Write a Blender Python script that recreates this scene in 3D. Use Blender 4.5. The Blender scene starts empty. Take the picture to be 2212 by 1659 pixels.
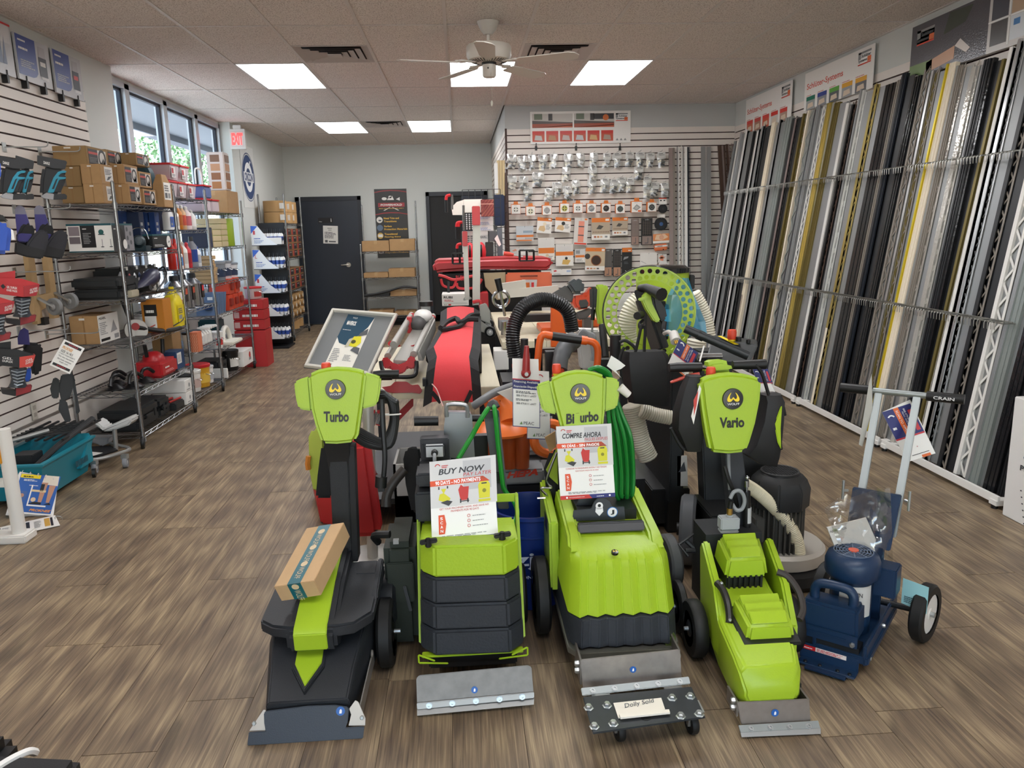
import bpy, bmesh, math, random
from mathutils import Vector as V, Matrix as MX
random.seed(7)
C = bpy.context.scene.collection
SC = bpy.context.scene
PI = math.pi
W, H, FP = 2212, 1659, 1663.09
EYE = V((0, 0, 1.565))
ROOF = 2.997
_cy, _sy, _cp, _sp, _cr, _sr = (math.cos(.0625), math.sin(.0625), math.cos(.1991), -math.sin(.1991), math.cos(.0231), -math.sin(.0231))
FW = V((_sy*_cp, _cy*_cp, _sp)); _r = V((_cy, -_sy, 0)); _u = _r.cross(FW)
CR, CU = _cr*_r + _sr*_u, -_sr*_r + _cr*_u
# ---------------- camera
cd = bpy.data.cameras.new('camera'); cam = bpy.data.objects.new('camera', cd); C.objects.link(cam)
cd.sensor_width = 36; cd.lens = 36*FP/W; cd.clip_start = .05; cd.clip_end = 200
cam.matrix_world = MX(((CR.x, CU.x, -FW.x, EYE.x), (CR.y, CU.y, -FW.y, EYE.y), (CR.z, CU.z, -FW.z, EYE.z), (0, 0, 0, 1)))
SC.camera = cam
# ---------------- sky, sun, exposure
SC.view_settings.view_transform = 'Standard'; SC.view_settings.look = 'None'
SC.view_settings.exposure = 0.85; SC.view_settings.gamma = 1; SC.view_settings.use_curve_mapping = False
wd = bpy.data.worlds.new('sky'); SC.world = wd; wd.use_nodes = True
_nt = wd.node_tree; _bg = _nt.nodes['Background']
_sk = _nt.nodes.new('ShaderNodeTexSky'); _sk.sky_type = 'NISHITA'; _sk.sun_elevation = 1.05; _sk.sun_rotation = 2.9; _sk.sun_disc = False
_nt.links.new(_sk.outputs[0], _bg.inputs[0]); _bg.inputs[1].default_value = .5
sl = bpy.data.lights.new('sun', 'SUN'); so = bpy.data.objects.new('sun', sl); C.objects.link(so); sl.energy = 10.0; sl.angle = .01; so.rotation_euler = V((.12, .5, -.87)).to_track_quat('-Z', 'Y').to_euler()
LAMP = 7.6
# ---------------- surveying helpers: a pixel of the photograph to the point where its ray meets a real plane
def _ray(px, py): return FW + CR*((px - W/2)/FP) + CU*((H/2 - py)/FP)
def at(px, py, ax, val):
    d = _ray(px, py); return EYE + d*((val - EYE[ax])/d[ax])
def Y(px, py, y): return at(px, py, 1, y)
def X(px, py, x): return at(px, py, 0, x)
def Z(px, py, z): return at(px, py, 2, z)
def PL(px, py, p0, n):
    d = _ray(px, py); return EYE + d*((V(p0) - EYE).dot(n)/d.dot(n))
# ---------------- materials
def lin(c): return c/12.92 if c <= .04045 else ((c + .055)/1.055)**2.4
def hexc(h): return tuple(lin(int(h[i:i+2], 16)/255) for i in (0, 2, 4)) + (1,)
_mats = {}
def M(h, rough=.5, metal=0, bump=0, bs=200, emit=0, alpha=1, trans=0, coat=0, var=0, vs=8, spec=None, stretch=None):
    key = (h, rough, metal, bump, bs, emit, alpha, trans, coat, var, vs, spec, stretch)
    if key in _mats: return _mats[key]
    m = bpy.data.materials.new('surface_' + h); m.use_nodes = True; nt = m.node_tree; b = nt.nodes['Principled BSDF']
    b.inputs['Base Color'].default_value = hexc(h); b.inputs['Roughness'].default_value = rough; b.inputs['Metallic'].default_value = metal
    if spec is not None: b.inputs['Specular IOR Level'].default_value = spec
    if emit: b.inputs['Emission Color'].default_value = hexc(h); b.inputs['Emission Strength'].default_value = emit
    if alpha < 1: b.inputs['Alpha'].default_value = alpha
    if trans: b.inputs['Transmission Weight'].default_value = trans; b.inputs['IOR'].default_value = 1.2
    if coat: b.inputs['Coat Weight'].default_value = coat; b.inputs['Coat Roughness'].default_value = .12
    if bump or var:
        tc = nt.nodes.new('ShaderNodeTexCoord'); src = tc.outputs['Object']
        if stretch:
            mp = nt.nodes.new('ShaderNodeMapping'); mp.inputs['Scale'].default_value = stretch; nt.links.new(src, mp.inputs[0]); src = mp.outputs[0]
    if bump:
        n = nt.nodes.new('ShaderNodeTexNoise'); n.inputs['Scale'].default_value = bs; n.inputs['Detail'].default_value = 2; nt.links.new(src, n.inputs['Vector'])
        bp = nt.nodes.new('ShaderNodeBump'); bp.inputs['Strength'].default_value = bump; bp.inputs['Distance'].default_value = .002
        nt.links.new(n.outputs['Fac'], bp.inputs['Height']); nt.links.new(bp.outputs[0], b.inputs['Normal'])
    if var:
        n = nt.nodes.new('ShaderNodeTexNoise'); n.inputs['Scale'].default_value = vs; n.inputs['Detail'].default_value = 4; nt.links.new(src, n.inputs['Vector'])
        mr = nt.nodes.new('ShaderNodeMapRange'); mr.inputs[1].default_value = .3; mr.inputs[2].default_value = .7; mr.inputs[3].default_value = 1 - var; mr.inputs[4].default_value = 1 + var*.5
        hs = nt.nodes.new('ShaderNodeHueSaturation'); hs.inputs['Color'].default_value = hexc(h)
        nt.links.new(n.outputs['Fac'], mr.inputs[0]); nt.links.new(mr.outputs[0], hs.inputs['Value']); nt.links.new(hs.outputs[0], b.inputs['Base Color'])
    _mats[key] = m; return m
# ---------------- mesh building
FR = {}
_nm = {}
def _link(o): C.objects.link(o); return o
def tag(o, label=None, cat=None, group=None, kind=None):
    if label: o['label'] = label
    if cat: o['category'] = cat
    if group: o['group'] = group
    if kind: o['kind'] = kind
    return o
def thing(name, label, cat, loc=(0, 0, 0), rotz=0, group=None):
    o = _link(bpy.data.objects.new(name, None)); o.empty_display_size = .05
    o.location = loc; o.rotation_euler = (0, 0, rotz); FR[o.name] = MX.Translation(V(loc)) @ MX.Rotation(rotz, 4, 'Z')
    return tag(o, label, cat, group)
def struct(name, loc=(0, 0, 0)):
    o = thing(name, None, None, loc); o['kind'] = 'structure'; return o
class MB:
    def __init__(s, m=None): s.v = []; s.f = []; s.fm = []; s.fs = []; s.ms = []; s.T = None; s.k = 0; s.sm = False; (m and s.mat(m))
    def mat(s, m):
        if m not in s.ms: s.ms.append(m)
        s.k = s.ms.index(m); return s
    def vs(s, pts):
        i = len(s.v)
        for p in pts: s.v.append((s.T @ V(p)) if s.T else V(p))
        return list(range(i, i + len(pts)))
    def face(s, idx, sm=None): s.f.append(idx); s.fm.append(s.k); s.fs.append(s.sm if sm is None else sm)
    def poly(s, pts): s.face(s.vs(pts), False); return s
    def hexa(s, a, b):
        i = s.vs(list(a) + list(b)); n = len(a)
        s.face(i[:n][::-1], False); s.face(i[n:], False)
        for j in range(n): s.face([i[j], i[(j+1) % n], i[n+(j+1) % n], i[n+j]], False)
        return s
    def box(s, c, d, R=None, tx=1, ty=1):
        x, y, z = d[0]/2, d[1]/2, d[2]/2
        lo = [V(p) for p in ((-x, -y, -z), (x, -y, -z), (x, y, -z), (-x, y, -z))]
        hi = [V(p) for p in ((-x*tx, -y*ty, z), (x*tx, -y*ty, z), (x*tx, y*ty, z), (-x*tx, y*ty, z))]
        if R: lo = [R @ p for p in lo]; hi = [R @ p for p in hi]
        c = V(c); return s.hexa([c+p for p in lo], [c+p for p in hi])
    def bx(s, a, b): # by two corners
        a, b = V(a), V(b); return s.box((a+b)/2, [abs(q) for q in (b-a)])
    def prism(s, pts, d): d = V(d); return s.hexa([V(p) for p in pts], [V(p)+d for p in pts])
    def loft(s, rings, cap=True, sm=True, closed=True, loop=False):
        ids = [s.vs(r) for r in rings]; n = len(rings[0]); L = len(ids)
        for a in range(L if loop else L-1):
            p, q = ids[a], ids[(a+1) % L]
            for j in range(n if closed else n-1): s.face([p[j], p[(j+1) % n], q[(j+1) % n], q[j]], sm)
        if cap and not loop: s.face(ids[0][::-1], False); s.face(ids[-1], False)
        return s
    def tube(s, path, r, n=8, cap=True, loop=False, sm=True):
        P = [V(p) for p in path]; L = len(P); rs = r if isinstance(r, (list, tuple)) else [r]*L
        rings = []; up = None
        for i in range(L):
            if loop: t = P[(i+1) % L] - P[i-1]
            else: t = P[min(i+1, L-1)] - P[max(i-1, 0)]
            t.normalize()
            if up is None: up = V((0, 0, 1)) if abs(t.z) < .9 else V((0, 1, 0))
            a = up - t*up.dot(t)
            if a.length < 1e-6: a = t.orthogonal()
            a.normalize(); up = a; b = t.cross(a)
            rings.append([P[i] + (a*math.cos(2*PI*k/n) + b*math.sin(2*PI*k/n))*rs[i] for k in range(n)])
        return s.loft(rings, cap, sm, True, loop)
    def bar(s, p, q, w, h=None, up=(0, 0, 1)): # rectangular bar
        p, q = V(p), V(q); t = (q-p).normalized(); u = V(up); u = u - t*u.dot(t)
        if u.length < 1e-5: u = t.orthogonal()
        u.normalize(); b = t.cross(u); h = h or w
        o = [b*(-w/2)+u*(-h/2), b*(w/2)+u*(-h/2), b*(w/2)+u*(h/2), b*(-w/2)+u*(h/2)]
        return s.hexa([p+k for k in o], [q+k for k in o])
    def lathe(s, prof, o, ax=(0, 0, 1), n=20, sm=True, cap=True):
        o = V(o); a = V(ax).normalized(); e = a.orthogonal().normalized(); g = a.cross(e)
        return s.loft([[o + a*z + (e*math.cos(2*PI*k/n) + g*math.sin(2*PI*k/n))*r for k in range(n)] for r, z in prof], cap, sm)
    def cyl(s, p, q, r, n=16, r2=None):
        p, q = V(p), V(q); return s.lathe([(r, 0), (r if r2 is None else r2, (q-p).length)], p, q-p, n)
    def ball(s, c, r, n=12, sc=(1, 1, 1)):
        c = V(c); k = n//2
        return s.loft([[c + V((math.cos(2*PI*j/n)*math.sin(PI*i/k)*r*sc[0], math.sin(2*PI*j/n)*math.sin(PI*i/k)*r*sc[1], -math.cos(PI*i/k)*r*sc[2])) for j in range(n)] for i in [.15]+list(range(1, k))+[k-.15]], True, True)
    def torus(s, c, ax, R, r, n=32, k=8):
        c = V(c); a = V(ax).normalized(); e = a.orthogonal().normalized(); g = a.cross(e)
        return s.tube([c + (e*math.cos(2*PI*i/n) + g*math.sin(2*PI*i/n))*R for i in range(n)], r, k, loop=True)
    def hose(s, path, r, d, pitch, n=10): # ribbed hose
        P = curve(path, 24); L = sum((P[i+1]-P[i]).length for i in range(len(P)-1)); k = max(4, int(L/pitch)*2)
        Q = resample(P, k); return s.tube(Q, [r + (d if i % 2 else 0) for i in range(len(Q))], n)
    def mesh(s, inv=None, bevel=0, seg=2, ang=35):
        me = bpy.data.meshes.new('m'); vs = [inv @ p for p in s.v] if inv else s.v
        me.from_pydata([tuple(p) for p in vs], [], s.f)
        for m in s.ms: me.materials.append(m)
        me.polygons.foreach_set('material_index', s.fm); me.polygons.foreach_set('use_smooth', s.fs)
        bm = bmesh.new(); bm.from_mesh(me); bmesh.ops.recalc_face_normals(bm, faces=bm.faces) if not getattr(s, 'flat', 0) else None
        if bevel:
            ed = [e for e in bm.edges if len(e.link_faces) == 2 and e.calc_face_angle(0) > math.radians(ang)]
            bmesh.ops.bevel(bm, geom=ed, offset=bevel, segments=seg, affect='EDGES', clamp_overlap=True)
            for f in bm.faces: f.smooth = True
        bm.to_mesh(me); bm.free()
        if bevel or any(s.fs): me.set_sharp_from_angle(angle=math.radians(40))
        return me
    def build(s, name, par=None, bevel=0, seg=2, label=None, cat=None, group=None, kind=None, ang=35):
        if par is None:
            c = [sum(p[i] for p in s.v)/len(s.v) for i in (0, 1)]; loc = V((c[0], c[1], min(p.z for p in s.v)))
            F = MX.Translation(loc)
        else: F = FR[par.name]
        me = s.mesh(F.inverted(), bevel, seg, ang); me.name = name
        o = _link(bpy.data.objects.new(name, me)); FR[o.name] = F
        if par is None: o.location = F.translation
        else: o.parent = par
        return tag(o, label, cat, group, kind)
def curve(P, n=8): # Catmull-Rom through the points
    P = [V(p) for p in P]
    if len(P) < 3: return P
    out = []
    for i in range(len(P)-1):
        a, b, c, d = P[max(i-1, 0)], P[i], P[i+1], P[min(i+2, len(P)-1)]
        for k in range(n):
            t = k/n; out.append(.5*((2*b) + (c-a)*t + (2*a-5*b+4*c-d)*t*t + (3*b-a-3*c+d)*t**3))
    return out + [P[-1]]
def resample(P, n):
    L = [0]
    for i in range(len(P)-1): L.append(L[-1] + (P[i+1]-P[i]).length)
    out = []; j = 0
    for k in range(n+1):
        t = L[-1]*k/n
        while j < len(P)-2 and L[j+1] < t: j += 1
        d = L[j+1]-L[j]; out.append(P[j].lerp(P[j+1], (t-L[j])/d if d else 0))
    return out
def dup(root, loc=None, rotz=None, label=None, group=None, par=None):
    def cp(o, p):
        c = o.copy(); C.objects.link(c)
        if p: c.parent = p
        for ch in kids.get(o, []): cp(ch, c)
        return c
    kids = {}
    for ch in root.children_recursive: kids.setdefault(ch.parent, []).append(ch)
    r = cp(root, par)
    if loc is not None: r.location = loc
    if rotz is not None: r.rotation_euler = (0, 0, rotz)
    if label: r['label'] = label
    if group: r['group'] = group
    FR[r.name] = MX.Translation(V(r.location)) @ MX.Rotation(r.rotation_euler.z, 4, 'Z')
    return r
def piece(name, me, par, loc, rotz=0): # one of many alike pieces sharing a mesh (par unrotated)
    o = _link(bpy.data.objects.new(name, me)); o.parent = par; o.location = V(loc) - FR[par.name].translation; o.rotation_euler = (0, 0, rotz); return o
_txt = {}
def textmesh(t, bold=0, shear=0, cond=1):
    k = (t, bold, shear, cond)
    if k not in _txt:
        c = bpy.data.curves.new('t', 'FONT'); c.body = t; c.align_x = 'LEFT'; c.resolution_u = 3; c.offset = bold; c.shear = shear
        o = bpy.data.objects.new('t', c); me = o.to_mesh()
        vs = [(v.co.x*cond, v.co.y) for v in me.vertices]; fs = [list(p.vertices) for p in me.polygons]
        o.to_mesh_clear(); bpy.data.objects.remove(o); _txt[k] = (vs, fs)
    return _txt[k]
class Panel: # flat print on a real surface: origin, width vector, height vector
    def __init__(s, O, A, B, n=None):
        s.O, s.A, s.B = V(O), V(A), V(B); s.n = s.A.cross(s.B).normalized(); s.mb = MB(); s.mb.flat = 1
    def pt(s, u, v, l=1): return s.O + s.A*u + s.B*v + s.n*(.0006*l)
    def poly(s, uv, m, l=1): s.mb.mat(m); s.mb.poly([s.pt(u, v, l) for u, v in uv]); return s
    def rect(s, u0, v0, u1, v1, m, l=1): return s.poly([(u0, v0), (u1, v0), (u1, v1), (u0, v1)], m, l)
    def circ(s, u, v, r, m, l=1, ry=None, n=20, a0=0, a1=2*PI):
        ry = ry if ry is not None else r*s.A.length/s.B.length
        return s.poly([(u + r*math.cos(a0+(a1-a0)*k/n), v + ry*math.sin(a0+(a1-a0)*k/n)) for k in range(n)], m, l)
    def ring(s, u, v, r, w, m, l=1, n=24, a0=0, a1=2*PI):
        k = s.A.length/s.B.length
        for i in range(n):
            a, b = a0+(a1-a0)*i/n, a0+(a1-a0)*(i+1)/n
            s.poly([(u+q*math.cos(t), v+q*k*math.sin(t)) for q, t in ((r, a), (r+w, a), (r+w, b), (r, b))], m, l)
        return s
    def text(s, t, u0, v0, u1, v1, m, l=2, bold=.0, shear=0, rot=0):
        vs, fs = textmesh(t, bold, shear)
        if not vs: return s
        x0, x1 = min(p[0] for p in vs), max(p[0] for p in vs); y0, y1 = min(p[1] for p in vs), max(p[1] for p in vs)
        s.mb.mat(m); q = []
        for x, y in vs:
            a, b = (x-x0)/(x1-x0), (y-y0)/((y1-y0) or 1)
            if rot == 1: a, b = 1-b, a
            elif rot == -1: a, b = b, 1-a
            q.append(s.pt(u0+(u1-u0)*a, v0+(v1-v0)*b, l))
        i = s.mb.vs(q)
        for f in fs: s.mb.face([i[k] for k in f], False)
        return s
    def lines(s, u0, v0, u1, v1, n, m, l=2, ragged=True, h=.55, rnd=None): # unreadable small print
        rn = rnd or random.Random(int(u0*1000+v0*77+n)); d = (v1-v0)/n
        for k in range(n):
            e = u1 - (u1-u0)*(rn.random()*.4 if ragged else 0); x = u0
            while x < e:
                w = min((u1-u0)*rn.uniform(.06, .2), e-x); s.rect(x, v0+k*d, x+w, v0+k*d+d*h, m, l); x += w + (u1-u0)*.025
        return s
    def done(s, par, name='print'): return s.mb.build(name, par)
def panel4(tl, tr, bl): return Panel(bl, V(tr)-V(tl), V(tl)-V(bl))
# ================= materials used widely
def tilemat():
    m=M('DDD4CC',.9,bump=.35,bs=260); nt=m.node_tree; b=nt.nodes['Principled BSDF']
    tc=nt.nodes.new('ShaderNodeTexCoord'); n=nt.nodes.new('ShaderNodeTexNoise'); n.inputs['Scale'].default_value=110; n.inputs['Detail'].default_value=3
    nt.links.new(tc.outputs['Object'],n.inputs['Vector']); r=nt.nodes.new('ShaderNodeValToRGB'); nt.links.new(n.outputs['Fac'],r.inputs[0])
    r.color_ramp.elements[0].position=.33; r.color_ramp.elements[0].color=hexc('A89A90'); r.color_ramp.elements[1].position=.5; r.color_ramp.elements[1].color=hexc('E4DBD3')
    nt.links.new(r.outputs[0],b.inputs['Base Color']); return m
def woodmat():
    m=bpy.data.materials.new('oak_plank'); m.use_nodes=True; nt=m.node_tree; b=nt.nodes['Principled BSDF']; N=nt.nodes.new; K=nt.links.new
    tc=N('ShaderNodeTexCoord'); oi=N('ShaderNodeObjectInfo'); ad=N('ShaderNodeVectorMath'); ad.operation='MULTIPLY_ADD'
    cb=N('ShaderNodeCombineXYZ');
    for i,k in enumerate((37.,91.,13.)):
        mu=N('ShaderNodeMath'); mu.operation='MULTIPLY'; mu.inputs[1].default_value=k; K(oi.outputs['Random'],mu.inputs[0]); K(mu.outputs[0],cb.inputs[i])
    ad.operation='ADD'; K(tc.outputs['Object'],ad.inputs[0]); K(cb.outputs[0],ad.inputs[1])
    def noise(sc,det,st,dist=0):
        mp=N('ShaderNodeMapping'); mp.inputs['Scale'].default_value=st; K(ad.outputs[0],mp.inputs[0])
        n=N('ShaderNodeTexNoise'); n.inputs['Scale'].default_value=sc; n.inputs['Detail'].default_value=det; n.inputs['Distortion'].default_value=dist; K(mp.outputs[0],n.inputs['Vector']); return n.outputs['Fac']
    big=noise(3.0,4,(6.5,.42,1),.5); grain=noise(110,6,(1,.03,1),.35)
    r=N('ShaderNodeValToRGB'); e=r.color_ramp.elements
    e[0].position=.36; e[0].color=hexc('54463B'); e[1].position=.86; e[1].color=hexc('AA9576')
    q=r.color_ramp.elements.new(.6); q.color=hexc('7C6A55')
    mx=N('ShaderNodeMath'); mx.operation='MULTIPLY_ADD'; mx.inputs[1].default_value=.62; K(grain,mx.inputs[0])
    m2=N('ShaderNodeMath'); m2.operation='MULTIPLY'; m2.inputs[1].default_value=.5; K(big,m2.inputs[0]); K(m2.outputs[0],mx.inputs[2])
    wv=N('ShaderNodeTexWave'); wv.wave_type='RINGS'; wv.inputs['Scale'].default_value=5; wv.inputs['Distortion'].default_value=5; wv.inputs['Detail'].default_value=2; wv.inputs['Detail Scale'].default_value=1.5
    mp=N('ShaderNodeMapping'); mp.inputs['Scale'].default_value=(2.6,.22,1); K(ad.outputs[0],mp.inputs[0]); K(mp.outputs[0],wv.inputs['Vector'])
    m3=N('ShaderNodeMath'); m3.operation='MULTIPLY_ADD'; m3.inputs[1].default_value=.13; K(wv.outputs['Fac'],m3.inputs[0]); K(mx.outputs[0],m3.inputs[2])
    m4=N('ShaderNodeMath'); m4.operation='MULTIPLY_ADD'; m4.inputs[1].default_value=.07; m4.inputs[2].default_value=-.05; K(oi.outputs['Random'],m4.inputs[0])
    m5=N('ShaderNodeMath'); K(m3.outputs[0],m5.inputs[0]); K(m4.outputs[0],m5.inputs[1]); K(m5.outputs[0],r.inputs[0])
    fine=noise(300,3,(1,.02,1)); kn=noise(2.1,2,(2.6,.8,1),.8); hs=N('ShaderNodeHueSaturation'); f1=N('ShaderNodeMapRange'); f1.inputs[1].default_value=.35; f1.inputs[2].default_value=.65; f1.inputs[3].default_value=.82; f1.inputs[4].default_value=1.16; K(fine,f1.inputs[0])
    k1_=N('ShaderNodeMapRange'); k1_.inputs[1].default_value=.66; k1_.inputs[2].default_value=.74; k1_.inputs[3].default_value=1; k1_.inputs[4].default_value=.55; K(kn,k1_.inputs[0]); fm_=N('ShaderNodeMath'); fm_.operation='MULTIPLY'; K(f1.outputs[0],fm_.inputs[0]); K(k1_.outputs[0],fm_.inputs[1]); K(fm_.outputs[0],hs.inputs['Value']); K(r.outputs[0],hs.inputs['Color']); K(hs.outputs[0],b.inputs['Base Color'])
    b.inputs['Roughness'].default_value=.42
    bp=N('ShaderNodeBump'); bp.inputs['Strength'].default_value=.25; bp.inputs['Distance'].default_value=.001; K(grain,bp.inputs['Height']); K(bp.outputs[0],b.inputs['Normal'])
    return m
wall_m=M('CDD0CC',.7,bump=.1,bs=90); slat_m=M('E6DED6',.45); groove_m=M('3A2522',.7); black=M('0F1011',.45); blackr=M('141415',.75); white=M('E8E8E4',.5)
chrome=M('B9BBBD',.22,1); steel=M('A6A7A9',.35,.9); darksteel=M('5A5C60',.4,.8); navy=M('232B38',.45); card=M('A8845A',.8,var=.06,vs=20); card2=M('93764E',.8)
lime=M('A1BF30',.38); limef=M('A5C232',.35); red=M('C8232A',.4); orange=M('E8641E',.4); cream=M('E7DFCB',.5); grey=M('8C8D8F',.5); lgrey=M('C3C4C4',.5); dgrey=M('3A3D42',.5,bump=.25,bs=150); rubber=M('101010',.6)
aluminium=M('A9AAAB',.4,.8); teal=M('0E6D78',.5); blue=M('1D3F8F',.45); yellow=M('E9CF1E',.45)
# ================= the room
XL,XR,YB,YM,XM,YF=-2.92,3.4,13.655,9.62,.59,-3.5
fl=struct('floor',(0,0,0))
MB(M('1E1713',.8)).bx((XL-.3,YF-.2,-.06),(XR+.2,YB+.2,-.0045)).build('underlay',fl)
wood=woodmat()
me=MB(wood).bx((-.1135,-.6085,-.0045),(.1135,.6085,0)).mesh(); me.name='plank'
rn=random.Random(3); far=MB(wood); cnt=0
for c in range(29):
    x=-3.05+c*.2286+.1143; off=rn.random()*1.22
    for r in range(-3,12):
        y=off+r*1.22
        if y>YB or y<-3:continue
        lim=abs(x-.06*y)<.78*(y+.6)
        if lim and 1.2<y<12.2 and cnt<296 and not(x>.6 and y>YM+.5):piece('plank',me,fl,(x,y,rn.uniform(-.0004,0))); cnt+=1
        else:far.bx((x-.1138,y-.609,-.0045),(x+.1138,min(y+.609,YB),0))
far.build('distant_planks',fl)['kind']='stuff'
# ceiling: 2 by 4 foot tiles in a tee grid (first column line x=-2.488, first row line y=5.894)
ce=struct('ceiling',(0,0,ROOF))
MB(M('8d8782',.9)).bx((XL-.4,YF-.2,ROOF+.03),(XR+.2,YB+.2,ROOF+.08)).build('deck',ce)
tile_m=tilemat(); T2,T4=.6096,1.2192
tme=MB(tile_m).bx((-.295,-.6,.002),(.295,.6,.016)).mesh(bevel=.003,seg=1); tme.name='tile'
hme=MB(tile_m).bx((-.295,-.295,.002),(.295,.295,.016)).mesh(bevel=.003,seg=1); hme.name='tile'
lights=[(2,1),(4,1)if 0 else(5-1,1),(7,1),(2,4),(4-1,4),(2,-2),(7,-2),(4,-2),(4,-4),(7,-4),(2,-4)]
lights=[(1,1),(4,1),(6,1),(1,4),(3,4),(1,-2),(4,-2),(6,-2),(1,-5),(4,-5),(6,-5)]
vents=[(2,0),(6-1,0),(2,4)]
tee=MB(M('D5CEC8',.5))
for i in range(-1,11):
    x=-2.488+T2*i
    if x<XR:tee.bx((x-.012,YF,ROOF-.002),(x+.012,YB,ROOF+.002))
for j in range(-8,8):
    y=5.894+T4*j
    if YF<y<YB:tee.bx((XL-.3,y-.008,ROOF-.0016),(XR,y+.008,ROOF+.0016))
tee.bx((XL,YB-.03,ROOF-.003),(XM,YB,ROOF+.01)).bx((XM,YM-.03,ROOF-.003),(XR,YM,ROOF+.01)).bx((XR-.025,YF,ROOF-.003),(XR,YM,ROOF+.01)).bx((XL,YF,ROOF-.003),(XL+.025,6.88,ROOF+.01))
tee.build('tee_grid',ce)
wtee=MB(M('D5CEC8',.5))
for i in range(-1,10):
    for j in range(-8,7):
        x,y=-2.488+T2*(i+.5),5.894+T4*(j+.5)
        if y+.6<YF or(x>XM and y-.5>YM):continue
        if(i,j)in lights:continue
        if(i,j)in vents:
            k=1 if j==0 else-1
            piece('tile',hme,ce,(x,y-k*.305,ROOF)); wtee.bx((x-.3,y-.008,ROOF-.0016),(x+.3,y+.008,ROOF+.0016)); continue
        piece('tile',tme,ce,(x,y,ROOF))
wtee.build('cross_tee',ce)
DIFF=M('FAFAFC',.5,emit=LAMP)
names={(1,1):'left ceiling light panel before the front vent',(4,1):'ceiling light panel behind the white fan',(6,1):'right ceiling light panel near the red-lettered signs',(1,4):'rear ceiling light panel left of the rear vent',(3,4):'rear ceiling light panel right of the rear vent'}
for(i,j)in lights:
    x,y=-2.488+T2*(i+.5),5.894+T4*(j+.5)
    t=thing('ceiling_light',names.get((i,j),'ceiling light panel behind the viewer'),'ceiling light',(x,y,ROOF-.004),0,'flat ceiling light panels')
    f=MB(M('D8D6D2',.4))
    f.bx((x-.3,y-.6,ROOF-.003),(x-.284,y+.6,ROOF+.02)).bx((x+.284,y-.6,ROOF-.003),(x+.3,y+.6,ROOF+.02)).bx((x-.3,y-.6,ROOF-.003),(x+.3,y-.584,ROOF+.02)).bx((x-.3,y+.584,ROOF-.003),(x+.3,y+.6,ROOF+.02)); f.build('frame',t)
    MB(DIFF).bx((x-.284,y-.584,ROOF+.001),(x+.284,y+.584,ROOF+.012)).build('diffuser',t)
for n_,(i,j)in enumerate(vents):
    x=-2.488+T2*(i+.5); y=5.894+T4*(j+.5)+(.305 if j==0 else-.305)
    t=thing('ceiling_vent',('grey ceiling vent beside the left light panel','grey ceiling vent beside the right light panel','small ceiling vent between the two rear light panels')[n_],'vent',(x,y,ROOF-.03),0,'square louvred ceiling vents')
    vm=M('BDB5B0',.45)
    MB(M('2A2628',.8)).bx((x-.26,y-.26,ROOF+.012),(x+.26,y+.26,ROOF+.016)).build('duct',t)
    def frus(mb,a,za,b,zb):
        A=[(x+a*p,y+a*q,za)for p,q in((-1,-1),(1,-1),(1,1),(-1,1))]; B=[(x+b*p,y+b*q,zb)for p,q in((-1,-1),(1,-1),(1,1),(-1,1))]
        mb.loft([A,B],cap=False,sm=False); mb.loft([[V(p)+V((0,0,.003))for p in A],[V(p)+V((0,0,.003))for p in B]],cap=False,sm=False)
    f=MB(vm); frus(f,.302,ROOF-.002,.235,ROOF+.01); f.build('frame',t)
    for a in(.228,.168,.108):l=MB(vm); frus(l,a,ROOF-.006,a-.05,ROOF+.004); l.build('louvre',t)
    MB(vm).bx((x-.055,y-.055,ROOF-.012),(x+.055,y+.055,ROOF-.006)).build('centre_plate',t)
# walls
w=struct('wall_left',(XL,0,0))
MB(wall_m).bx((XL-.16,YF,0),(XL-.012,6.884,ROOF+.05)).bx((XL-.012,6.63,0),(XL,6.884,ROOF+.05)).bx((XL-.012,YF,2.70),(XL,6.63,ROOF+.05)).build('plaster',w)
MB(groove_m).bx((XL-.0118,YF,.36),(XL-.010,6.63,2.7)).build('groove_backing',w)
MB(slat_m).bx((XL-.0118,YF,0),(XL,6.63,.36)).build('lower_panel',w)
PITCH=.0766; SLZ=2.699
sme=MB(slat_m).bx((-.012,YF,-.0640),(0,6.63,0)).mesh(); sme.name='slat'
for k in range(31):piece('slat',sme,w,(XL,0,SLZ-k*PITCH))
w=struct('wall_left_rear',(XL,10.6,0))
MB(wall_m).bx((XL-.2,10.66,0),(XL,YB,ROOF+.05)).build('plaster',w)
w=struct('wall_window',(-3.08,9,0))
MB(wall_m).bx((-3.2,6.8,0),(-3.06,10.7,.9)).bx((-3.2,6.8,2.965),(-3.06,10.7,ROOF+.05)).build('plaster',w)
w=struct('wall_back',(0,YB,0)); MB(wall_m).bx((XL-.2,YB,0),(XM+.2,YB+.12,ROOF+.05)).build('plaster',w)
w=struct('wall_right',(XR,0,0)); MB(wall_m).bx((XR+.012,YF,0),(XR+.15,YM+.1,ROOF+.05)).bx((XR,YF,2.72),(XR+.012,YM,ROOF+.05)).build('plaster',w)
MB(groove_m).bx((XR+.010,YF,0),(XR+.0118,YM,2.72)).build('groove_backing',w)
sme=MB(slat_m).bx((0,YF,-.0640),(.012,YM,0)).mesh(); sme.name='slat'
for k in range(35):piece('slat',sme,w,(XR,0,2.72-k*PITCH))
w=struct('wall_centre',(2,YM,0)); MB(M('BFC1BF',.7)).bx((XM+.012,YM+.012,0),(XR+.1,YM+.12,ROOF+.05)).bx((XM,YM,2.73),(XR,YM+.012,ROOF+.05)).build('plaster',w)
MB(groove_m).bx((XM+.012,YM+.010,0),(XR,YM+.0118,2.73)).build('groove_backing',w)
sme=MB(slat_m).bx((XM,0,-.0640),(XR,.012,0)).mesh(); sme.name='slat'
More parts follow.
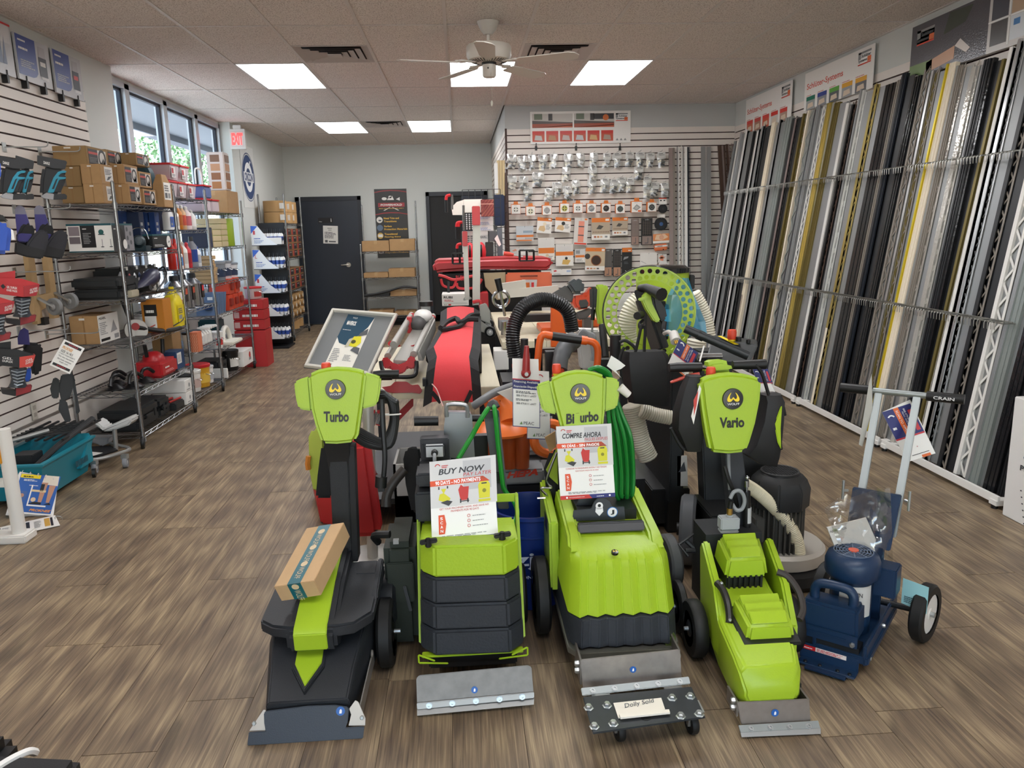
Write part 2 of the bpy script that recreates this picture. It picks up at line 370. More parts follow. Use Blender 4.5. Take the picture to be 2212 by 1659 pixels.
for k in range(35):piece('slat',sme,w,(0,YM,2.73-k*PITCH))
w=struct('wall_centre_side',(XM,11,0)); MB(M('BFC1BF',.7)).bx((XM+.012,YM+.12,0),(XM+.12,YB,ROOF+.05)).bx((XM,YM+.013,2.73),(XM+.012,YB,ROOF+.05)).build('plaster',w)
MB(groove_m).bx((XM+.010,YM+.0125,0),(XM+.0118,YB,2.73)).build('groove_backing',w)
MB(M('3A2018',.6)).bx((XM-.004,YM-.004,0),(XM+.02,YM+.0005,2.74)).build('corner_strip',w)
sme=MB(slat_m).bx((0,YM+.013,-.0640),(.012,YB,0)).mesh(); sme.name='slat'
for k in range(35):piece('slat',sme,w,(XM,0,2.73-k*PITCH))
w=struct('wall_front',(0,YF,0)); MB(wall_m).bx((XL-.2,YF-.12,0),(XR+.2,YF,.15)).bx((XL-.2,YF-.12,2.75),(XR+.2,YF,ROOF+.05)).bx((XL-.2,YF-.12,0),(XL+.3,YF,ROOF)).bx((XR-.3,YF-.12,0),(XR+.2,YF,ROOF)).build('plaster',w)
fm=MB(M('B9BCC0',.4,.3)); [fm.bx((x-.03,YF-.1,.15),(x+.03,YF-.02,2.75))for x in(-2.6,-1.2,.2,1.6,3.08)]; fm.bx((-2.6,YF-.1,2.7),(3.1,YF-.02,2.76)).bx((-2.6,YF-.1,.14),(3.1,YF-.02,.2)); fm.build('added_daylight_frame',w)  # unseen shopfront opening and frame, added so daylight brightens the ceiling
b=struct('baseboard_left',(XL,3,0)); MB(M('2A211D',.5)).bx((XL,YF,0),(XL+.012,6.884,.1)).build('board',b)
b=struct('baseboard_back',(0,YB,0)); MB(M('23262B',.5)).bx((-1.62,YB-.012,0),(XM,YB,.1)).bx((XL,YB-.012,0),(-2.8,YB,.1)).build('board',b)
# windows
wf=M('B9BCC0',.4,.3); wdk=M('1C2230',.5)
glass=bpy.data.materials.new('window_glass'); glass.use_nodes=True; nt=glass.node_tree; nt.nodes.clear(); o=nt.nodes.new('ShaderNodeOutputMaterial')
tr=nt.nodes.new('ShaderNodeBsdfTransparent'); tr.inputs[0].default_value=(.93,.97,1,1); gl=nt.nodes.new('ShaderNodeBsdfGlossy'); gl.inputs['Roughness'].default_value=.02; mx=nt.nodes.new('ShaderNodeMixShader'); mx.inputs[0].default_value=.05
nt.links.new(tr.outputs[0],mx.inputs[1]); nt.links.new(gl.outputs[0],mx.inputs[2]); nt.links.new(mx.outputs[0],o.inputs[0])
ed=[7.20,7.81,8.765,9.745,10.66]
for k in range(4):
    y0,y1=ed[k],ed[k+1]; wn=struct('window_%d'%(k+1),(-3.08,(y0+y1)/2,.9))
    f=MB(wf); f.bx((-3.15,y0,.9),(-3.05,y0+.05,2.965)).bx((-3.15,y1-.05,.9),(-3.05,y1,2.965)).bx((-3.15,y0,2.92),(-3.05,y1,2.97)).bx((-3.15,y0,.9),(-3.05,y1,.95)); f.build('frame',wn)
    g=MB(wdk); g.bx((-3.12,y1-.085,.95),(-3.085,y1-.05,2.92)).bx((-3.12,y0+.05,2.895),(-3.085,y1-.05,2.92)).bx((-3.12,y0+.05,.95),(-3.085,y0+.065,2.92)); g.build('gasket',wn)
    MB(glass).bx((-3.108,y0+.05,.95),(-3.102,y1-.05,2.92)).build('pane',wn)
tw=struct('trim_1',(-3,7,0)); MB(wall_m).bx((-3.16,6.86,0),(-2.925,7.2,ROOF+.02)).build('jamb',tw)
# outside
pv=struct('ground_outside',(-20,10,-.2)); MB(M('B5B2AA',.9)).bx((-60,-45,-.3),(-3.3,60,-.2)).bx((-3.3,-45,-.3),(40,-3.7,-.2)).build('paving',pv)  # the stretch before the front wall is added to bounce sunlight up indoors
soff=thing('building_canopy','shaded canopy and pale beam outside the left windows','canopy',(-5,11,2.6)); cm=M('8C9096',.8)
MB(cm).bx((-6.2,6.9,3.75),(-3.25,21.5,3.9)).build('roof',soff); MB(M('7B7F88',.8)).bx((-6.5,6.9,3.62),(-6.2,21.5,4.3)).build('fascia',soff); MB(M('C9CCD0',.7)).bx((-5.9,10.6,3.35),(-5.6,10.9,3.75)).bx((-5.95,10.5,0),(-5.55,11.0,3.35)).build('pillar',soff)
fc=thing('sky_block_canopy','unseen canopy added behind the viewer to block the sky','canopy',(0,-5.5,2.8)); MB(cm).bx((-6,-7.2,2.82),(6,-3.66,2.98)).build('roof',fc); [MB(M('C9CCD0',.7)).bx((x-.15,-7.0,-.1),(x+.15,-6.7,2.82)).build('pillar',fc)for x in(-5,0,5)]  # canopy and pillars out of view, added to keep direct sky light out
def leafm(h):return M(h,.7)
def tree(name,label,x,y,z,R,n,seed,hues):
    rn=random.Random(seed); t=thing(name,label,'tree',(x,y,-.2));
    MB(M('4A4038',.9)).tube([(x,y,-.2),(x+.1,y,z*.6),(x,y+.1,z)],[.14,.1,.05],8).tube([(x+.05,y,z*.6),(x+.6,y-.6,z*.95)],[.06,.02],6).tube([(x+.05,y,z*.65),(x+.3,y+.9,z*1.05)],[.06,.02],6).build('trunk',t)
    f=MB()
    for h in hues:f.mat(leafm(h))
    for i in range(n):
        while True:
            p=V((rn.uniform(-1,1),rn.uniform(-1,1),rn.uniform(-1,1)))
            if p.length<1:break
        p=V((x,y,z))+V((p.x*R[0],p.y*R[1],p.z*R[2])); a=V((rn.gauss(0,1),rn.gauss(0,1),rn.gauss(0,1))).normalized(); b=a.orthogonal().normalized(); s_=rn.uniform(.05,.11); f.k=rn.randrange(len(hues))
        f.poly([p-a*s_,p+b*s_*.5,p+a*s_,p-b*s_*.5])
    f.flat=1; f.build('foliage',t)['kind']='stuff'
tree('street_tree','leafy green tree outside the two rear windows',-9.0,27.4,4.1,(1.5,3.6,1.7),2600,1,('5E7F4A','48683C','86A070'))
tree('street_tree','small tree top outside the nearest window pane',-12.6,29.8,4.1,(1.0,1.0,.8),500,2,('5E8A6A','74A080','48683C'))
# ================= machines on the floor
def crop(ox,oy,s):return lambda x,y:(ox+x/s,oy+y/s)
def pxs(k,L):return[k(*p)for p in L]
def slab(name,par,m,pts,p0,n,th,bevel=0,seg=2,**kw): # an outlined plate lying in a real plane, with thickness
    n=V(n).normalized(); q=[PL(x,y,p0,n)for x,y in pts]
    return MB(m).prism(q,-n*th).build(name,par,bevel,seg,**kw)
def wheel(mb,c,ax,r,w,tyre,hub,hr=.6):
    c=V(c); a=V(ax).normalized()
    mb.mat(tyre).lathe([(r*hr,-w/2),(r*.93,-w/2),(r,-w*.32),(r,w*.32),(r*.93,w/2),(r*hr,w/2)],c,a,24,cap=False)
    mb.mat(hub).lathe([(r*hr,-w*.42),(r*.3,-w*.42),(r*.25,-w*.5),(.004,-w*.5)],c,a,20); mb.lathe([(r*hr,w*.42),(r*.3,w*.42),(r*.25,w*.5),(.004,w*.5)],c,a,20)
    return mb
def wolf_logo(par,c,R,nv=(0,-1,.12),up=(0,0,1),label=True,name='badge'):
    n=V(nv).normalized(); b=V(up)-n*V(up).dot(n); b.normalize(); a=b.cross(n); c=V(c)
    bo=MB(M('0C0D0E',.25,coat=.15)).lathe([(R*1.04,-.006),(R*1.04,0),(R,.003),(.001,.004)],c,n,32).build(name,par)
    P=Panel(c-a*R-b*R+n*.0042,a*2*R,b*2*R); y=M('F0D21E',.35)
    for s in(1,-1):
        P.poly([(.5+s*q[0],q[1])for q in[(.0,.50),(.045,.44),(.12,.37),(.22,.36),(.29,.40),(.31,.47),(.29,.56),(.24,.66),(.19,.74),(.12,.81),(.10,.81),(.15,.70),(.18,.60),(.17,.53),(.12,.49),(.06,.53),(.0,.60)]][::s],y)
    P.text('WOLFF',.2,.2,.8,.31,M('E8E8E8',.4),bold=.01); P.done(bo,'emblem')
limeM=M('A1C028',.36,bump=.15,bs=220)
plast=M('22252A',.5,bump=.35,bs=330)
plate_m=M('7E7973',.45,.7,var=.15,vs=30); zinc=M('B4B8B8',.32,.8)
def cap(mb,c,n,r=.007,h=.006): # bolt head
    mb.lathe([(r,0),(r,h*.7),(r*.7,h),(.001,h)],c,n,6)
def screw_row(par,pts,n,name='screw',r=.008):
    me=None
    for p in pts:
        b=MB(zinc); b.lathe([(r*1.25,0),(r*1.25,.002),(r,.002),(r,.006),(r*.5,.006),(r*.5,.002)],p,n,12); b.mat(M('33353a',.6)).lathe([(r*.55,.0015),(.001,.0016)],p,n,8); b.build(name,par)
def sticker(par,c,n,up,r=.014):
    n=V(n).normalized(); b=V(up)-n*V(up).dot(n); b.normalize(); a=b.cross(n)
    P=Panel(V(c)-a*r-b*r,a*2*r,b*2*r); P.circ(.5,.5,.5,M('1F5FAE',.4)); P.poly([(.35,.25),(.62,.25),(.66,.55),(.55,.75),(.4,.6)],M('F2F4F6',.4),2); P.done(par,'sticker')
def knob(par,c,r=.017,h=.03,name='stop_button'):
    m=MB(M('D9482E',.45)); m.lathe([(r*.9,-.004),(r,0),(r,h*.75),(r*.85,h),(.001,h)],c,(0,0,1),18); o=m.build(name,par); MB(yellow).lathe([(r*.8,-.012),(r*.8,-.004)],c,(0,0,1),14).build('collar',o)
# ---- stripper with the Turbo head
k1=crop(520,760,4.879); k2=crop(520,1100,5.183); k3=crop(520,1370,6.144)
t=thing('floor_stripper','dark grey floor stripper with lime shield head lettered Turbo, front left','floor stripper',(-.52,2.45,0))
b=MB(plast) # lower housing: a wedge that rises to the back
def ring(y,xl,xr,zb,zt,ch=.02):return[V((xl,y,zb)),V((xl,y,zt-ch)),V((xl+ch*.7,y,zt)),V((xr-ch*.7,y,zt)),V((xr,y,zt-ch)),V((xr,y,zb))]
b.loft([ring(2.235,-.664,-.402,.03,.112,.012),ring(2.33,-.678,-.386,.03,.165),ring(2.45,-.694,-.366,.035,.225),ring(2.62,-.70,-.352,.05,.255),ring(2.86,-.70,-.35,.08,.255)],sm=False)
b.build('housing',t,.004)
# angular nose ridges either side of the lime tongue
b=MB(plast); b.hexa([(-.60,2.40,.19),(-.49,2.40,.19),(-.49,2.62,.255),(-.60,2.62,.255)],[(-.594,2.40,.212),(-.497,2.40,.212),(-.496,2.62,.275),(-.596,2.62,.275)]); b.prism([(-.598,2.40,.205),(-.492,2.40,.205),(-.492,2.33,.176),(-.545,2.25,.136),(-.598,2.33,.176)],(0,0,-.04)); b.build('nose',t,.003)
MB(limeM).prism([(-.588,2.43,.222),(-.502,2.43,.222),(-.502,2.338,.1835),(-.545,2.264,.149),(-.588,2.338,.1835)],(0,.002,-.012)).build('tongue',t,.002)
# deck with side trays
b=MB(plast); o=[(-.705,2.40),(-.66,2.365),(-.60,2.35),(-.44,2.35),(-.39,2.36),(-.335,2.42),(-.325,2.73),(-.35,2.76),(-.69,2.76),(-.70,2.73)]
b.loft([[V((x,y,.262+(y-2.35)*.10))for x,y in o],[V((x,y,.305+(y-2.35)*.10))for x,y in o]],sm=False); b.build('deck',t,.008)
b=MB(plast); b.hexa([(-.352,2.50,.31),(-.328,2.50,.31),(-.326,2.745,.34),(-.35,2.745,.34)],[(-.350,2.52,.33),(-.330,2.52,.33),(-.329,2.74,.362),(-.347,2.74,.362)]); b.hexa([(-.425,2.66,.33),(-.35,2.66,.33),(-.35,2.745,.34),(-.425,2.745,.34)],[(-.425,2.66,.338),(-.35,2.66,.338),(-.35,2.745,.352),(-.425,2.745,.352)]); b.build('tray_rim',t,.004)
# hump carrying the lime stripe
def hump(x0,x1,dz,x2,x3):return[[(x0,2.36,.205),(x1,2.36,.205),(x1,2.35,.29),(x0,2.35,.29)],None]
b=MB(plast); pr=[(2.345,.222),(2.338,.285),(2.36,.30),(2.55,.365),(2.745,.40),(2.79,.39),(2.79,.25),(2.40,.2)]
b.hexa([(-.612,y,z)for y,z in pr],[(-.448,y,z)for y,z in pr]); b.build('hump',t,.012)
b=MB(limeM); pr2=[(2.336,.228),(2.329,.288),(2.348,.306),(2.55,.3715),(2.742,.4065),(2.742,.398),(2.55,.362),(2.36,.298),(2.34,.28),(2.348,.228)]
b.hexa([(-.585,y,z)for y,z in pr2],[(-.478,y,z)for y,z in pr2]); b.build('stripe',t,.003)
MB(M('4A5A10',.5)).lathe([(.02,0),(.02,.004),(.001,.004)],(-.505,2.60,.374),(0,-.2,1),20).build('finger_hole',t)
# blade guard and blade
nB=(0,-1,.34)
slab('blade_guard',t,M('2B303A',.42,bump=.2,bs=300),pxs(k3,[(305,1050),(330,1022),(880,955),(1250,940),(1420,965),(1435,1000),(1415,1180),(1390,1240),(1640,1225),(1622,1385),(85,1480),(105,1300),(330,1290),(310,1180)]),Z(660,1601,.004),nB,.006,.002)
for L in([(300,1005),(330,1010),(325,1280),(110,1285)],[(1440,990),(1520,880),(1560,900),(1655,1120),(1650,1215),(1430,1215),(1465,1070)]):
    slab('wing_plate',t,M('C9C0B6',.4,.5),pxs(k3,L),Z(660,1601,.004)+V((0,.012,0)),(0,-1,.25),.004,.001)
b=MB(zinc); cap(b,PL(*k3(180,1180),Z(660,1601,.004)+V((0,.011,0)),V((0,-1,.25)).normalized()),(0,-1,.25)); b.build('bolt',t); b=MB(zinc); cap(b,PL(*k3(1610,1105),Z(660,1601,.004)+V((0,.011,0)),V((0,-1,.25)).normalized()),(0,-1,.25)); b.build('bolt',t)
sticker(t,PL(*k3(1325,1020),Z(660,1601,.004),V(nB).normalized()),nB,(0,0,1))
b=MB(M('9A9690',.4,.6)); b.bar((-.372,2.25,.05),(-.355,2.50,.10),.004,.05).torus((-.355,2.47,.125),(1,0,0),.012,.003,14,6); b.build('side_bracket',t)
for x,w_ in((-.318,.055),(-.655,.05)):
    b=MB(); wheel(b,(x,2.62,.125),(1,0,0),.125,w_,rubber,M('101112',.3),.7); b.mat(zinc).cyl((x,2.62,.125),(x+(.05 if x>-.5 else-.05),2.62,.125),.008,8); b.build('wheel',t)
b=MB(plast); b.lathe([(.07,-.02),(.085,0),(.085,.05),(.07,.06)],(-.345,2.72,.20),(1,0,0),20); b.build('motor_cover',t)
# column and head
b=MB(M('232528',.5,bump=.8,bs=500)); b.hexa([(-.518,2.77,.33),(-.452,2.77,.33),(-.452,2.84,.33),(-.518,2.84,.33)],[(-.502,2.74,.88),(-.432,2.74,.88),(-.432,2.80,.88),(-.502,2.80,.88)]); b.build('column',t,.004)
b=MB(M('1A1B1E',.5)); b.hexa([(-.45,2.765,.34),(-.428,2.765,.34),(-.428,2.84,.34),(-.45,2.84,.34)],[(-.432,2.74,.80),(-.41,2.74,.80),(-.41,2.8,.80),(-.432,2.8,.80)]).hexa([(-.51,2.76,.7),(-.43,2.76,.7),(-.43,2.82,.7),(-.51,2.82,.7)],[(-.52,2.70,.90),(-.42,2.70,.90),(-.42,2.8,.90),(-.52,2.8,.90)]); b.mat(zinc).cyl((-.428,2.80,.58),(-.42,2.80,.58),.006,8); b.build('cable_duct',t,.002)
hp,hn=V((-.43,2.66,.95)),V((0,-1,.10)).normalized()
slab('head_shell',t,limeM,pxs(k1,[(703,243),(800,196),(900,172),(1000,162),(1130,170),(1240,190),(1320,218),(1300,400),(1275,600),(1235,880),(1195,955),(1010,975),(850,970),(780,770),(740,610),(715,400)]),hp,hn,.055,.012,3)
slab('head_wing',t,limeM,pxs(k1,[(720,258),(620,290),(562,318),(566,400),(580,500),(605,598),(660,615),(750,625)]),hp+V((0,.02,0)),hn,.03,.006)
slab('head_wing',t,limeM,pxs(k1,[(1300,218),(1420,247),(1478,272),(1465,430),(1440,545),(1400,575),(1270,605)]),hp+V((0,.02,0)),hn,.03,.006)
slab('head_back',t,black,pxs(k1,[(760,260),(1280,250),(1180,940),(870,950)]),hp+V((0,.055,0)),hn,.05,.01)
q=lambda x,y:PL(*k1(x,y),hp,hn)
wolf_logo(t,q(1000,395)+hn*.004,.034,hn)
P=Panel(q(875,742)+hn*.001,q(1140,738)-q(875,742),q(875,628)-q(875,742)); P.text('Turbo',0,0,1,1,M('121212',.4),bold=.035); P.done(t,'lettering')
knob(t,q(875,195)+V((0,.05,-.012)))
b=MB(black); p=q(1380,275)+V((0,.06,0)); b.tube([p,p+V((.03,0,.003)),p+V((.09,0,.002))],.013,12); b.build('handlebar',t)
# box of parts on the deck
bx_=thing('parcel','long tan cardboard parcel with teal tape resting on the floor stripper','box',(-.60,2.55,.37))
cd_=M('C9A67C',.75,var=.04,vs=30); fz=.395
A=Y(*k2(370,868),2.415); B_=Y(*k2(845,797),2.40); Cc=Y(*k2(430,1068),2.425); D=Y(*k2(705,268),2.63)
u_,d_,l_=B_-A,Cc-A,D-A; l_=l_.normalized()*.27; d_=(d_-l_*d_.dot(l_)/l_.length_squared).normalized()*.072; u_=u_.normalized()*.138
MB(cd_).hexa([A,A+u_,A+u_+l_,A+l_],[A+d_,A+u_+d_,A+u_+l_+d_,A+l_+d_]).build('carton',bx_,.0015)
tm=M('12606C',.4); P=Panel(A,u_,l_); P.rect(.33,0,.66,1,tm)
for v in(.1,.38,.66):P.circ(.5,v+.22,.085,M('D9C29C',.5),2,n=14); P.text('WOLFF',.43,v-.02,.57,v+.17,M('D9C29C',.5),2,rot=-1)
P.n=-P.n if P.n.z<0 else P.n; P.done(bx_)
P=Panel(A+d_,u_,-d_); P.rect(.33,0,.66,1,tm); P.circ(.5,.8,.09,M('D9C29C',.5),2,n=14); P.text('WOLFF',.42,-.1,.58,.58,M('D9C29C',.5),2,rot=-1); P.done(bx_)
# ---- stripper with stacked weights and the English sign
k4=crop(820,840,4.608); k5=crop(520,1100,3.072)
t=thing('weighted_stripper','floor stripper with stacked grey weights, lime top and English sign','floor stripper',(0,2.5,0))
wt=M('2B2F35',.6,bump=.6,bs=120); lw=M('A1C028',.5,bump=.6,bs=100)
def wplan(z,gr):c=-.005; x=.176+gr; return[V((c-x,2.66,z)),V((c-x,2.47,z)),V((c-x+.05,2.415-gr*.5,z)),V((c+x-.05,2.405-gr*.5,z)),V((c+x,2.46,z)),V((c+x,2.66,z))]
zz=[.135,.23,.325,.42,.535]
for i in range(4):
    b=MB(wt if i<3 else lw); b.loft([wplan(zz[i]+.0015,.004-.004*i),wplan(zz[i+1]-.0015,.002-.004*i)],sm=False); b.build('weight',t,.008)
b=MB(black)
for p in(k4(485,1545),k4(1220,1480)):
    c=Z(*p,.54); b=MB(black); b.bar(c+V((-.028,0,.006)),c+V((.03,.004,.012)),.02,.014).cyl(c+V((0,0,-.01)),c+V((0,0,.02)),.012,10); b.build('clamp_knob',t,.003)
# lime frame
b=MB(limeM)
for s in(-1,1):
    x=-.005+s*.182; b=MB(limeM); b.bar((x,2.50,.14),(x,2.72,.60),.012,.022,(0,1,0)).bar((x,2.72,.60),(x,2.72,.1),.012,.03,(0,1,0)); b.build('side_frame',t,.003)
MB(limeM).bar((-.18,2.72,.585),(.175,2.72,.585),.012,.03).build('cross_frame',t,.003)
b=MB(limeM)
for s,px_ in((-1,905),(1,1140)):
    p=Y(px_,1432 if s<0 else 1415,2.41); q_=p+V((-s*.10,.0,-.008))
    b=MB(limeM); b.bar(p,q_,.006,.006).bar(p,p+V((0,0,.03)),.006,.006).bar(p+V((0,0,.03)),p+V((-s*.055,0,.004)),.006,.006); b.build('bumper_bracket',t,.002)
MB(limeM).bar((-.18,2.44,.128),(.17,2.44,.128),.03,.008).build('bumper_bar',t,.002)
nP=V((0,-1,.42)).normalized(); p0=Z(1027,1533,.012)
slab('blade_plate',t,plate_m,[(899,1466),(905,1459),(1140,1437),(1148,1441),(1153,1500),(901,1524)],p0,nP,.006,.002)
slab('clamp_bar',t,M('9A958E',.4,.75),[(900,1519),(1154,1495),(1154,1508),(901,1533)],p0-V((0,.008,0)),nP,.008,.002)
slab('blade',t,M('8E8F8E',.42,.75),[(901,1532),(1154,1508),(1153,1522),(901,1546)],p0-V((0,.010,0)),(0,-.8,1),.003)
screw_row(t,[PL(x,y,p0-V((0,.0085,0)),nP)for x,y in((927,1524),(977,1519),(1028,1514),(1079,1510),(1128,1505))],nP)
sticker(t,PL(1025,1490,p0,nP)+nP*.001,nP,(0,0,1),.011)
b=MB(M('1c1d20',.6)); b.bx((-.16,2.46,.06),(.15,2.72,.132)).bx((-.13,2.60,.1),(.12,2.95,.3)); b.bx((-.19,2.72,.30),(-.06,2.90,.62)); b.build('chassis',t,.006)
for x in(-.2,.19):
    b=MB(); wheel(b,(x,2.88,.12),(1,0,0),.12,.05,rubber,dgrey,.6); b.build('wheel',t)
b=MB(M('24272b',.5,bump=.4,bs=250)); b.bx((-.19,2.60,.55),(-.07,2.74,.66)).bx((-.185,2.63,.67),(-.08,2.76,.72)); b.build('motor_box',t,.008)
# plug housing with grey plug
p=Y(*k4(550,610),2.85); b=MB(M('2b2c30',.5)); b.bx(p+V((-.055,0,-.04)),p+V((.055,.06,.045))).bx(p+V((-.06,.0,-.075)),p+V((.06,.05,-.04))); b.mat(M('B9BDBE',.45)).bx(p+V((-.036,-.03,-.022)),p+V((.036,0,.026))); b.mat(chrome).bx(p+V((-.048,-.012,-.02)),p+V((-.04,.0,.03))).bx(p+V((.04,-.012,-.02)),p+V((.048,0,.03))); b.build('socket',t,.004)
b=MB(M('9A9DA0',.5)); b.tube(curve([p+V((0,-.03,0)),p+V((0,-.055,-.01)),p+V((-.001,-.06,-.06)),p+V((-.004,-.05,-.10))]),.007,8); b.mat(black).lathe([(.013,0),(.013,.015),(.009,.02)],p+V((0,-.028,0)),(0,-1,0),10); b.build('power_cord',t)
# tall control plate with handle
s0=V((0,2.98,.8)); n0=(0,-1,.06)
slab('control_panel',t,M('7E8184',.35,.6),pxs(k4,[(655,255),(690,232),(900,235),(920,265),(950,700),(640,690),(640,380)]),s0,n0,.05,.004)
a,c=PL(*k4(668,255),s0,V(n0).normalized()),PL(*k4(875,262),s0,V(n0).normalized())
MB(M('9EA0A2',.35,.7)).tube(curve([a+V((0,-.02,-.005)),a+V((0,-.02,.03)),a+V((.012,-.02,.045)),c+V((-.012,-.02,.047)),c+V((0,-.02,.03)),c+V((0,-.02,-.005))],5),.008,8).build('carry_handle',t)
b=MB(black); b.tube([Y(*k4(345,322),3.0),Y(*k4(585,318),3.0)],.02,12); b.build('grip',t); b=MB(black); b.tube([Y(*k4(920,290),3.02),Y(*k4(1040,290),3.02)],.015,10).bx(Y(*k4(930,470),3.02),Y(*k4(1080,700),3.06)); b.build('grip',t)
slab('hose_post',t,M('4A4D50',.5),pxs(k4,[(1035,240),(1190,225),(1290,1200),(1180,1200)]),(0,2.92,.8),(0,-1,.05),.05,.004)
slab('post_clip',t,black,pxs(k4,[(1030,225),(1185,210),(1190,290),(1040,300)]),(0,2.90,.8),(0,-1,.05),.02,.003)
slab('post_clip',t,black,pxs(k4,[(1145,845),(1230,835),(1235,915),(1150,920)]),(0,2.90,.8),(0,-1,.05),.02,.003)
b=MB(M('1D8A2C',.4)); f=lambda x,y,d=2.86:Y(*k4(x,y),d)
b.tube(curve([f(780,700,2.80),f(900,500),f(1030,270),f(1120,160,2.9),f(1150,250),f(1180,560),f(1215,860),f(1240,1000),f(1340,1130),f(1370,1250,2.8),f(1310,1350,2.75),f(1180,1400,2.70)]),.0095,8); b.build('green_hose',t)
MB(M('3a3b3d',.5)).tube(curve([f(1100,190,2.89),f(1130,140,2.9),f(1165,190,2.89)],4),.016,8).build('hose_elbow',t)
# the sign
def finance_sign(name,label,tl,tr,br,bl,p0,n,words,loc):
    n=V(n).normalized(); q=[PL(*p,p0,n)for p in(bl,br,tr,tl)]
    t=thing(name,label,'sign',loc); MB(M('F2F1EE',.4)).prism(q,-n*.004).build('board',t)
    P=Panel(q[0]+n*.0005,q[1]-q[0],q[3]-q[0]); dk=M('38383C',.5); rd=M('C7342F',.5); og=M('E2552C',.5); bl_=M('2B2F77',.5); gy=M('9B9C9E',.5); yl=M('D8D42B',.5)
    P.rect(0,.44,1,1,M('D6D5D4',.45)); P.rect(.5,.62,.92,.97,M('BEBEC0',.45),2)
    P.text(words[0],.1+words[4],.83,.80+words[4],.90,dk,3,bold=.025,shear=.2); P.text(words[1],.5,.785,.92,.825,rd,3,shear=.2)
    P.poly([(.0,.70),(.72,.70),(.82,.70)if 0 else(.9,.70),(.80,.765),(0,.765)],og,2); P.text(words[2],.08,.71,.76,.757,M('FFFFFF',.5),3,bold=.03)
    P.ring(.12,.93,.03,.012,rd,3,a0=.2,a1=3); P.lines(.18,.91,.3,.95,2,rd,3)
    # three little machine pictures
    P.poly([(.12,.53),(.26,.48),(.30,.54),(.2,.61),(.14,.60)],yl,3); P.poly([(.15,.50),(.27,.45),(.33,.50),(.25,.52)],dk,4); P.poly([(.16,.66),(.24,.66),(.2,.6)],yl,3); P.rect(.12,.655,.14,.69,dk,3); P.rect(.25,.66,.27,.69,dk,3)
    P.poly([(.42,.63),(.46,.69),(.50,.66),(.58,.66),(.56,.5),(.45,.5)],rd,3); P.rect(.44,.47,.46,.52,dk,4); P.rect(.55,.47,.57,.52,dk,4); P.rect(.44,.485,.58,.495,dk,4)
    P.poly([(.73,.5),(.89,.5),(.9,.66),(.87,.7),(.75,.7),(.72,.66)],yl,3); P.rect(.72,.46,.9,.49,yl,3); P.circ(.81,.59,.03,M('8A8A20',.5),4,n=12); P.rect(.77,.67,.85,.685,dk,4)
    P.text(words[3][0],.13,.405,.87,.43,rd,3); P.text(words[3][1],.3,.372,.72,.396,rd,3)
    P.poly([(.11,.12),(.2,.12),(.225,.24),(.2,.35),(.11,.35)],og,3)
    for i,c_ in enumerate('SCAN'):P.text(c_,.135,.29-.05*i,.175,.325-.05*i,M('FFFFFF',.5),4,bold=.02)
    for i in range(3):P.ring(.565,.31-.06*i,.018,.006,rd,3); P.lines(.62,.30-.06*i,.86,.315-.06*i,1,gy,3)
    P.lines(.15,.075,.85,.105,2,gy,3)
    P.poly([(0,0),(.58,0),(.52,.055),(0,.055)],rd,3); P.poly([(.58,0),(1,0),(1,.055),(.52,.055)],bl_,3); P.text('www.peacsolutions.com',.16,.018,.44,.036,M('FFFFFF',.5),4); P.circ(.12,.027,.018,M('FFFFFF',.5),4); P.lines(.66,.02,.84,.034,1,M('FFFFFF',.5),4); P.circ(.9,.027,.018,M('FFFFFF',.5),4)
    P.done(t); return t
finance_sign('promotion_sign','white sign reading BUY NOW on the stripper with stacked weights',k4(495,728),k4(1130,690),k4(1183,1482),k4(522,1560),(0,2.50,.53),(0,-1,.22),('BUY NOW','PAY LATER','90 DAYS - NO PAYMENTS',('GET YOUR MACHINERY NOW, AND HAVE NO','PAYMENTS FOR 90 DAYS'),.03),(-.02,2.55,.52))
# ---- stripper with the BiTurbo head
k6=crop(1120,1020,2.676); k7=crop(1140,760,4.879)
t=thing('twin_stripper','large lime floor stripper with ribbed nose and BiTurbo head','floor stripper',(.515,2.7,0))
def zig(x0,x1,y,z,n,amp,ph=0):return[V((x0+(x1-x0)*i/n,y+(amp if(i+ph)%2 else 0),z))for i in range(n+1)]
def bring(x0,x1,yf,yb,zf,zb,amp,ch):
    r=[V((x0,yf+ch,zf))]+zig(x0+ch*.7,x1-ch*.7,yf,zf,10,amp)+[V((x1,yf+ch,zf)),V((x1,yb,zb)),V((x0,yb,zb))]; return r
b=MB(limeM); b.loft([bring(.327,.702,2.385,2.96,.262,.27,.02,.05),bring(.345,.697,2.46,2.96,.40,.42,.022,.045),bring(.348,.695,2.475,2.96,.425,.47,.022,.045),bring(.36,.685,2.53,2.94,.452,.49,.004,.04)],sm=False); b.build('nose_cover',t,.003)
b=MB(limeM)
for x0,x1 in((.345,.405),(.64,.695)):b=MB(limeM); b.hexa([(x0,2.52,.44),(x1,2.52,.44),(x1,2.96,.47),(x0,2.96,.47)],[(x0+.008,2.60,.478),(x1-.008,2.60,.478),(x1-.008,2.95,.53),(x0+.008,2.95,.53)]); b.build('top_rail',t,.008)
slab('side_shell',t,limeM,pxs(k6,[(135,215),(200,205),(222,245),(245,735),(165,595)]),(.322,2.8,.4),(-1,-.0,0),.03,.004)if 0 else MB(limeM).hexa([(.30,2.72,.20),(.335,2.72,.20),(.335,3.08,.3),(.30,3.08,.3)],[(.30,2.74,.47),(.335,2.74,.47),(.335,3.08,.53),(.30,3.08,.53)]).build('side_shell',t,.008)
b=MB(black); b.bx((.30,2.80,.40),(.2995,2.90,.46)); b.bx((.41,2.74,.47),(.635,2.96,.51)); b.build('top_recess',t)
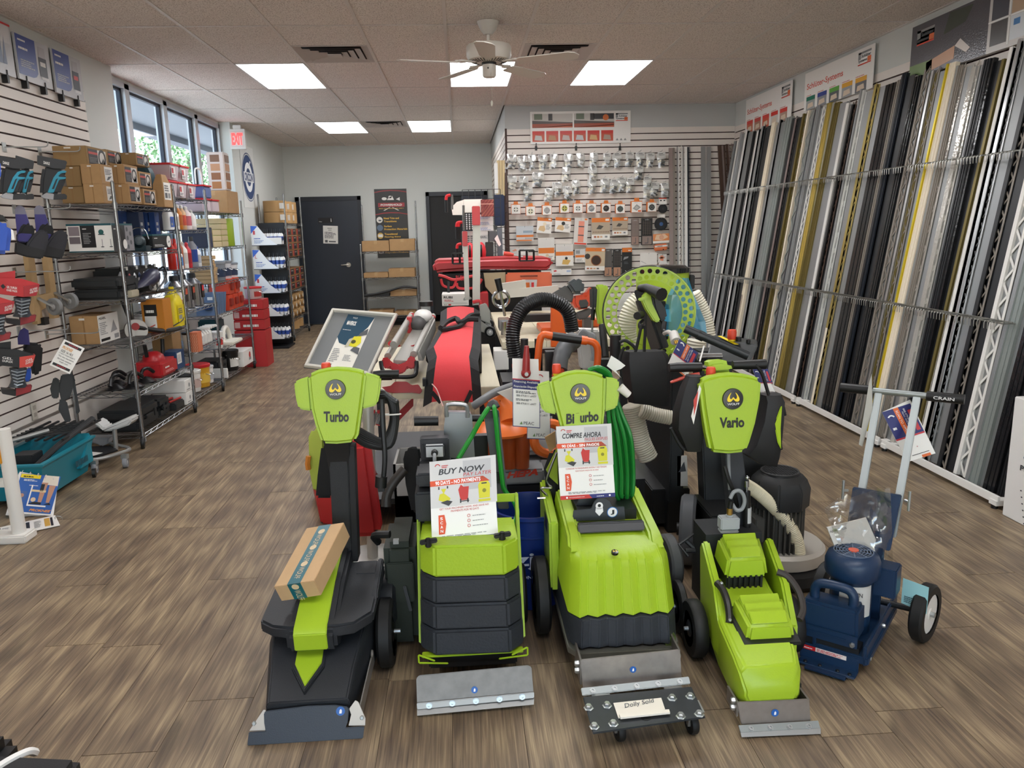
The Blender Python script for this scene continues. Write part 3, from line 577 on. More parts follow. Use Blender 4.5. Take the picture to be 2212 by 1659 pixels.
b=MB(M('26282b',.4)); b.hexa([(.395,2.62,.47),(.64,2.62,.47),(.64,2.66,.47),(.395,2.66,.47)],[(.395,2.64,.5),(.64,2.64,.5),(.64,2.66,.5),(.395,2.66,.5)]); b.build('recess_lip',t,.004)
nL=(0,-1,.1)
slab('lifting_plate',t,M('2E3237',.45),pxs(k6,[(312,285),(318,222),(420,212),(440,168),(462,150),(500,150),(530,172),(545,205),(612,198),(618,275)]),(.5,2.72,.5),nL,.008,.002)
slab('lifting_plate',t,M('2E3237',.45),pxs(k6,[(330,205),(345,165),(365,115),(395,100),(440,105),(460,140),(470,200)]),(.5,2.80,.5),nL,.008,.002)
P=Panel(PL(*k6(440,262),(.5,2.719,.5),V(nL).normalized()),PL(*k6(575,255),(.5,2.719,.5),V(nL).normalized())-PL(*k6(440,262),(.5,2.719,.5),V(nL).normalized()),PL(*k6(440,170),(.5,2.719,.5),V(nL).normalized())-PL(*k6(440,262),(.5,2.719,.5),V(nL).normalized())); wq=M('EDEDED',.4)
P.circ(.2,.72,.16,wq,1,n=14); P.circ(.2,.74,.07,black,2,n=10); P.poly([(.05,.6),(.35,.6),(.37,.35),(.2,.08),(.03,.35)],wq); P.circ(.76,.28,.23,M('1F6FB5',.4)); P.circ(.76,.28,.2,wq,2); P.text('J',.68,.13,.84,.43,black,3,bold=.05); P.done(t,'hook_sticker')
for pts in([(275,385),(375,500)],[(735,345),(790,470)]):
    (ax_,ay_),(bx2,by2)=pts; a=Y(*k6((ax_*2+bx2)/3 if ax_<500 else 762,ay_+10),2.66); c=Y(*k6(348 if ax_<500 else 770,by2-15),2.535)
    b=MB(black); b.loft([[a+V((-.017,.01,-.01)),a+V((.017,.01,-.01)),a+V((.017,0,.008)),a+V((-.017,0,.008))],[c+V((-.013,0,-.012)),c+V((.013,0,-.012)),c+V((.013,0,.012)),c+V((-.013,0,.012))]],sm=False).cyl(c+V((-.018,.0,0)),c+V((.018,0,0)),.017,12); b.build('latch_handle',t,.003)
wolf_logo(t,Z(*k6(557,462),.456),.012,(0,-.25,1),(0,1,0),name='small_badge')
b=MB(wt); b.loft([bring(.325,.705,2.362,3.0,.16,.15,.012,.055),bring(.33,.702,2.375,3.0,.258,.262,.012,.055)],sm=False); b.build('weight',t,.004)
b=MB(M('8F8F86',.4,.7)); b.loft([bring(.322,.708,2.352,3.0,.128,.128,0,.05),bring(.322,.708,2.352,3.0,.152,.152,0,.05)],sm=False); b.build('tray',t,.002)
MB(M('4A5A28',.5)).bx((.655,2.37,.15),(.69,2.40,.185)).build('corner_tab',t)
pk=V((.5,2.27,.1)); nk=V((0,-1,.12)).normalized()
slab('blade_bracket',t,M('A59D96',.36,.75,var=.15,vs=25),pxs(k6,[(355,1085),(935,1025),(945,1215),(375,1262)]),pk,nk,.008,.002)
b=MB(M('8a857f',.4,.7)); A_=PL(*k6(355,1085),pk,nk); B2=PL(*k6(935,1025),pk,nk); b.bx(A_+V((0,.0,-.09)),A_+V((.006,.12,0))); b.build('bracket_cheek',t); b=MB(M('8a857f',.4,.7)); b.bx(B2+V((-.006,0,-.1)),B2+V((0,.12,0))); b.mat(zinc); [cap(b,A_+V((0,.03,z)),(-1,0,0),.011,.014)for z in(-.03,-.055)]; cap(b,B2+V((0,.03,-.04)),(1,0,0),.01,.01); b.build('bracket_cheek',t)
sticker(t,PL(*k6(662,1140),pk,nk)+nk*.001,nk,(0,0,1),.011)
ps,ns=V((.5,2.235,.115)),V((0,-.75,1)).normalized()
slab('clamp_bar',t,M('9CA3A3',.4,.75),pxs(k6,[(360,1247),(985,1180),(995,1222),(370,1292)]),ps,ns,.008,.002)
screw_row(t,[PL(*k6(x,y),ps,ns)for x,y in((428,1265),(555,1252),(682,1238),(807,1225),(931,1212))],ns)
for x in(.27,.735):b=MB(); wheel(b,(x,2.80,.15),(1,0,0),.15,.055,rubber,M('222428',.4),.62); b.build('wheel',t)
b=MB(M('16181b',.6)); b.bx((.36,2.5,.06),(.67,3.0,.135)).bx((.40,2.98,.1),(.63,3.06,.5)); b.build('chassis',t)
# BiTurbo column and head
b=MB(M('26282c',.5)); b.bx((.41,2.92,.48),(.48,2.98,.9)); b.build('column',t,.004)
hp,hn=V((.42,2.78,.95)),V((0,-1,.10)).normalized(); q=lambda x,y:PL(*k7(x,y),hp,hn)
slab('head_shell',t,limeM,pxs(k7,[(232,295),(330,245),(420,215),(520,198),(620,200),(720,218),(825,255),(820,420),(815,640),(790,900),(700,1010),(420,1015),(350,790),(300,600),(255,420)]),hp,hn,.055,.012,3)
slab('head_wing',t,limeM,pxs(k7,[(245,300),(160,325),(95,355),(110,450),(150,600),(190,640),(310,665)]),hp+V((0,.02,0)),hn,.03,.006)
slab('head_wing',t,limeM,pxs(k7,[(815,265),(900,275),(965,300),(965,450),(945,585),(900,605),(805,635)]),hp+V((0,.02,0)),hn,.03,.006)
slab('head_back',t,black,pxs(k7,[(280,300),(790,290),(760,980),(430,980)]),hp+V((0,.055,0)),hn,.05,.01)
wolf_logo(t,q(553,438)+hn*.004,.036,hn)
P=Panel(q(405,768)+hn*.001,q(745,735)-q(405,768),q(405,650)-q(405,768)); P.text('Bi',0,.05,.25,.97,black,bold=.035); P.text('urbo',.43,.05,1,.97,black,bold=.035); P.rect(.30,.9,.4,.95,M('7d8a20',.5)); P.done(t,'lettering')
knob(t,q(325,215)+V((0,.06,-.01)))
# coiled green cable and white connector on the head
t2=thing('green_power_cable','coil of green cable with white connector hanging from the lime BiTurbo head','cable',(.56,2.88,.5)); b=MB(M('197A2E',.38)); rn=random.Random(5)
f=lambda x,y,d:Y(*k7(x,y),d)
for i in range(7):
    a=i*38; d=2.83+(.03 if i%2 else 0)+.004*i
    b.tube(curve([f(640+i*8,195-i*5,d),f(760,165+i*7,d-.01),f(880-i*3,280+i*4,d),f(850+a*.62,620+i*6,d),f(880+a*.9,900,d-.02),f(920+a*.85,1250,d),f(925+a*.8,1480+(i%3)*15,d),f(960+a*.55,1560-(i%4)*20,d+.02)],6),.0083,7)
b.build('cord',t2)
b=MB(M('E2DFD6',.5)); c=f(1010,425,2.80); b.cyl(c+V((-.014,0,.02)),c+V((.02,0,-.012)),.017,12,.014); b.mat(black).cyl(f(950,290,2.83),f(985,380,2.82),.014,10); b.build('connector',t2)
finance_sign('promotion_sign','white sign reading COMPRE AHORA on the ribbed lime stripper',k7(298,788),k7(872,760),k7(922,1525),k7(345,1562),(.43,2.735,.6),(0,-1,.12),('COMPRE AHORA','PAGUES DESPUES','90 DÍAS - SIN PAGOS',('CONSIGUE TU MAQUINARIA AHORA Y NO TENGAS','QUE PAGAR NADA EN 90 DÍAS'),0),(.43,2.78,.5))
# dolly plate in front, resting against the blade bar
t=thing('dolly','dark steel four-bolt dolly plate on swivel casters carrying a handwritten note','dolly',(.52,2.11,0))
zP=.098; dp=[Z(*k6(x,y),zP)for x,y in((372,1297),(1000,1238),(1080,1415),(430,1508))]
MB(M('35393D',.4,.3,var=.15,vs=25)).prism(dp,(0,0,-.006)).build('plate',t,.002)
b=MB(zinc)
for i,(x,y)in enumerate(((405,1365),(512,1352),(888,1310),(993,1300),(438,1474),(548,1458),(938,1414),(1045,1402))):
    c=Z(*k6(x,y),zP); b=MB(zinc); b.lathe([(.016,0),(.016,.002),(.011,.003),(.011,.010),(.008,.013),(.001,.013)],c,(0,0,1),6); b.build('bolt',t)
MB(black).lathe([(.016,0),(.016,.001),(.001,.001)],Z(*k6(735,1418),zP),(0,0,1),16).build('hole',t)
for c in((.44,2.105),(.672,2.115),(.40,2.20),(.64,2.22)):
    c=V((c[0],c[1],.036)); b=MB(zinc); b.bx(c+V((-.03,-.03,.052)),c+V((.03,.03,.056))); b.hexa([c+V((-.014,-.022,.05)),c+V((.014,-.022,.05)),c+V((.014,.022,.05)),c+V((-.014,.022,.05))],[c+V((-.016,-.012,-.006)),c+V((.016,-.012,-.006)),c+V((.016,.004,-.006)),c+V((-.016,.004,-.006))]); wheel(b,c,(1,.15,0),.036,.022,rubber,dgrey,.5); b.build('caster',t)
t=thing('note','handwritten paper note reading Dolly Sold on the dolly plate','note',Z(1380,1530,.1)); nz=[Z(*k6(x,y),.1)for x,y in((578,1425),(848,1372),(825,1305),(548,1335))]
b=MB(M('EFEADC',.7)); fold=[Z(*k6(x,y),.104)for x,y in((590,1428),(876,1398),(870,1380),(582,1408))]; b.prism(nz,(0,0,.0008)).prism(fold,(0,0,.006)); b.build('paper',t)
P=Panel(nz[0]+V((0,0,.0012)),nz[1]-nz[0],nz[3]-nz[0]); P.text('Dolly Sold',.2,.45,.85,.8,M('3a4550',.6),shear=.2); P.done(t,'handwriting')
# ---- Vario
k8=crop(1400,680,4.879); k9=crop(1400,980,5.184)
t=thing('compact_stripper','slim lime floor stripper with two motor covers and Vario head','floor stripper',(1.0,2.5,0))
def vr(y,xl,xr,zb,zt,ch):return[V((xl+.01,y,zb)),V((xl,y,zb+ch)),V((xl,y,zt-ch)),V((xl+ch,y,zt)),V((xr-ch,y,zt)),V((xr,y,zt-ch)),V((xr,y,zb+ch)),V((xr-.01,y,zb))]
b=MB(limeM); b.loft([vr(2.105,.838,1.006,.10,.155,.022),vr(2.135,.826,1.024,.078,.205,.02),vr(2.20,.826,1.040,.06,.222,.015),vr(2.36,.838,1.072,.06,.235,.015),vr(2.50,.856,1.09,.07,.26,.015),vr(2.62,.872,1.10,.09,.27,.012)],sm=True); b.build('shell',t,.006)
b=MB(limeM); o=[(2.36,.20),(2.42,.255),(2.48,.31),(2.70,.385),(2.735,.35),(2.70,.12),(2.45,.08),(2.36,.1)] # raised side cheeks
for x0,x1,dx in((.838,.868,.04),(1.085,1.115,.04)):b=MB(limeM); b.hexa([(x0+(y-2.36)*dx/.34,y,z)for y,z in o],[(x1+(y-2.36)*dx/.34,y,z)for y,z in o]); b.build('cheek',t,.008)
def mcover(y0,y1,xl,xr,zb,zt,dxb,name):
    b=MB(limeM); A=[V((xl,y0,zb)),V((xr,y0,zb)),V((xr+dxb+.02,y1,zb+.01)),V((xl+dxb-.01,y1,zb+.01))]
    Bq=[V((xl+.012,y0+.004,zt-.01)),V((xr-.012,y0+.004,zt-.01)),V((xr+dxb,y1-.006,zt+.012)),V((xl+dxb+.004,y1-.006,zt+.012))]
    b.loft([A,Bq],sm=False); b.build(name,t,.012,3)
    b=MB(limeM); n3=3
    for i in range(n3):
        s0,s1=i/n3*.88+.05,(i+.85)/n3*.88+.07; L=lambda s,o_:Bq[0].lerp(Bq[3],s)+V((.014,0,o_)); R_=lambda s,o_:Bq[1].lerp(Bq[2],s)+V((-.014,0,o_))
        b.hexa([L(s0,.0),R_(s0,.0),R_(s1,.0),L(s1,.0)],[L(s0,.000),R_(s0,.000),R_(s1,.016),L(s1,.016)])
    b.build('louvre',t,.002)
    b=MB(M('1C1D1F',.5)); c=(A[0]+A[2])/2;
    for i in range(7):b.bx((xl+.02+i*(xr-xl-.04)/6-.004,y0+.01,zb-.07),(xl+.02+i*(xr-xl-.04)/6+.004,y0+.03,zb+.01))
    b.bx((xl+.012,y0+.02,zb-.08),(xr-.012,y1-.01,zb+.012)); b.build('motor',t)
mcover(2.25,2.42,.888,1.058,.196,.286,.012,'motor_cover'); mcover(2.53,2.70,.912,1.072,.305,.392,.022,'motor_cover')
MB(black).hexa([(.872,2.225,.212),(1.065,2.225,.212),(1.085,2.44,.24),(.885,2.44,.24)],[(.872,2.225,.224),(1.065,2.225,.224),(1.085,2.44,.25),(.885,2.44,.25)]).build('seal',t,.003)
b=MB(M('201e1c',.45)); b.tube(curve([(.862,2.47,.325),(.872,2.44,.315),(.877,2.40,.285),(.875,2.37,.245),(.868,2.355,.23)],5),.013,8); b.mat(zinc); cap(b,V((.872,2.452,.33)),(0,-.4,1),.006,.006); cap(b,V((.87,2.352,.244)),(0,-.6,1),.006,.006); b.build('carry_handle',t)
b=MB(M('3a3431',.5)); b.tube(curve([(1.10,2.52,.33),(1.13,2.50,.32),(1.155,2.46,.28),(1.155,2.42,.235),(1.13,2.39,.21)],5),.013,8); b.build('carry_handle',t)
pv2,nv2=V((.9,2.10,.05)),V((0,-1,.12)).normalized()
slab('blade_bracket',t,M('9C938C',.38,.7,var=.12,vs=25),pxs(k6,[(1262,1330),(1682,1312),(1690,1448),(1290,1462)]),pv2,nv2,.007,.002)
b=MB(M('8a857f',.4,.7)); A_=PL(*k6(1262,1330),pv2,nv2); B2=PL(*k6(1682,1312),pv2,nv2); b.bx(A_+V((0,0,-.05)),A_+V((.006,.09,0))); b.build('bracket_cheek',t); b=MB(M('8a857f',.4,.7)); b.bx(B2+V((-.006,0,-.06)),B2+V((0,.09,0))); b.mat(zinc); [cap(b,A_+V((0,.02,z)),(-1,0,0),.010,.012)for z in(-.006,-.03)]; b.build('bracket_cheek',t)
pv3,nv3=Z(*k6(1510,1495),.02),V((0,-.6,1)).normalized()
slab('clamp_bar',t,M('9CA3A3',.4,.75),pxs(k6,[(1272,1462),(1733,1435),(1745,1480),(1285,1506)]),pv3,nv3,.006,.001)
slab('blade',t,M('A9A49C',.35,.8),pxs(k6,[(1283,1506),(1747,1480),(1748,1513),(1290,1532)]),pv3,(0,-1,.6),.003)
screw_row(t,[PL(*k6(x,y),pv3,nv3)for x,y in((1343,1484),(1455,1478),(1567,1475),(1677,1470))],nv3,r=.007)
sticker(t,PL(*k6(1482,1390),pv2,nv2)+nv2*.001,nv2,(0,0,1),.012)
for c,r,w_,m_ in(((.815,2.56,.105),.105,.05,rubber),((.80,2.72,.11),.10,.03,rubber),((1.17,2.56,.105),.105,.05,rubber)):
    b=MB(); wheel(b,c,(1,0,0),r,w_,m_,M('2a2c30',.35),.62); b.mat(zinc).cyl(V(c),V(c)+V((-.04 if c[0]<1 else .04,0,0)),.008,8); b.build('wheel',t)
b=MB(M('1b1d20',.6)); b.bx((.86,2.2,.035),(1.06,2.8,.09)).bx((.90,2.72,.1),(1.12,2.88,.40)); b.build('chassis',t)
# small pneumatic rear wheel on a tube arm
b=MB(); wheel(b,(.815,2.93,.2),(1,.1,0),.115,.05,M('4A4B4C',.6),black,.62); b.build('rear_wheel',t)
MB(M('2a2b2d',.45)).tube([Y(*k9(660,790),2.9),Y(*k9(345,1020),2.85),Y(*k9(445,1150),2.83)],.006,6).tube([Y(*k9(430,975),2.88),Y(*k9(520,1060),2.86)],.011,8).tube([Y(*k9(415,1085),2.85),Y(*k9(620,1085),2.85)],.011,8).build('wheel_arm',t)
# column, plug, gas spring
MB(M('2D3035',.45)).hexa([(1.035,2.80,.38),(1.115,2.80,.38),(1.115,2.87,.38),(1.035,2.87,.38)],[(.98,2.80,.80),(1.045,2.80,.80),(1.045,2.86,.80),(.98,2.86,.80)]).build('column',t,.003)
p=Y(*k9(905,900),2.74); g=M('A8ACAD',.45); b=MB(g); b.bx(p+V((-.045,-.02,-.015)),p+V((.045,.03,-.005))).bx(p+V((-.036,-.016,-.006)),p+V((.034,.028,.02))).bx(p+V((-.038,-.018,.022)),p+V((.036,.03,.07))).bx(p+V((-.012,-.01,.07)),p+V((.012,.014,.082))); b.build('plug',t,.004)
b=MB(M('B08A45',.3,.8)); b.cyl(p+V((0,0,.08)),p+V((0,0,.105)),.011,6).mat(black).cyl(p+V((0,0,.105)),p+V((.004,0,.135)),.010,10); b.build('cable_gland',t)
f=lambda x,y,d=2.74:Y(*k9(x,y),d)
b=MB(M('8C9093',.45)); b.tube(curve([f(920,500),f(960,430),f(1020,415),f(1065,460),f(1080,540),f(1050,620),f(990,630),f(940,560,2.78)]),.0075,8).tube(curve([f(900,0,2.80),f(905,200,2.80),f(915,400,2.80)]),.007,8); b.build('cord',t)
b=MB(black); b.cyl(f(1105,880,2.78),f(1105,420,2.78),.014,12).mat(M('B9BBBA',.5)).cyl(f(1112,770,2.78),f(1115,600,2.78),.0145,12).mat(chrome).cyl(f(1105,420,2.78),f(1105,330,2.78),.005,8).cyl(f(1102,370,2.78),f(1102,300,2.78),.010,10).ball(f(1110,270,2.78),.009,10); b.build('gas_spring',t)
MB(black).tube(curve([f(860,140,2.79),f(900,280,2.78),f(960,430,2.78),f(1000,590,2.8)]),.008,8).build('black_hose',t)
# Vario head
hp,hn=V((.95,2.72,.9)),V((0,-1,.10)).normalized(); q=lambda x,y,o=0:PL(*k8(x,y),hp+V((0,o,0)),hn)
slab('head_shell',t,limeM,pxs(k8,[(545,700),(650,650),(780,624),(900,616),(1020,625),(1120,648),(1205,682),(1190,900),(1140,1150),(1080,1350),(1040,1450),(860,1468),(665,1452),(620,1250),(580,1000)]),hp,hn,.06,.014,3)
slab('head_back',t,black,pxs(k8,[(600,690),(1160,670),(1020,1430),(690,1430)]),hp+V((0,.06,0)),hn,.05,.01)
slab('head_hood',t,limeM,pxs(k8,[(610,520),(690,485),(800,478),(880,500),(915,610),(610,640)]),hp+V((0,.10,0)),hn,.08,.015)
wolf_logo(t,q(890,885)+hn*.004,.038,hn)
P=Panel(q(752,1195)+hn*.001,q(1012,1185)-q(752,1195),q(752,1082)-q(752,1195)); P.text('Vario',0,0,1,1,black,bold=.035); P.done(t,'lettering')
knob(t,q(660,640,.07)+V((0,0,0)),.018,.032)
b=MB(black); b.tube([q(222,560,.12),q(300,555,.12),q(560,550,.12)],[.017,.019,.018],12).mat(chrome).tube([q(555,545,.12),q(620,560,.12)],.008,8); b.build('handlebar',t); b=MB(black); b.tube([q(890,530,.12),q(1235,520,.12)],[.017,.02],12); b.build('handlebar',t)
MB(M('C4493A',.4)).tube(curve([q(540,625,.10),q(400,655,.10),q(235,712,.10)]),[.008,.008,.008,.008,.008,.008,.008,.008,.008,.007,.007,.007,.006,.006,.006,.005,.004],8).build('brake_lever',t)
# ---- big planetary grinder behind
t=thing('floor_grinder','big black floor grinder with ribbed motor and cream hose','grinder',(1.5,3.3,0))
dk=M('1E1F20',.5); mg=M('54534F',.45,.4); c=V((1.365,3.15,0))
b=MB(M('C9C4BB',.4,.3)); b.lathe([(.19,.075),(.205,.085),(.205,.135),(.19,.15),(.13,.15),(.001,.145)],c+V((.03,.06,0)),(0,0,1),36); b.build('gear_plate',t)
b=MB(dk); b.lathe([(.22,.01),(.23,.03),(.22,.07),(.18,.08),(.001,.08)],c+V((.03,.04,0)),(0,0,1),36); b.build('skirt',t)
b=MB(mg); b.lathe([(.09,.14),(.09,.36)],c,(0,0,1),20)
for i in range(30):
    a=2*PI*i/30; b.bar(c+V((math.cos(a)*.1,math.sin(a)*.1,.15)),c+V((math.cos(a)*.1,math.sin(a)*.1,.36)),.007,.026,(math.cos(a),math.sin(a),0))
b.build('motor',t)
def octo(r,z):return[c+V((math.cos(PI/8+PI*i/4)*r,math.sin(PI/8+PI*i/4)*r,z))for i in range(8)]
b=MB(dk); b.loft([octo(.130,.345),octo(.133,.43),octo(.118,.465),octo(.09,.495)],sm=False); b.build('fan_cover',t,.006)
b=MB(M('2a2a2b',.6)); b.torus(c+V((0,0,.498)),(0,0,1),.078,.005,28,6)
for i in range(-6,7):L=math.sqrt(max(0,.078**2-(i*.0118)**2)); b.bar(c+V((i*.0118,-L,.498)),c+V((i*.0118,L,.498)),.004); b.bar(c+V((-L,i*.0118,.5)),c+V((L,i*.0118,.5)),.003)
b.build('fan_grille',t)
b=MB(mg); b.bx(c+V((-.13,-.08,.2)),c+V((-.09,.03,.31))); b.build('terminal_box',t,.004)
f=lambda x,y,d:Y(*k9(x,y),d)
MB(M('D6CDB0',.4)).hose([f(1060,330,3.02),f(1220,430,3.04),f(1400,590,3.06),f(1560,770,3.06),f(1660,960,3.06),f(1690,1130,3.06),f(1685,1290,3.06),f(1680,1370,3.06)],.0255,.003,.008,14).build('suction_hose',t)
b=MB(dk); b.cyl(f(1680,1440,3.06),f(1680,1340,3.06),.03,14); b.mat(chrome).torus(f(1682,1280,3.06),(0,0,1),.030,.003,20,6); b.build('hose_port',t)
for i,(cx,cy,r_)in enumerate(((1.02,3.34,.165),(1.05,3.95,.11))):
    b=MB(); wheel(b,(cx,cy,r_),(1,-.35,0),r_,.07,M('55585C',.6),black,.74); b.mat(dk).cyl(V((cx,cy,r_)),V((cx-.05,cy+.015,r_)),.03,12); b.build('wheel',t)
b=MB(dk); b.bx((1.08,3.2,.1),(1.36,3.5,.28)).hexa([(1.12,3.4,.2),(1.26,3.4,.2),(1.26,3.5,.2),(1.12,3.5,.2)],[(1.10,3.5,.98),(1.26,3.5,.98),(1.26,3.62,.98),(1.10,3.62,.98)]).bx((1.20,3.3,.4),(1.36,3.45,.86)); b.build('frame',t,.006)
k10=crop(1250,560,5.184)
b=MB(M('25292b',.4)); b.tube([Y(*k10(1190,775),3.3),Y(*k10(1900,1085),3.2)],.019,12).tube([Y(*k10(1330,840),3.28),Y(*k10(1400,870),3.275)],.022,12); b.build('handlebar',t)
pb=V((1.3,3.42,1.1)); b=MB(M('2e3131',.45)); p=Y(*k10(1420,1150),3.42); b.hexa([Y(*k10(1415,1160),3.38),Y(*k10(1920,1160),3.38),Y(*k10(1920,1160),3.6),Y(*k10(1415,1160),3.6)],[Y(*k10(1500,860),3.52),Y(*k10(2010,960),3.40),Y(*k10(2000,900),3.64),Y(*k10(1540,850),3.64)]); b.build('control_box',t,.006)
MB(yellow).hexa([Y(*k10(1560,862),3.50),Y(*k10(1600,862),3.50),Y(*k10(1790,955),3.42),Y(*k10(1745,955),3.42)],[Y(*k10(1560,858),3.50),Y(*k10(1600,858),3.50),Y(*k10(1790,950),3.42),Y(*k10(1745,950),3.42)]).build('warning_strip',t)
knob(t,Y(*k10(1715,885),3.45),.021,.04)
b=MB(black); b.cyl(Y(*k10(1790,920),3.43),Y(*k10(1790,870),3.43),.013,10).cyl(Y(*k10(1900,935),3.43),Y(*k10(1900,900),3.43),.010,10); b.mat(chrome).tube([Y(*k10(1330,1090),3.4),Y(*k10(1430,1085),3.4),Y(*k10(1600,1085),3.4)],[.02,.015,.015],12); b.build('switch',t)
# ---- blue stripper with T handle
t=thing('blue_stripper','dark blue upright floor stripper with T handle and white-hubbed wheel','floor stripper',(1.235,2.375,0),math.radians(-41)); F=FR[t.name]
navyb=M('16304F',.38,bump=.12,bs=150); galv=M('A4ABAB',.38,.8)
def LB(m):b=MB(m); b.T=F; return b
LB(navyb).hexa([(-.105,0,.012),(.09,0,.012),(.09,.05,.012),(-.105,.05,.012)],[(-.105,.004,.018),(.09,.004,.018),(.09,.05,.02),(-.105,.05,.02)]).bx((-.075,-.022,.010),(.065,.005,.016)).bx((-.11,.045,.012),(.09,.056,.072)).build('foot_plate',t,.003)
b=LB(black); [b.lathe([(.007,0),(.006,.004),(.001,.004)],(x,.015,.02),(0,0,1),8)for x in(-.08,-.03,.03,.07)]; b.build('foot_screw',t)
P=Panel(F@V((-.10,.044,.052)),(F.to_3x3()@V((.15,0,0))),V((0,0,.016))); P.rect(0,0,.3,1,red); P.rect(.3,0,1,1,M('E8DCD8',.5)); P.lines(.33,.15,.97,.9,3,red,2); P.lines(.04,.3,.27,.7,1,M('F0E0E0',.5),2); P.done(t,'warning_label')
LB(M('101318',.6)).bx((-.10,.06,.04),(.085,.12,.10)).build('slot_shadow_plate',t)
b=LB(navyb); b.bx((-.118,.05,.10),(.08,.058,.145)).bx((-.09,.045,.122),(.045,.05,.13)); b.build('clamp_plate',t,.002)
b=LB(zinc); cap(b,V((-.105,.05,.135)),F.to_3x3()@V((0,-1,0))if 0 else(0,-1,0),.009,.012); cap(b,V((.065,.05,.115)),(0,-1,0),.009,.012); b.build('bolt',t)
b=LB(navyb); b.hexa([(-.12,.06,.12),(.078,.06,.12),(.078,.165,.12),(-.12,.165,.12)],[(-.115,.062,.232),(.073,.062,.232),(.073,.165,.232),(-.115,.165,.232)]); b.build('weight_block',t,.010)
LB(navyb).tube(curve([(-.085,.11,.225),(-.085,.11,.265),(-.06,.11,.288),(.02,.11,.288),(.045,.11,.265),(.045,.11,.225)],6),.017,10).build('block_handle',t)
b=LB(navyb); b.bx((-.06,.05,.05),(.12,.52,.078)).bx((.10,.05,.045),(.112,.55,.12)).bx((-.07,.05,.045),(-.058,.55,.12)); b.build('base_frame',t,.004)
b=LB(navyb); c=V((.005,.245,0)); b.lathe([(.072,.08),(.072,.30)],c,(0,0,1),24); b.build('motor',t)
b=LB(M('C9C8C4',.5)); b.loft([[c+V((math.cos(a)*.0728,math.sin(a)*.0728,z))for a in[-1.9+.1*i for i in range(18)]]for z in(.15,.27)],cap=False,closed=False); b.build('rating_plate',t)
P=Panel(F@(c+V((.005,-.0735,.235))),F.to_3x3()@V((.05,.01,0)),V((0,0,.016))); P.text('CRAIN',0,0,1,1,M('22252b',.5),bold=.02); P.done(t,'motor_lettering')
b=LB(navyb); b.lathe([(.07,.285),(.09,.29),(.096,.305),(.096,.345),(.088,.368),(.068,.380),(.066,.374),(.001,.372)],c,(0,0,1),32); b.build('motor_cap',t)
b=LB(M('0c0e12',.7)); b.lathe([(.066,.375),(.001,.376)],c,(0,0,1),24); b.mat(M('5C6A80',.35))
for r_ in(.025,.036,.047,.058,.067):b.torus(c+V((0,0,.381)),(0,0,1),r_,.0022,28,5)
for i in range(10):a=2*PI*i/10; b.bar(c+V((math.cos(a)*.018,math.sin(a)*.018,.381)),c+V((math.cos(a)*.067,math.sin(a)*.067,.381)),.004)
b.mat(M('E0664E',.5)).lathe([(.018,.380),(.018,.385),(.001,.386)],c,(0,0,1),18); b.build('fan_grille',t)
LB(navyb).bx((.07,.27,.215),(.15,.36,.325)).build('switch_box',t,.005)
FH=F@MX.Translation((-.035,0,0))
def LH(m):b=MB(m); b.T=FH; return b
b=LH(navyb); b.hexa([(-.02,.36,.36),(.14,.36,.36),(.14,.375,.36),(-.02,.375,.36)],[(-.015,.41,.565),(.155,.41,.565),(.155,.425,.565),(-.015,.425,.565)]).bx((-.01,.36,.06),(.12,.378,.37)); b.build('handle_bracket',t,.003)
for s,(x0,x1)in(('l',(.005,.012)),('r',(.135,.148))):LH(galv).hexa([(x0-.014,.40,.40),(x0+.014,.40,.40),(x0+.014,.425,.40),(x0-.014,.425,.40)],[(x1-.013,.60,.905),(x1+.013,.60,.905),(x1+.013,.624,.905),(x1-.013,.624,.905)]).build('handle_tube',t,.003)
LH(galv).tube([(-.02,.612,.908),(.19,.612,.908)],.0125,12).build('crossbar',t)
b=LH(black); b.tube([(-.13,.612,.908),(-.01,.612,.908)],.019,14); b.build('grip',t); b=LH(black); b.tube([(.18,.612,.908),(.305,.612,.908)],.019,14); b.build('grip',t)
P=Panel(FH@V((.205,.5925,.902)),F.to_3x3()@V((.07,0,0)),V((0,0,.012))); P.text('CRAIN',0,0,1,1,M('D8D8D8',.5),bold=.02); P.done(t,'grip_lettering')
b=LH(zinc)
for x in(-.03,.168):b.tube([(x,.41,.55),(x+(-.015 if x<0 else .015),.40,.55)],.006,6).tube([(x+(-.016 if x<0 else .016),.40,.515),(x+(-.016 if x<0 else .016),.40,.59)],.005,8)
b.build('tommy_screw',t)
for x in(.225,-.13):
    b=LB(rubber)
    b.mat(rubber); a=V((1,-.16,0)); cw=V((x,.45,.112))
    b.lathe([(.076,-.024),(.104,-.024),(.112,-.016),(.112,.016),(.104,.024),(.076,.024)],cw,a,28,cap=False); b.mat(M('E6E3DC',.4)).lathe([(.076,-.018),(.03,-.012),(.02,-.02),(.001,-.02)],cw,a,20); b.lathe([(.076,.018),(.03,.012),(.02,.02),(.001,.02)],cw,a,20); b.mat(zinc).lathe([(.011,.012),(.011,.036),(.001,.036)],cw,a,6); b.build('wheel',t)
LB(M('14161a',.5)).tube([(-.13,.45,.112),(.225,.45,.112)],.012,10).build('axle',t)
b=LB(zinc); cap(b,V((.112,.30,.09)),(1,0,0),.008,.01); cap(b,V((.112,.09,.06)),(1,0,0),.008,.01); b.build('bolt',t)
t3=thing('hang_card','pale blue card tied to the back of the blue stripper','tag',F@V((.15,.38,.14))); p=F@V((.15,.40,.20)); q1=F.to_3x3()@V((.09,-.02,0)); MB(M('9FD3D8',.6)).prism([p+V((0,0,-.05)),p+q1+V((0,0,-.06)),p+q1+V((0,0,.045)),p+V((0,0,.05))],F.to_3x3()@V((0,.002,0))).build('card',t3)
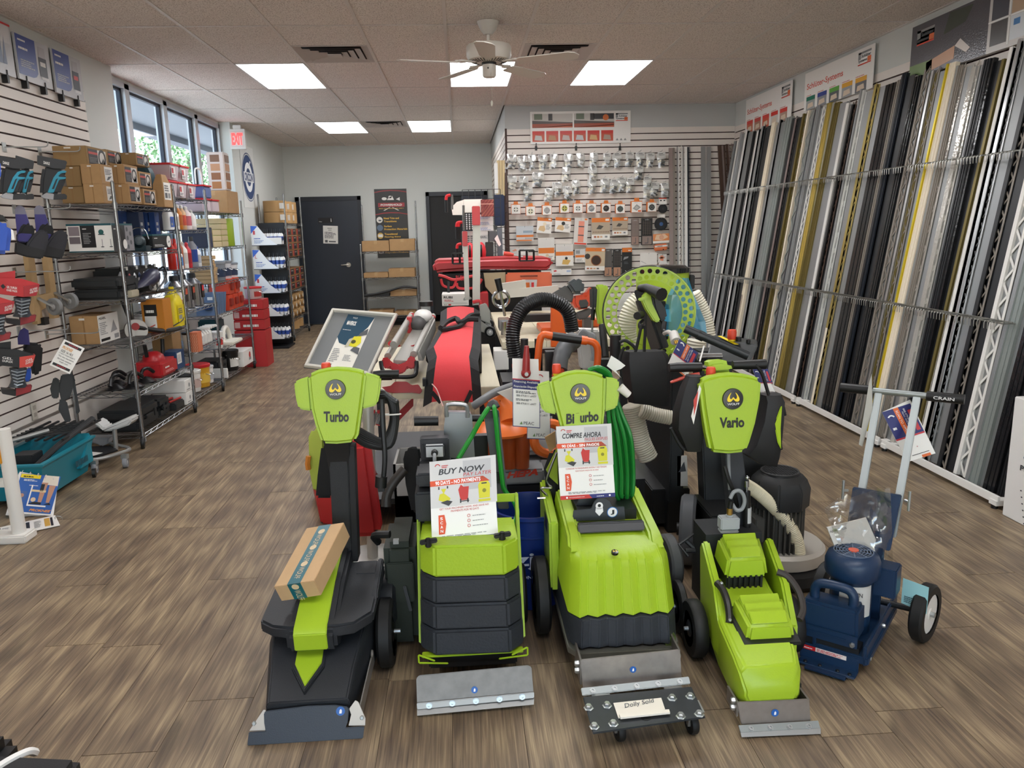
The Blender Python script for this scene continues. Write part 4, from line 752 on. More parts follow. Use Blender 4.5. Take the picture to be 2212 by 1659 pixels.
P=Panel(p+V((0,0,-.05)),q1,V((0,0,.09))); P.lines(.1,.1,.6,.4,4,M('3A5560',.6),1); P.done(t3)
# plastic bag with the manual
plastic=bpy.data.materials.new('clear_plastic'); plastic.use_nodes=True; nt=plastic.node_tree; nt.nodes.clear(); o=nt.nodes.new('ShaderNodeOutputMaterial'); tr=nt.nodes.new('ShaderNodeBsdfTransparent'); tr.inputs[0].default_value=(.93,.93,.92,1); gl=nt.nodes.new('ShaderNodeBsdfGlossy'); gl.inputs['Roughness'].default_value=.12; mx=nt.nodes.new('ShaderNodeMixShader'); mx.inputs[0].default_value=.17
nt.links.new(tr.outputs[0],mx.inputs[1]); nt.links.new(gl.outputs[0],mx.inputs[2]); nt.links.new(mx.outputs[0],o.inputs[0])
t4=thing('manual_bag','clear plastic bag holding a printed instruction manual on the blue stripper','bag',F@V((.05,.33,.38)))
kb=crop(1580,800,2.37); dB=lambda x,y,d:Y(*kb(x,y),d)
rn=random.Random(8); N_=12; rows=[]
for j in range(N_+1):
    v=j/N_; row=[]
    for i in range(N_+1):
        u=i/N_; L=(480+60*v+(30 if v>.5 else 0),715-80*u*0+230*v); x=(1-u)*(478+70*v)+u*(815+15*v); y=(1-v)*(715-95*math.sin(u*1.6)-(15*u))+v*(890+110*u); row.append(dB(x,y,2.60+.02*math.sin(u*9+v*5)+rn.uniform(-.007,.007)))
    rows.append(row)
b=MB(plastic); b.loft(rows,cap=False,closed=False,sm=True); b.loft([[p+V((.004,.035*math.sin(PI*i/N_)+.012,0))for i,p in enumerate(r)]for r in rows],cap=False,closed=False); b.flat=1; b.build('film',t4)
mq=[dB(530,905,2.612),dB(800,1000,2.60),dB(690,755,2.632),dB(490,805,2.632)]
MB(M('D8D6D0',.6)).prism(mq,(0,.006,0)).build('manual',t4)
P=Panel(mq[3]+V((.012,-.002,-.05)),(mq[2]-mq[3])*.5,V((-.004,-.003,.042))); P.text('INSTRUCTION',0,.7,.85,.95,M('4a4a4a',.6)); P.text('MANUAL',0,.38,.5,.62,M('4a4a4a',.6)); P.text('FOR',0,.06,.25,.3,M('4a4a4a',.6)); P.done(t4)
# finance tag on the T handle
def peac_tag(label,pts,p0,n,style,loc,name='finance_tag'):
    n=V(n).normalized(); q=[PL(*p,p0,n)for p in pts]; t=thing(name,label,'tag',loc)
    MB(M('EDEBE6',.45)).prism(q,-n*.002).build('card',t); P=Panel(q[0]+n*.0004,q[1]-q[0],q[3]-q[0]); nb=M('24286A',.45); wt_=M('F2F2F2',.5); rd=M('C4303A',.45)
    if style==0: # stripes and scan panel
        P.rect(0,.45,1,1,nb); P.rect(.38,.47,.56,1,M('DD6A2C',.45),2); P.rect(.8,.5,.93,.9,rd,2); P.text('SCAN TO APPLY',.43,.5,.5,.95,wt_,3,rot=-1); P.text('888.479.8111 x 4477',.68,.5,.74,.95,wt_,3,rot=-1); P.text('PEAC SOLUTIONS',.6,.5,.65,.9,wt_,3,rot=-1); P.ring(.2,.84,.08,.05,wt_,3,a0=.3,a1=2.6); P.lines(.08,.62,.28,.7,1,wt_,3); P.rect(0,.42,1,.45,rd,2); P.rect(.25,.08,.85,.09,black,2); P.ring(.55,.22,.01,.01,rd,2); P.rect(.55,0,.85,.05,M('DD6A2C',.45),2)
    else:
        P.rect(0,0,1,.012,nb); P.rect(0,0,.02,.62,nb); P.rect(.98,0,1,.62,nb); P.rect(0,.56,1,.70,nb,1); P.rect(0,.695,1,.71,rd,2); P.text('Financing Available',.05,.645,.95,.685,wt_,3,bold=.01); P.text('Financiación Disponible',.05,.575,.95,.615,wt_,3,bold=.01)
        P.lines(.12,.5,.88,.54,2,M('55565a',.6),2); P.text('888.479.8111 x4477',.14,.45,.86,.48,black,3); P.lines(.12,.39,.88,.425,2,M('55565a',.6),2); P.text('888.479.8111 x4477',.14,.335,.86,.365,black,3); P.ring(.5,.9,.1,.03,rd,3,a0=.2,a1=2.9); P.text('PEAC',.4,.04,.78,.085,M('3a3a3a',.5),3); P.poly([(.25,.04),(.36,.04),(.33,.085)],M('6a8a4a',.5),3)
    P.done(t); return t
kt=crop(1580,800,2.37)
peac_tag('navy, orange and white finance tag hanging on the T handle',pxs(kt,[(900,470),(1045,425),(915,150),(770,215)]),F@V((.1,.63,.8)),(-.2,-1,.15),0,F@V((.1,.63,.7)))
b=MB(M('B8B6AE',.6)); pa,pb2=F@V((.005,.60,.98)),F@V((-.03,.58,.62)); b.prism([Y(*kt(705,60),2.83),Y(*kt(718,20),2.83),Y(*kt(722,200),2.83),Y(*kt(670,390),2.83),Y(*kt(652,380),2.83)],(.002,.002,0)); b.build('price_tag',None,label='long thin white paper strip hanging on the left T handle',cat='tag')
# ================= right wall: leaning metal trims, wire dividers, signs
kA=crop(1540,180,5.184); kB=crop(1840,0,4.366)
BX,TX=2.955,3.325
COL=dict(s=M('C9CBCC',.28,.85),w=M('ECEAE4',.4),g=M('9EA0A0',.42,.6),t=M('8F877D',.5,.3),k=M('1C1D20',.4),n=M('262C36',.3,.3),o=M('7A6C3A',.4,.5),d=M('C6B36A',.3,.8),c=M('F0E4CC',.45),b=M('5A463C',.45,.3),p=M('A99A96',.35,.6),y=M('D8C22E',.35,.5),B=M('B9BCC0',.12,1),W=M('1B1C1F',.18,0,.9,40),T=M('B0AAA2',.15,.2,.9,45,alpha=1),G=M('8F9692',.3,.2,.5,60),S=M('C9C6BE',.14,.3,1.0,50),L=M('D9DAD6',.35,.5))
def strip(mb,y0,y1,B,T,proud,th=.012): # one flat bar leaning against the wall
    n=V((-(T.z-B.z),0,T.x-B.x)).normalized(); a,b=B+n*proud,T+n*proud
    mb.hexa([a+V((0,y0-B.y,0)),a+V((0,y1-B.y,0)),b+V((0,y1-B.y,0)),b+V((0,y0-B.y,0))],[p-n*th for p in(a+V((0,y0-B.y,0)),a+V((0,y1-B.y,0)),b+V((0,y1-B.y,0)),b+V((0,y0-B.y,0)))])
def lattice(mb,y0,y1,B,T,proud): # anchoring leg punched with triangular holes
    n=V((-(T.z-B.z),0,T.x-B.x)).normalized(); L=(T-B).length; u=(T-B)/L; w=y1-y0; k=max(20,int(L/max(.028,abs(w)*.75)))
    o=B+n*proud+V((0,y0-B.y,0)); e=V((0,1,0)); th=n*-.003
    q=lambda s,v:o+u*s+e*v
    mb.prism([q(0,0),q(0,w*.22),q(L,w*.22),q(L,0)],th); mb.prism([q(0,w*.8),q(0,w),q(L,w),q(L,w*.8)],th)
    d=L/k
    for i in range(k):
        a,b=(w*.2,w*.82)if i%2 else(w*.82,w*.2); mb.prism([q(i*d,a),q(i*d+d*.3,a),q((i+1)*d+d*.3,b),q((i+1)*d,b)],th)
# (crop, x, y of the top left corner in the photo, strips: lower case plain bar, '#x' punched leg of colour x, weights) 
TR=[('A',262,640,'g2 k1','thin grey trims beside the brown wrapped bundle in the corner'),('A',300,620,'L2 w1','thin pale silver trims, farthest along the right wall'),('A',330,545,'g3 s1','plain matt grey trims right of thin pale silver trims'),('A',395,525,'w1 s1 w1 s1 w1','bright white and silver trims below the first red-lettered sign'),('A',480,525,'#w2 k2','white punched trim with a black trim below the first red-lettered sign'),('A',527,510,'s1 g1 w1','narrow silver trims left of silver multi-edged bundle'),('A',570,480,'s1 g1 s1 w1 #k2','silver multi-edged trims with dark punched leg'),('A',688,445,'c2 #g1 b1','cream edged trims with a brown bar under the far sign'),('A',770,410,'s1 p1 s1 g1 s1','silver and pinkish trims right of cream edged trims'),('A',828,385,'w1 #k1 G4','wide bundle of grey film-wrapped trims with white edge'),('A',948,365,'p1 #k1 p1 #k2','pinkish metal trims with dark punched legs'),('A',1040,315,'#o2 o1','dark olive trims left of cream edged grey bundle'),('A',1095,280,'c1 #G4','wide grey meshed trims with one cream edge'),('A',1180,260,'g3 n1','smooth slate grey trims between the two Schlüter signs'),('A',1250,235,'#w2','black trims punched with white triangles'),('A',1300,200,'d4 #b2','satin gold trims with brown toothed leg'),('A',1385,205,'o3 #d2 o2','olive bronze trims with gold punched line'),('A',1522,205,'w2 #g2','one white edged trim with dark punched leg'),('A',1588,205,'k1 #b2 k1','dark brown trims left of broad pale grey bundle'),('B',108,845,'L1 g1 L2 #L3','broad pale grey trims with light punched leg'),('B',233,800,'d1 c1 #d2','pale gold trims with black zigzag leg'),('B',340,775,'W4','black film-wrapped trims right of pale gold trims'),('B',450,720,'t3','plain taupe trims between two black bundles'),('B',503,695,'n2 k1 n2','glossy navy trims left of the shiny wrapped bundle'),('B',618,690,'S1 W4','crinkled shiny dark film-wrapped trims'),('B',703,655,'t1 #t3','taupe trims with rows of small holes'),('B',785,655,'s1 #t3 o2','silver and taupe punched trims with olive edge'),('B',925,605,'y1 c5','broad smooth cream trims with yellow edge'),('B',1025,612,'#T3 t2','clear wrapped grey punched trims right of broad cream trims'),('B',1165,590,'S2 #S3','shiny clear film-wrapped white trims'),('B',1288,560,'W3 k2','broad black mesh-wrapped trims'),('B',1455,560,'#w1 o1','narrow olive trims with white zigzag leg'),('B',1530,440,'w1 s1','round-edged white trims, tallest at right')]
ys=[]
for cr,x,y,sp,lb in TR:
    p=X(*((kA if cr=='A' else kB)(x,y)),TX); ys.append((p.y,p.z))
ex=[(4.60,2.58,'s1 w1 s1 #s2','silver trims with punched leg above the T handle grip'),(4.45,2.55,'k1 #t2 k1','black and taupe trims with dotted leg and paper label'),(4.30,2.5,'w1 #w3','white trims with big triangular holes'),(4.16,2.45,'G3 g1','grey meshed trims right of the big-holed white trims'),(4.02,2.45,'W3','black crinkle-wrapped trims near the white carton'),(3.92,2.4,'k2 #k1','plain black trims left of the cream rods'),(3.83,2.3,'c1 w1 c1 w1 c1','thin cream rods standing beside the white carton')]
items=[(ys[i][0],ys[i][1],TR[i][3],TR[i][4])for i in range(len(TR))]+ex
rn=random.Random(11); kk='bundles of metal trim leaning on the right wall'
for i,(yt,zt,sp,lb)in enumerate(items):
    yn=items[i+1][0]if i+1<len(items)else yt-.08
    y1,y0=yt,yn+.006; T_=V((TX,y1,min(zt,2.62))); B_=V((BX+rn.uniform(-.01,.02),y1,.045))
    t=thing('trim_bundle',lb,'metal trim',(BX,(y0+y1)/2,.02),0,kk)
    st=sp.split(); tot=sum(int(s[-1])for s in st); y=y1; bk=MB(COL['k' if sp.count('k')+sp.count('W')else 'g']); strip(bk,y1,y0,B_,T_-V((0.01,0,.03)),.0,.02)
    hasl=False
    for s in st:
        w=(y1-y0)*int(s[-1])/tot; c=COL[s[-2]]; dz=V((.0,0,rn.uniform(-.035,0)))
        if s[0]=='#':
            b=MB(c); lattice(b,y,y-w,B_,T_+dz,.012); b.build('punched_leg',t); hasl=True
        else:
            b=MB(c); pr=rn.uniform(.012,.03); strip(b,y-.0015,y-w+.0015,B_,T_+dz,pr,.028);
            if w>.05:strip(b,y-w*.3,y-w*.36,B_,T_+dz,pr+.004); strip(b,y-w*.7,y-w*.74,B_,T_+dz,pr+.004)
            b.build('face',t)
    bk.build('inner_trims',t)
# extra bundle hidden label
# base rail on feet
rail_m=M('EDEBE6',.4)
for a,b_,lb in((8.9,6.40,'white floor rail holding the far trims'),(6.36,5.02,'white floor rail holding trims behind the T handle'),(4.98,3.80,'white floor rail holding the trims nearest the white carton')):
    t=thing('floor_rail',lb,'rack rail',(2.9,(a+b_)/2,0),0,'white rails at the foot of the trim rack'); b=MB(rail_m); b.bx((2.872,b_,.03),(2.888,a,.075)); b.build('rail',t,.002)
    for y in(a-.03,b_+.03):
        b=MB(rail_m); b.bx((2.865,y-.03,.02),(3.30,y+.03,.05)); b.build('arm',t,.002); b=MB(black); b.cyl((2.88,y,0),(2.88,y,.02),.018,10); b.build('foot',t)
# wire dividers
wm=M('9B9A94',.35,.7)
for(z,xf,dp)in((1.925,3.10,.12),(.985,2.995,.10)):
    for j in range(4):
        a=9.05-j*1.25; c=a-1.24; rows='upper' if z>1.5 else 'lower'
        t=thing('wire_divider','%s wire divider across the trims, %s'%(rows,('at the far corner','second from the far corner','third from the far corner','nearest the viewer')[j]),'wire rack',(xf,(a+c)/2,z),0,'%s wire dividers'%rows)
        b=MB(wm); b.tube([(xf,a,z),(xf,c,z)],.004,6).tube([(xf+.05,a,z+.006),(xf+.05,c,z+.006)],.0035,6); b.tube([(XR-.005,a-.02,z-.02),(xf,a-.02,z)],.004,6).tube([(XR-.005,c+.02,z-.02),(xf,c+.02,z)],.004,6); b.build('rod',t)
        b=MB(wm); k=40
        for i in range(k):
            if i%9==8:continue
            y=a-.03-i*(a-c-.05)/k; b.tube([(xf+.055,y,z+.006),(xf-.012,y,z+.004),(xf-.018,y,z-.006),(xf-.017,y,z-.04)],.0025,4)
        b.build('tines',t)['kind']='stuff'
# signs on the right wall
paper=M('EFEDE8',.35)
def wall_sign(name,label,tl,tr,bl,x,drawer,th=.006):
    a,b_,c=X(*tl,x),X(*tr,x),X(*bl,x); a=V((x,a.y,a.z)); b_=V((x,b_.y,a.z)); c=V((x,a.y,c.z))
    t=thing(name,label,'sign',(x,(a.y+b_.y)/2,c.z)); MB(paper).hexa([c,c+b_-a,b_,a],[p+V((th,0,0))for p in(c,c+b_-a,b_,a)]).build('board',t)
    P=Panel(c,b_-a,a-c); P.n=V((-1,0,0)); drawer(P); P.done(t); return t
orr=M('D9472E',.45); gq=M('8E8F90',.4); dq=M('55575B',.5)
def logo(P,u0,v0,u1,v1):
    P.rect(u0,v0,u1,v1,M('F4F4F2',.4)); w,h=u1-u0,v1-v0
    P.rect(u0,v1-.16*h,u1,v1,gq,2); P.rect(u0,v0+.45*h,u0+.2*w,v1,gq,2); P.rect(u1-.28*w,v0+.12*h,u1,v0+.5*h,M('E2703A',.4),2); P.rect(u0,v0,u1,v0+.1*h,orr,2); P.text('Schlüter',u0+.26*w,v0+.53*h,u1-.02*w,v0+.78*h,dq,3,bold=.03); P.text('Systems',u0+.02*w,v0+.16*h,u1-.3*w,v0+.44*h,dq,3,bold=.03)
def draw1(cols):
    def f(P):
        P.text('Schlüter-Systems',.04,.50,.60,.70,orr,1,bold=.012); logo(P,.80,.62,.965,.92)
        for i,(h,c2)in enumerate(cols):
            u=.04+i*.185; P.rect(u,.0,u+.145,.35,M(c2,.5)); P.rect(u,.24,u+.145,.35,M(h,.45),2); P.poly([(u+.02,.03),(u+.12,.06),(u+.11,.18),(u+.03,.16)],M('D9C7B0',.5),2); P.lines(u,.37,u+.11,.40,1,M('C9523A',.5),1)
    return f
wall_sign('brand_sign','white sign with red Schlüter-Systems lettering and red pictures',(1612,217),(1712,174),(1622,285),3.37,draw1([('D23A30','C86A4A'),('C8423A','A87A66'),('D23A30','C85A3A'),('D8382E','CFCBC4'),('D23A30','B09080')]))
wall_sign('brand_sign','white sign with red Schlüter-Systems lettering and green, blue and yellow pictures',(1740,160),(1890,96),(1750,236),3.37,draw1([('14745E','9DA2A2'),('2A3F8E','8E9094'),('5BA33A','5A5E62'),('E3A82A','9A9C9E'),('E3A82A','6A6C70')]))
def draw3(P):
    P.rect(0,0,.62,1,M('5B5A60',.16,bump=.5,bs=90)); P.rect(.0,.0,.2,.25,M('6E8A4A',.3),2); P.poly([(.15,.02),(.38,.12),(.38,.35),(.15,.22)],M('C99A78',.3),2); P.poly([(.38,.34),(.42,.44),(.5,.22),(.47,.16)],M('D8CFC8',.3),2); logo(P,.05,.60,.2,.88)
    P.rect(.62,0,1,1,M('C9C6C2',.25)); P.rect(.64,.1,.75,.48,M('4E4C4C',.25),2); P.rect(.77,.1,.87,.48,M('CDD2D6',.25),2); P.rect(.79,.32,.83,.42,M('3E78B0',.3),3); P.rect(.89,.1,.995,.48,M('A08A7C',.25),2); P.rect(.64,.52,.75,.95,M('4E5058',.25),2); P.rect(.77,.52,.87,.95,M('B49A80',.25),2); P.rect(.89,.52,.995,.95,M('57545A',.25),2); P.rect(.62,.49,1,.51,white,3); P.rect(.755,.05,.765,.98,white,3); P.rect(.875,.05,.885,.98,white,3)
    P.poly([(.28,.62),(.45,.7),(.5,.95),(.32,.98)],M('4A5048',.2),2)
wall_sign('photo_sign','large glossy grey photo sign high on the right wall',(1972,60),(2280,-90),(1972,170),3.36,draw3,.01)
# white carton at the right edge with a plastic bag
c0=X(2165,1105,2.855); zt=X(2192,856,2.855).z
t=thing('carton','large white printed carton standing at the right edge','box',(3.06,3.35,0)); MB(M('E9E7E4',.55)).bx((2.855,2.95,.0),(3.30,c0.y,zt)).build('carton',t,.004)
P=Panel((2.8535,c0.y-.02,0),(0,-(c0.y-2.97),0),(0,0,zt)); P.n=V((-1,0,0)); ink=M('34363c',.5); P.rect(.28,.705,.34,.725,teal)
for i,ch in enumerate('EL'):P.text(ch,.13+i*.14,.60,.17+i*.14,.645,ink)
P.text('COMFORT',.12,.525,.42,.56,M('5a6a80',.5)); P.text('Premium',.10,.43,.36,.475,ink,bold=.02)
for i,s in enumerate(("World's most",'Compatible','Safe to use','Indoor air qu','Premium','Mo')):P.circ(.13+.012*i,.27-.05*i,.008,ink,n=8,ry=.006); P.text(s,.16+.012*i,.258-.05*i,.16+.012*i+.027*len(s),.283-.05*i,ink)
P.done(t)
t=thing('plastic_bundle','grey plastic-wrapped bundle lying on the white carton','bag',(3.0,3.5,zt)); b=MB(M('8D9099',.15,bump=.8,bs=25)); b.loft([[V((2.93+r*math.cos(a),3.40+1.5*r*math.sin(a),zt+.002+z))for a in[2*PI*i/14 for i in range(14)]]for r,z in((.10,0),(.12,.05),(.115,.12),(.085,.2),(.03,.25))]); b.build('wrapped_roll',t)
# ================= centre wall: sign, bags and boxes on hooks
kM=crop(1060,220,3.95)
def MW(x,y,d=YM-.001):return Y(*kM(x,y),d)
a,b_,c=MW(335,85,YM-.02),MW(1195,72,YM-.02),MW(335,362,YM-.02); a=V((a.x,YM-.02,a.z)); b_=V((b_.x,YM-.02,a.z+.0)); c=V((a.x,YM-.02,c.z))
t=thing('product_sign','wide white sign with two floor pictures high on the centre wall','sign',((a.x+b_.x)/2,YM-.02,c.z)); MB(paper).hexa([c,c+b_-a,b_,a],[p+V((0,.006,0))for p in(c,c+b_-a,b_,a)]).build('board',t)
P=Panel(c,b_-a,a-c); dkp=M('43403F',.4)
for u0 in(.02,.435):
    P.rect(u0,.5,u0+.40,.93,M('C9C5BE',.4)); P.poly([(u0,.5),(u0+.4,.5),(u0+.4,.66),(u0,.72)],M('5B5350',.4),2); P.poly([(u0,.5),(u0+.4,.58),(u0+.4,.5)],M('C2603E',.4),3); P.poly([(u0,.5),(u0,.62),(u0+.4,.63),(u0+.4,.56),(u0+.05,.5)],M('A84F38',.4),3); P.rect(u0+.16,.72,u0+.2,.93,dkp,3); P.rect(u0+.02,.75,u0+.1,.93,M('6E7A66',.4),3)
P.rect(.63,.75,.83,.92,M('3A3A3C',.4),3); P.circ(.75,.8,.03,M('E07A3A',.4),4,n=10)
for i in range(6):
    u=.02+i*.137; P.rect(u,.07,u+.12,.37,M('C8553A',.4)); P.rect(u,.30,u+.12,.40,M('D0382E',.4),2); P.poly([(u+.02,.12),(u+.1,.1),(u+.09,.25),(u+.03,.27)],M(('C9C7C2','B88A60','C9B8B0','C9C9C9','D8B078','B09A8A')[i],.4),3)
logo(P,.85,.68,.97,.92); [P.poly([(.85+.04*i,.08),(.88+.04*i,.08),(.865+.04*i,.15)][::(-1 if i%2 else 1)],gq,2)for i in range(3)]; P.done(t)
for i,x in enumerate((387,728,1102)):
    p=MW(x,378,YM-.012); MB(black).bx(p+V((-.012,-.014,-.05)),p+V((.012,.01,.0))).bx(p+V((-.005,-.018,0)),p+V((.005,-.012,.035))).build('sign_clip',None,label='black sign clip under the wide white sign, %s'%('left one','middle one','right one')[i],cat='clip',group='clips holding the wide sign')
# clear bags of fittings
bagm=plastic
def hang_hook(mb,p,L=.12):mb.tube([p,p+V((0,-L,0)),p+V((0,-L-.008,.012))],.0022,5)
def bag(x,y,w=1,h=1,label='',grp=''):
    p=MW(x,y,YM-.05); t=thing('fitting_bag',label,'bag',p+V((0,0,-.09*h)),0,grp); rn=random.Random(int(x*7+y))
    hb=MB(zinc); hang_hook(hb,V((p.x,YM,p.z+.085*h))); hb.build('hook',t)
    for k in range(3):
        o=V((rn.uniform(-.012,.012),-.022*k,rn.uniform(-.01,.01))); c=p+o; s=.056*w; a=rn.uniform(-.12,.12); R=MX.Rotation(a,3,'Y'); cu=p+V((0,0,.08*h))
        def q(u,v,d=0):return cu+o+R@V((u*s,d,-.01-v*.175*h))
        if k==2:
            bm_=MB(bagm); rows=[[q(-1+.4*i,v,-.012*math.sin(PI*i/5)*math.sin(PI*v)-.003+rn.uniform(-.003,.003))for i in range(6)]for v in(0,.25,.5,.75,1)]; bm_.loft(rows,cap=False,closed=False); bm_.flat=1; bm_.build('bag',t)
        cb=MB(M('EFEFEC',.55)); cb.prism([q(-.8,.0),q(.8,.0),q(.85,.42),q(-.85,.42)],(0,.001,0)); cb.mat(M('6F7276',.5)); cb.prism([q(-.6,.05,-.001),q(.3,.05,-.001),q(.3,.10,-.001),q(-.6,.10,-.001)],(0,.0008,0)); cb.prism([q(-.6,.15,-.001),q(.6,.15,-.001),q(.6,.18,-.001),q(-.6,.18,-.001)],(0,.0008,0)); cb.build('card',t)
        fb=MB(M(('C4C6C8','8F9092','55585C','B9B5AC')[rn.randrange(4)],.35,.6)); fb.bar(q(-.5,.5),q(.5,.62+rn.uniform(-.1,.1)),.02,.028).bar(q(-.45,.72),q(.35,.86),.018,.02); fb.build('fitting',t)
rows=[('top row',[(185,505),(265,520),(350,505),(440,505),(535,500),(660,500),(765,500),(880,490),(990,495),(1080,490),(1180,490),(1270,485),(1355,490),(1450,485)]),('short second row',[(645,610),(865,605),(1260,605)]),('third row',[(180,685),(280,685),(405,660),(565,735),(720,725),(860,715),(970,705),(1045,715),(1115,700),(1190,705),(1335,690),(1480,745)]),('low fourth row',[(320,785),(500,785),(650,775),(1330,770),(1400,745)])]
ordn=['first','second','third','fourth','fifth','sixth','seventh','eighth','ninth','tenth','eleventh','twelfth','thirteenth','fourteenth']
for nm,L in rows:
    for i,(x,y)in enumerate(L):bag(x,y,1.35 if(x,y)==(405,660)else 1,1,'clear bag of metal fittings, %s from left in the %s'%(ordn[i],nm),'bagged fittings on the centre wall')
# row of boxed drain grates
bro=M('E07A2C',.45); bwh=M('EDE9E2',.5)
G=[(215,915,'white round grate with curved slots','E6E3D6',0),(340,930,'cream round grate','D9D4B8',0),(480,922,'dark grid grate','4A4E54',1),(630,905,'yellow-green round grate','B9B45A',0),(745,905,'white grate with black rings','D9DAD2',2),(860,905,'grey wave grate','7A7C7C',3),(985,905,'black octagon grate','2A2422',4),(1105,910,'plain dark octagon grate','3A423E',5),(1245,895,'square tray picture','9A9894',6),(1375,895,'dark octagon grate with round centre','3A3C3C',7)]
for i,(x,y,d,hx,st)in enumerate(G):
    w=.058 if i!=8 else .068; p=MW(x,y,YM-.16); t=thing('drain_box','orange and white drain box showing %s'%d,'box',p+V((0,.04,-w)),0,'boxed drains on the centre wall'); rz=(i*37%7-3)*.02
    R=MX.Rotation(rz,3,'Z')
    def q(u,v,d=0):return p+R@V((u,d,v))
    MB(bro).hexa([q(-w,-w,.001),q(w,-w,.001),q(w,-w,.05),q(-w,-w,.05)],[q(-w,w,.001),q(w,w,.001),q(w,w,.05),q(-w,w,.05)]).prism([q(-w*.5,w),q(w*.5,w),q(w*.4,w*1.55),q(-w*.4,w*1.55)],(0,.002,0)).build('carton',t,.001)
    P=Panel(q(-w,-w),q(w,-w)-q(-w,-w),q(-w,w)-q(-w,-w)); P.rect(.05,.02,.97,.93,bwh); P.lines(.3,.84,.7,.89,1,gq,2); c=M(hx,.4); bk=M('26282A',.5)
    if st in(0,2):P.circ(.5,.45,.31,c,2); [P.ring(.5,.45,.14,.09,bk,3,6,a0=j*PI/2+.3,a1=j*PI/2+1.2)for j in range(4)]; st==2 and[P.ring(.5,.45,.06,.03,bk,3,6,a0=j*PI/2,a1=j*PI/2+1)for j in range(4)]
    elif st==1:P.circ(.5,.45,.31,c,2); [P.rect(.25+.07*j,.2,.275+.07*j,.7,bwh,3)for j in range(8)]
    elif st==6:P.poly([(.15,.35),(.5,.15),(.88,.45),(.5,.72)],c,2); P.poly([(.3,.38),(.5,.27),(.7,.44),(.5,.58)],M('B9B6B0',.4),3); P.rect(.62,.06,.9,.2,orange,3)
    else:P.circ(.5,.45,.33,c,2,n=8); st==3 and[P.poly([(.25,.3+.1*j),(.75,.5+.08*j),(.75,.53+.08*j),(.25,.34+.1*j)],M('C9C9C4',.4),3)for j in range(3)]; st==4 and[P.poly([(.3+.1*j,.35),(.4+.1*j,.55),(.36+.1*j,.58)],M('8A8078',.4),3)for j in range(3)]; st==7 and P.ring(.5,.45,.13,.03,M('8A8A86',.4),3)
    P.done(t); hb=MB(zinc); hang_hook(hb,V((p.x,YM,p.z+w*1.4)),.19); hb.build('hook',t)
def hung(name,label,cat,x0,y0,x1,y1,d,body,draw,th=.006,tilt=0,bev=.001,hook=True,grp=None):
    c=MW((x0+x1)/2,(y0+y1)/2,YM-d); w=(MW(x1,y0,YM-d)-MW(x0,y0,YM-d)).x/2; h=(MW(x0,y0,YM-d)-MW(x0,y1,YM-d)).z/2; R=MX.Rotation(math.radians(tilt),3,'Y')
    t=thing(name,label,cat,c+V((0,0,-h)),0,grp); q=lambda u,v,o=0:c+R@V((u*w,o,v*h))
    MB(body).prism([q(-1,-1),q(1,-1),q(1,1),q(-1,1)],(0,th,0)).build('card',t,bev if bev<th/2 else 0)
    P=Panel(q(-1,-1),q(1,-1)-q(-1,-1),q(-1,1)-q(-1,-1)); draw(P); P.done(t)
    if hook:hb=MB(zinc); hang_hook(hb,V((c.x,YM,c.z+h*.86)),d+.01); hb.build('hook',t)
    return t,q
tan=M('D9B98A',.5)
def dcorner(dot):
    def f(P):P.rect(0,.78,1,1,bro); P.rect(.75,.86,.92,.95,bwh,2); P.poly([(.1,.2),(.5,.1),(.6,.25),(.5,.5),(.2,.45)],tan,2); P.circ(.52,.6,.12,M(dot,.5),3,n=14); P.lines(.62,.25,.92,.6,5,gq,2)
    return f
hung('corner_kit','white and orange corner card with pale dot, tilted right','packet',395,988,520,1122,.10,bwh,dcorner('E9DCC0'),.02,5)
hung('corner_kit','white and orange corner card with black dot, tilted right','packet',550,988,683,1112,.10,bwh,dcorner('2B2B2B'),.02,5)
def droll(P):P.rect(.0,.9,1,1,M('D8D4CC',.4)); P.rect(.3,.1,.72,.88,M('E8927A',.4),2); P.rect(.3,.34,.72,.38,dq,3); P.rect(.3,.66,.72,.70,dq,3); P.rect(.05,.02,.95,.08,M('D8452E',.4),2); P.rect(.72,.92,.92,.98,bro,2)
hung('membrane_roll_pack','tall clear pack holding a salmon pink membrane roll','packet',712,990,828,1222,.10,M('D6D1CA',.3),droll,.03,4)
def dshelf(P):
    P.rect(0,.8,1,1,bro); P.rect(0,.25,1,.8,M('B5A48E',.4)); P.rect(.75,.86,.95,.95,bwh,2); P.poly([(.25,.5),(.5,.48),(.65,.62),(.4,.68)],M('4A4640',.4),3); [P.circ(.1+.09*i,.36,.03,M('7A5A48',.5),3,n=8)for i in range(10)]; [P.rect(.12+.17*i,.1,.24+.17*i,.18,M(h,.5),2)for i,h in enumerate(('A8593A','C98A5A','D9B08A'))]; P.rect(.72,.1,.86,.18,gq,2)
hung('shelf_pack','large orange topped shelf pack with row of beads','packet',862,990,1018,1178,.11,bwh,dshelf,.04,0)
hung('shelf_pack','orange topped shelf pack with brown swatches, right of the large one','packet',1038,985,1170,1138,.09,bwh,dshelf,.02,0)
def dgrid(h,tint):
    def f(P):
        P.rect(.08,.36,.92,.97,M(h,.4)); [P.rect(.15+.2*i,.38,.18+.2*i,.92,M('6a5e58',.5),2)for i in range(4)]; [P.rect(.1,.42+.06*j,.9,.43+.06*j,M('6a5e58',.5),2)for j in range(8)]; P.rect(.06,.02,.94,.33,M(tint,.5)); P.rect(.55,.06,.62,.28,dq,2); P.rect(.3,.06,.6,.09,dq,2); P.lines(.3,.93,.7,.96,1,lgrey,3)
    return f
hung('grate_pack','narrow brown grate strip pack under the drain boxes','packet',1200,998,1265,1222,.08,M('6F625C',.4),dgrid('8A7B74','A08478'),.02,0)
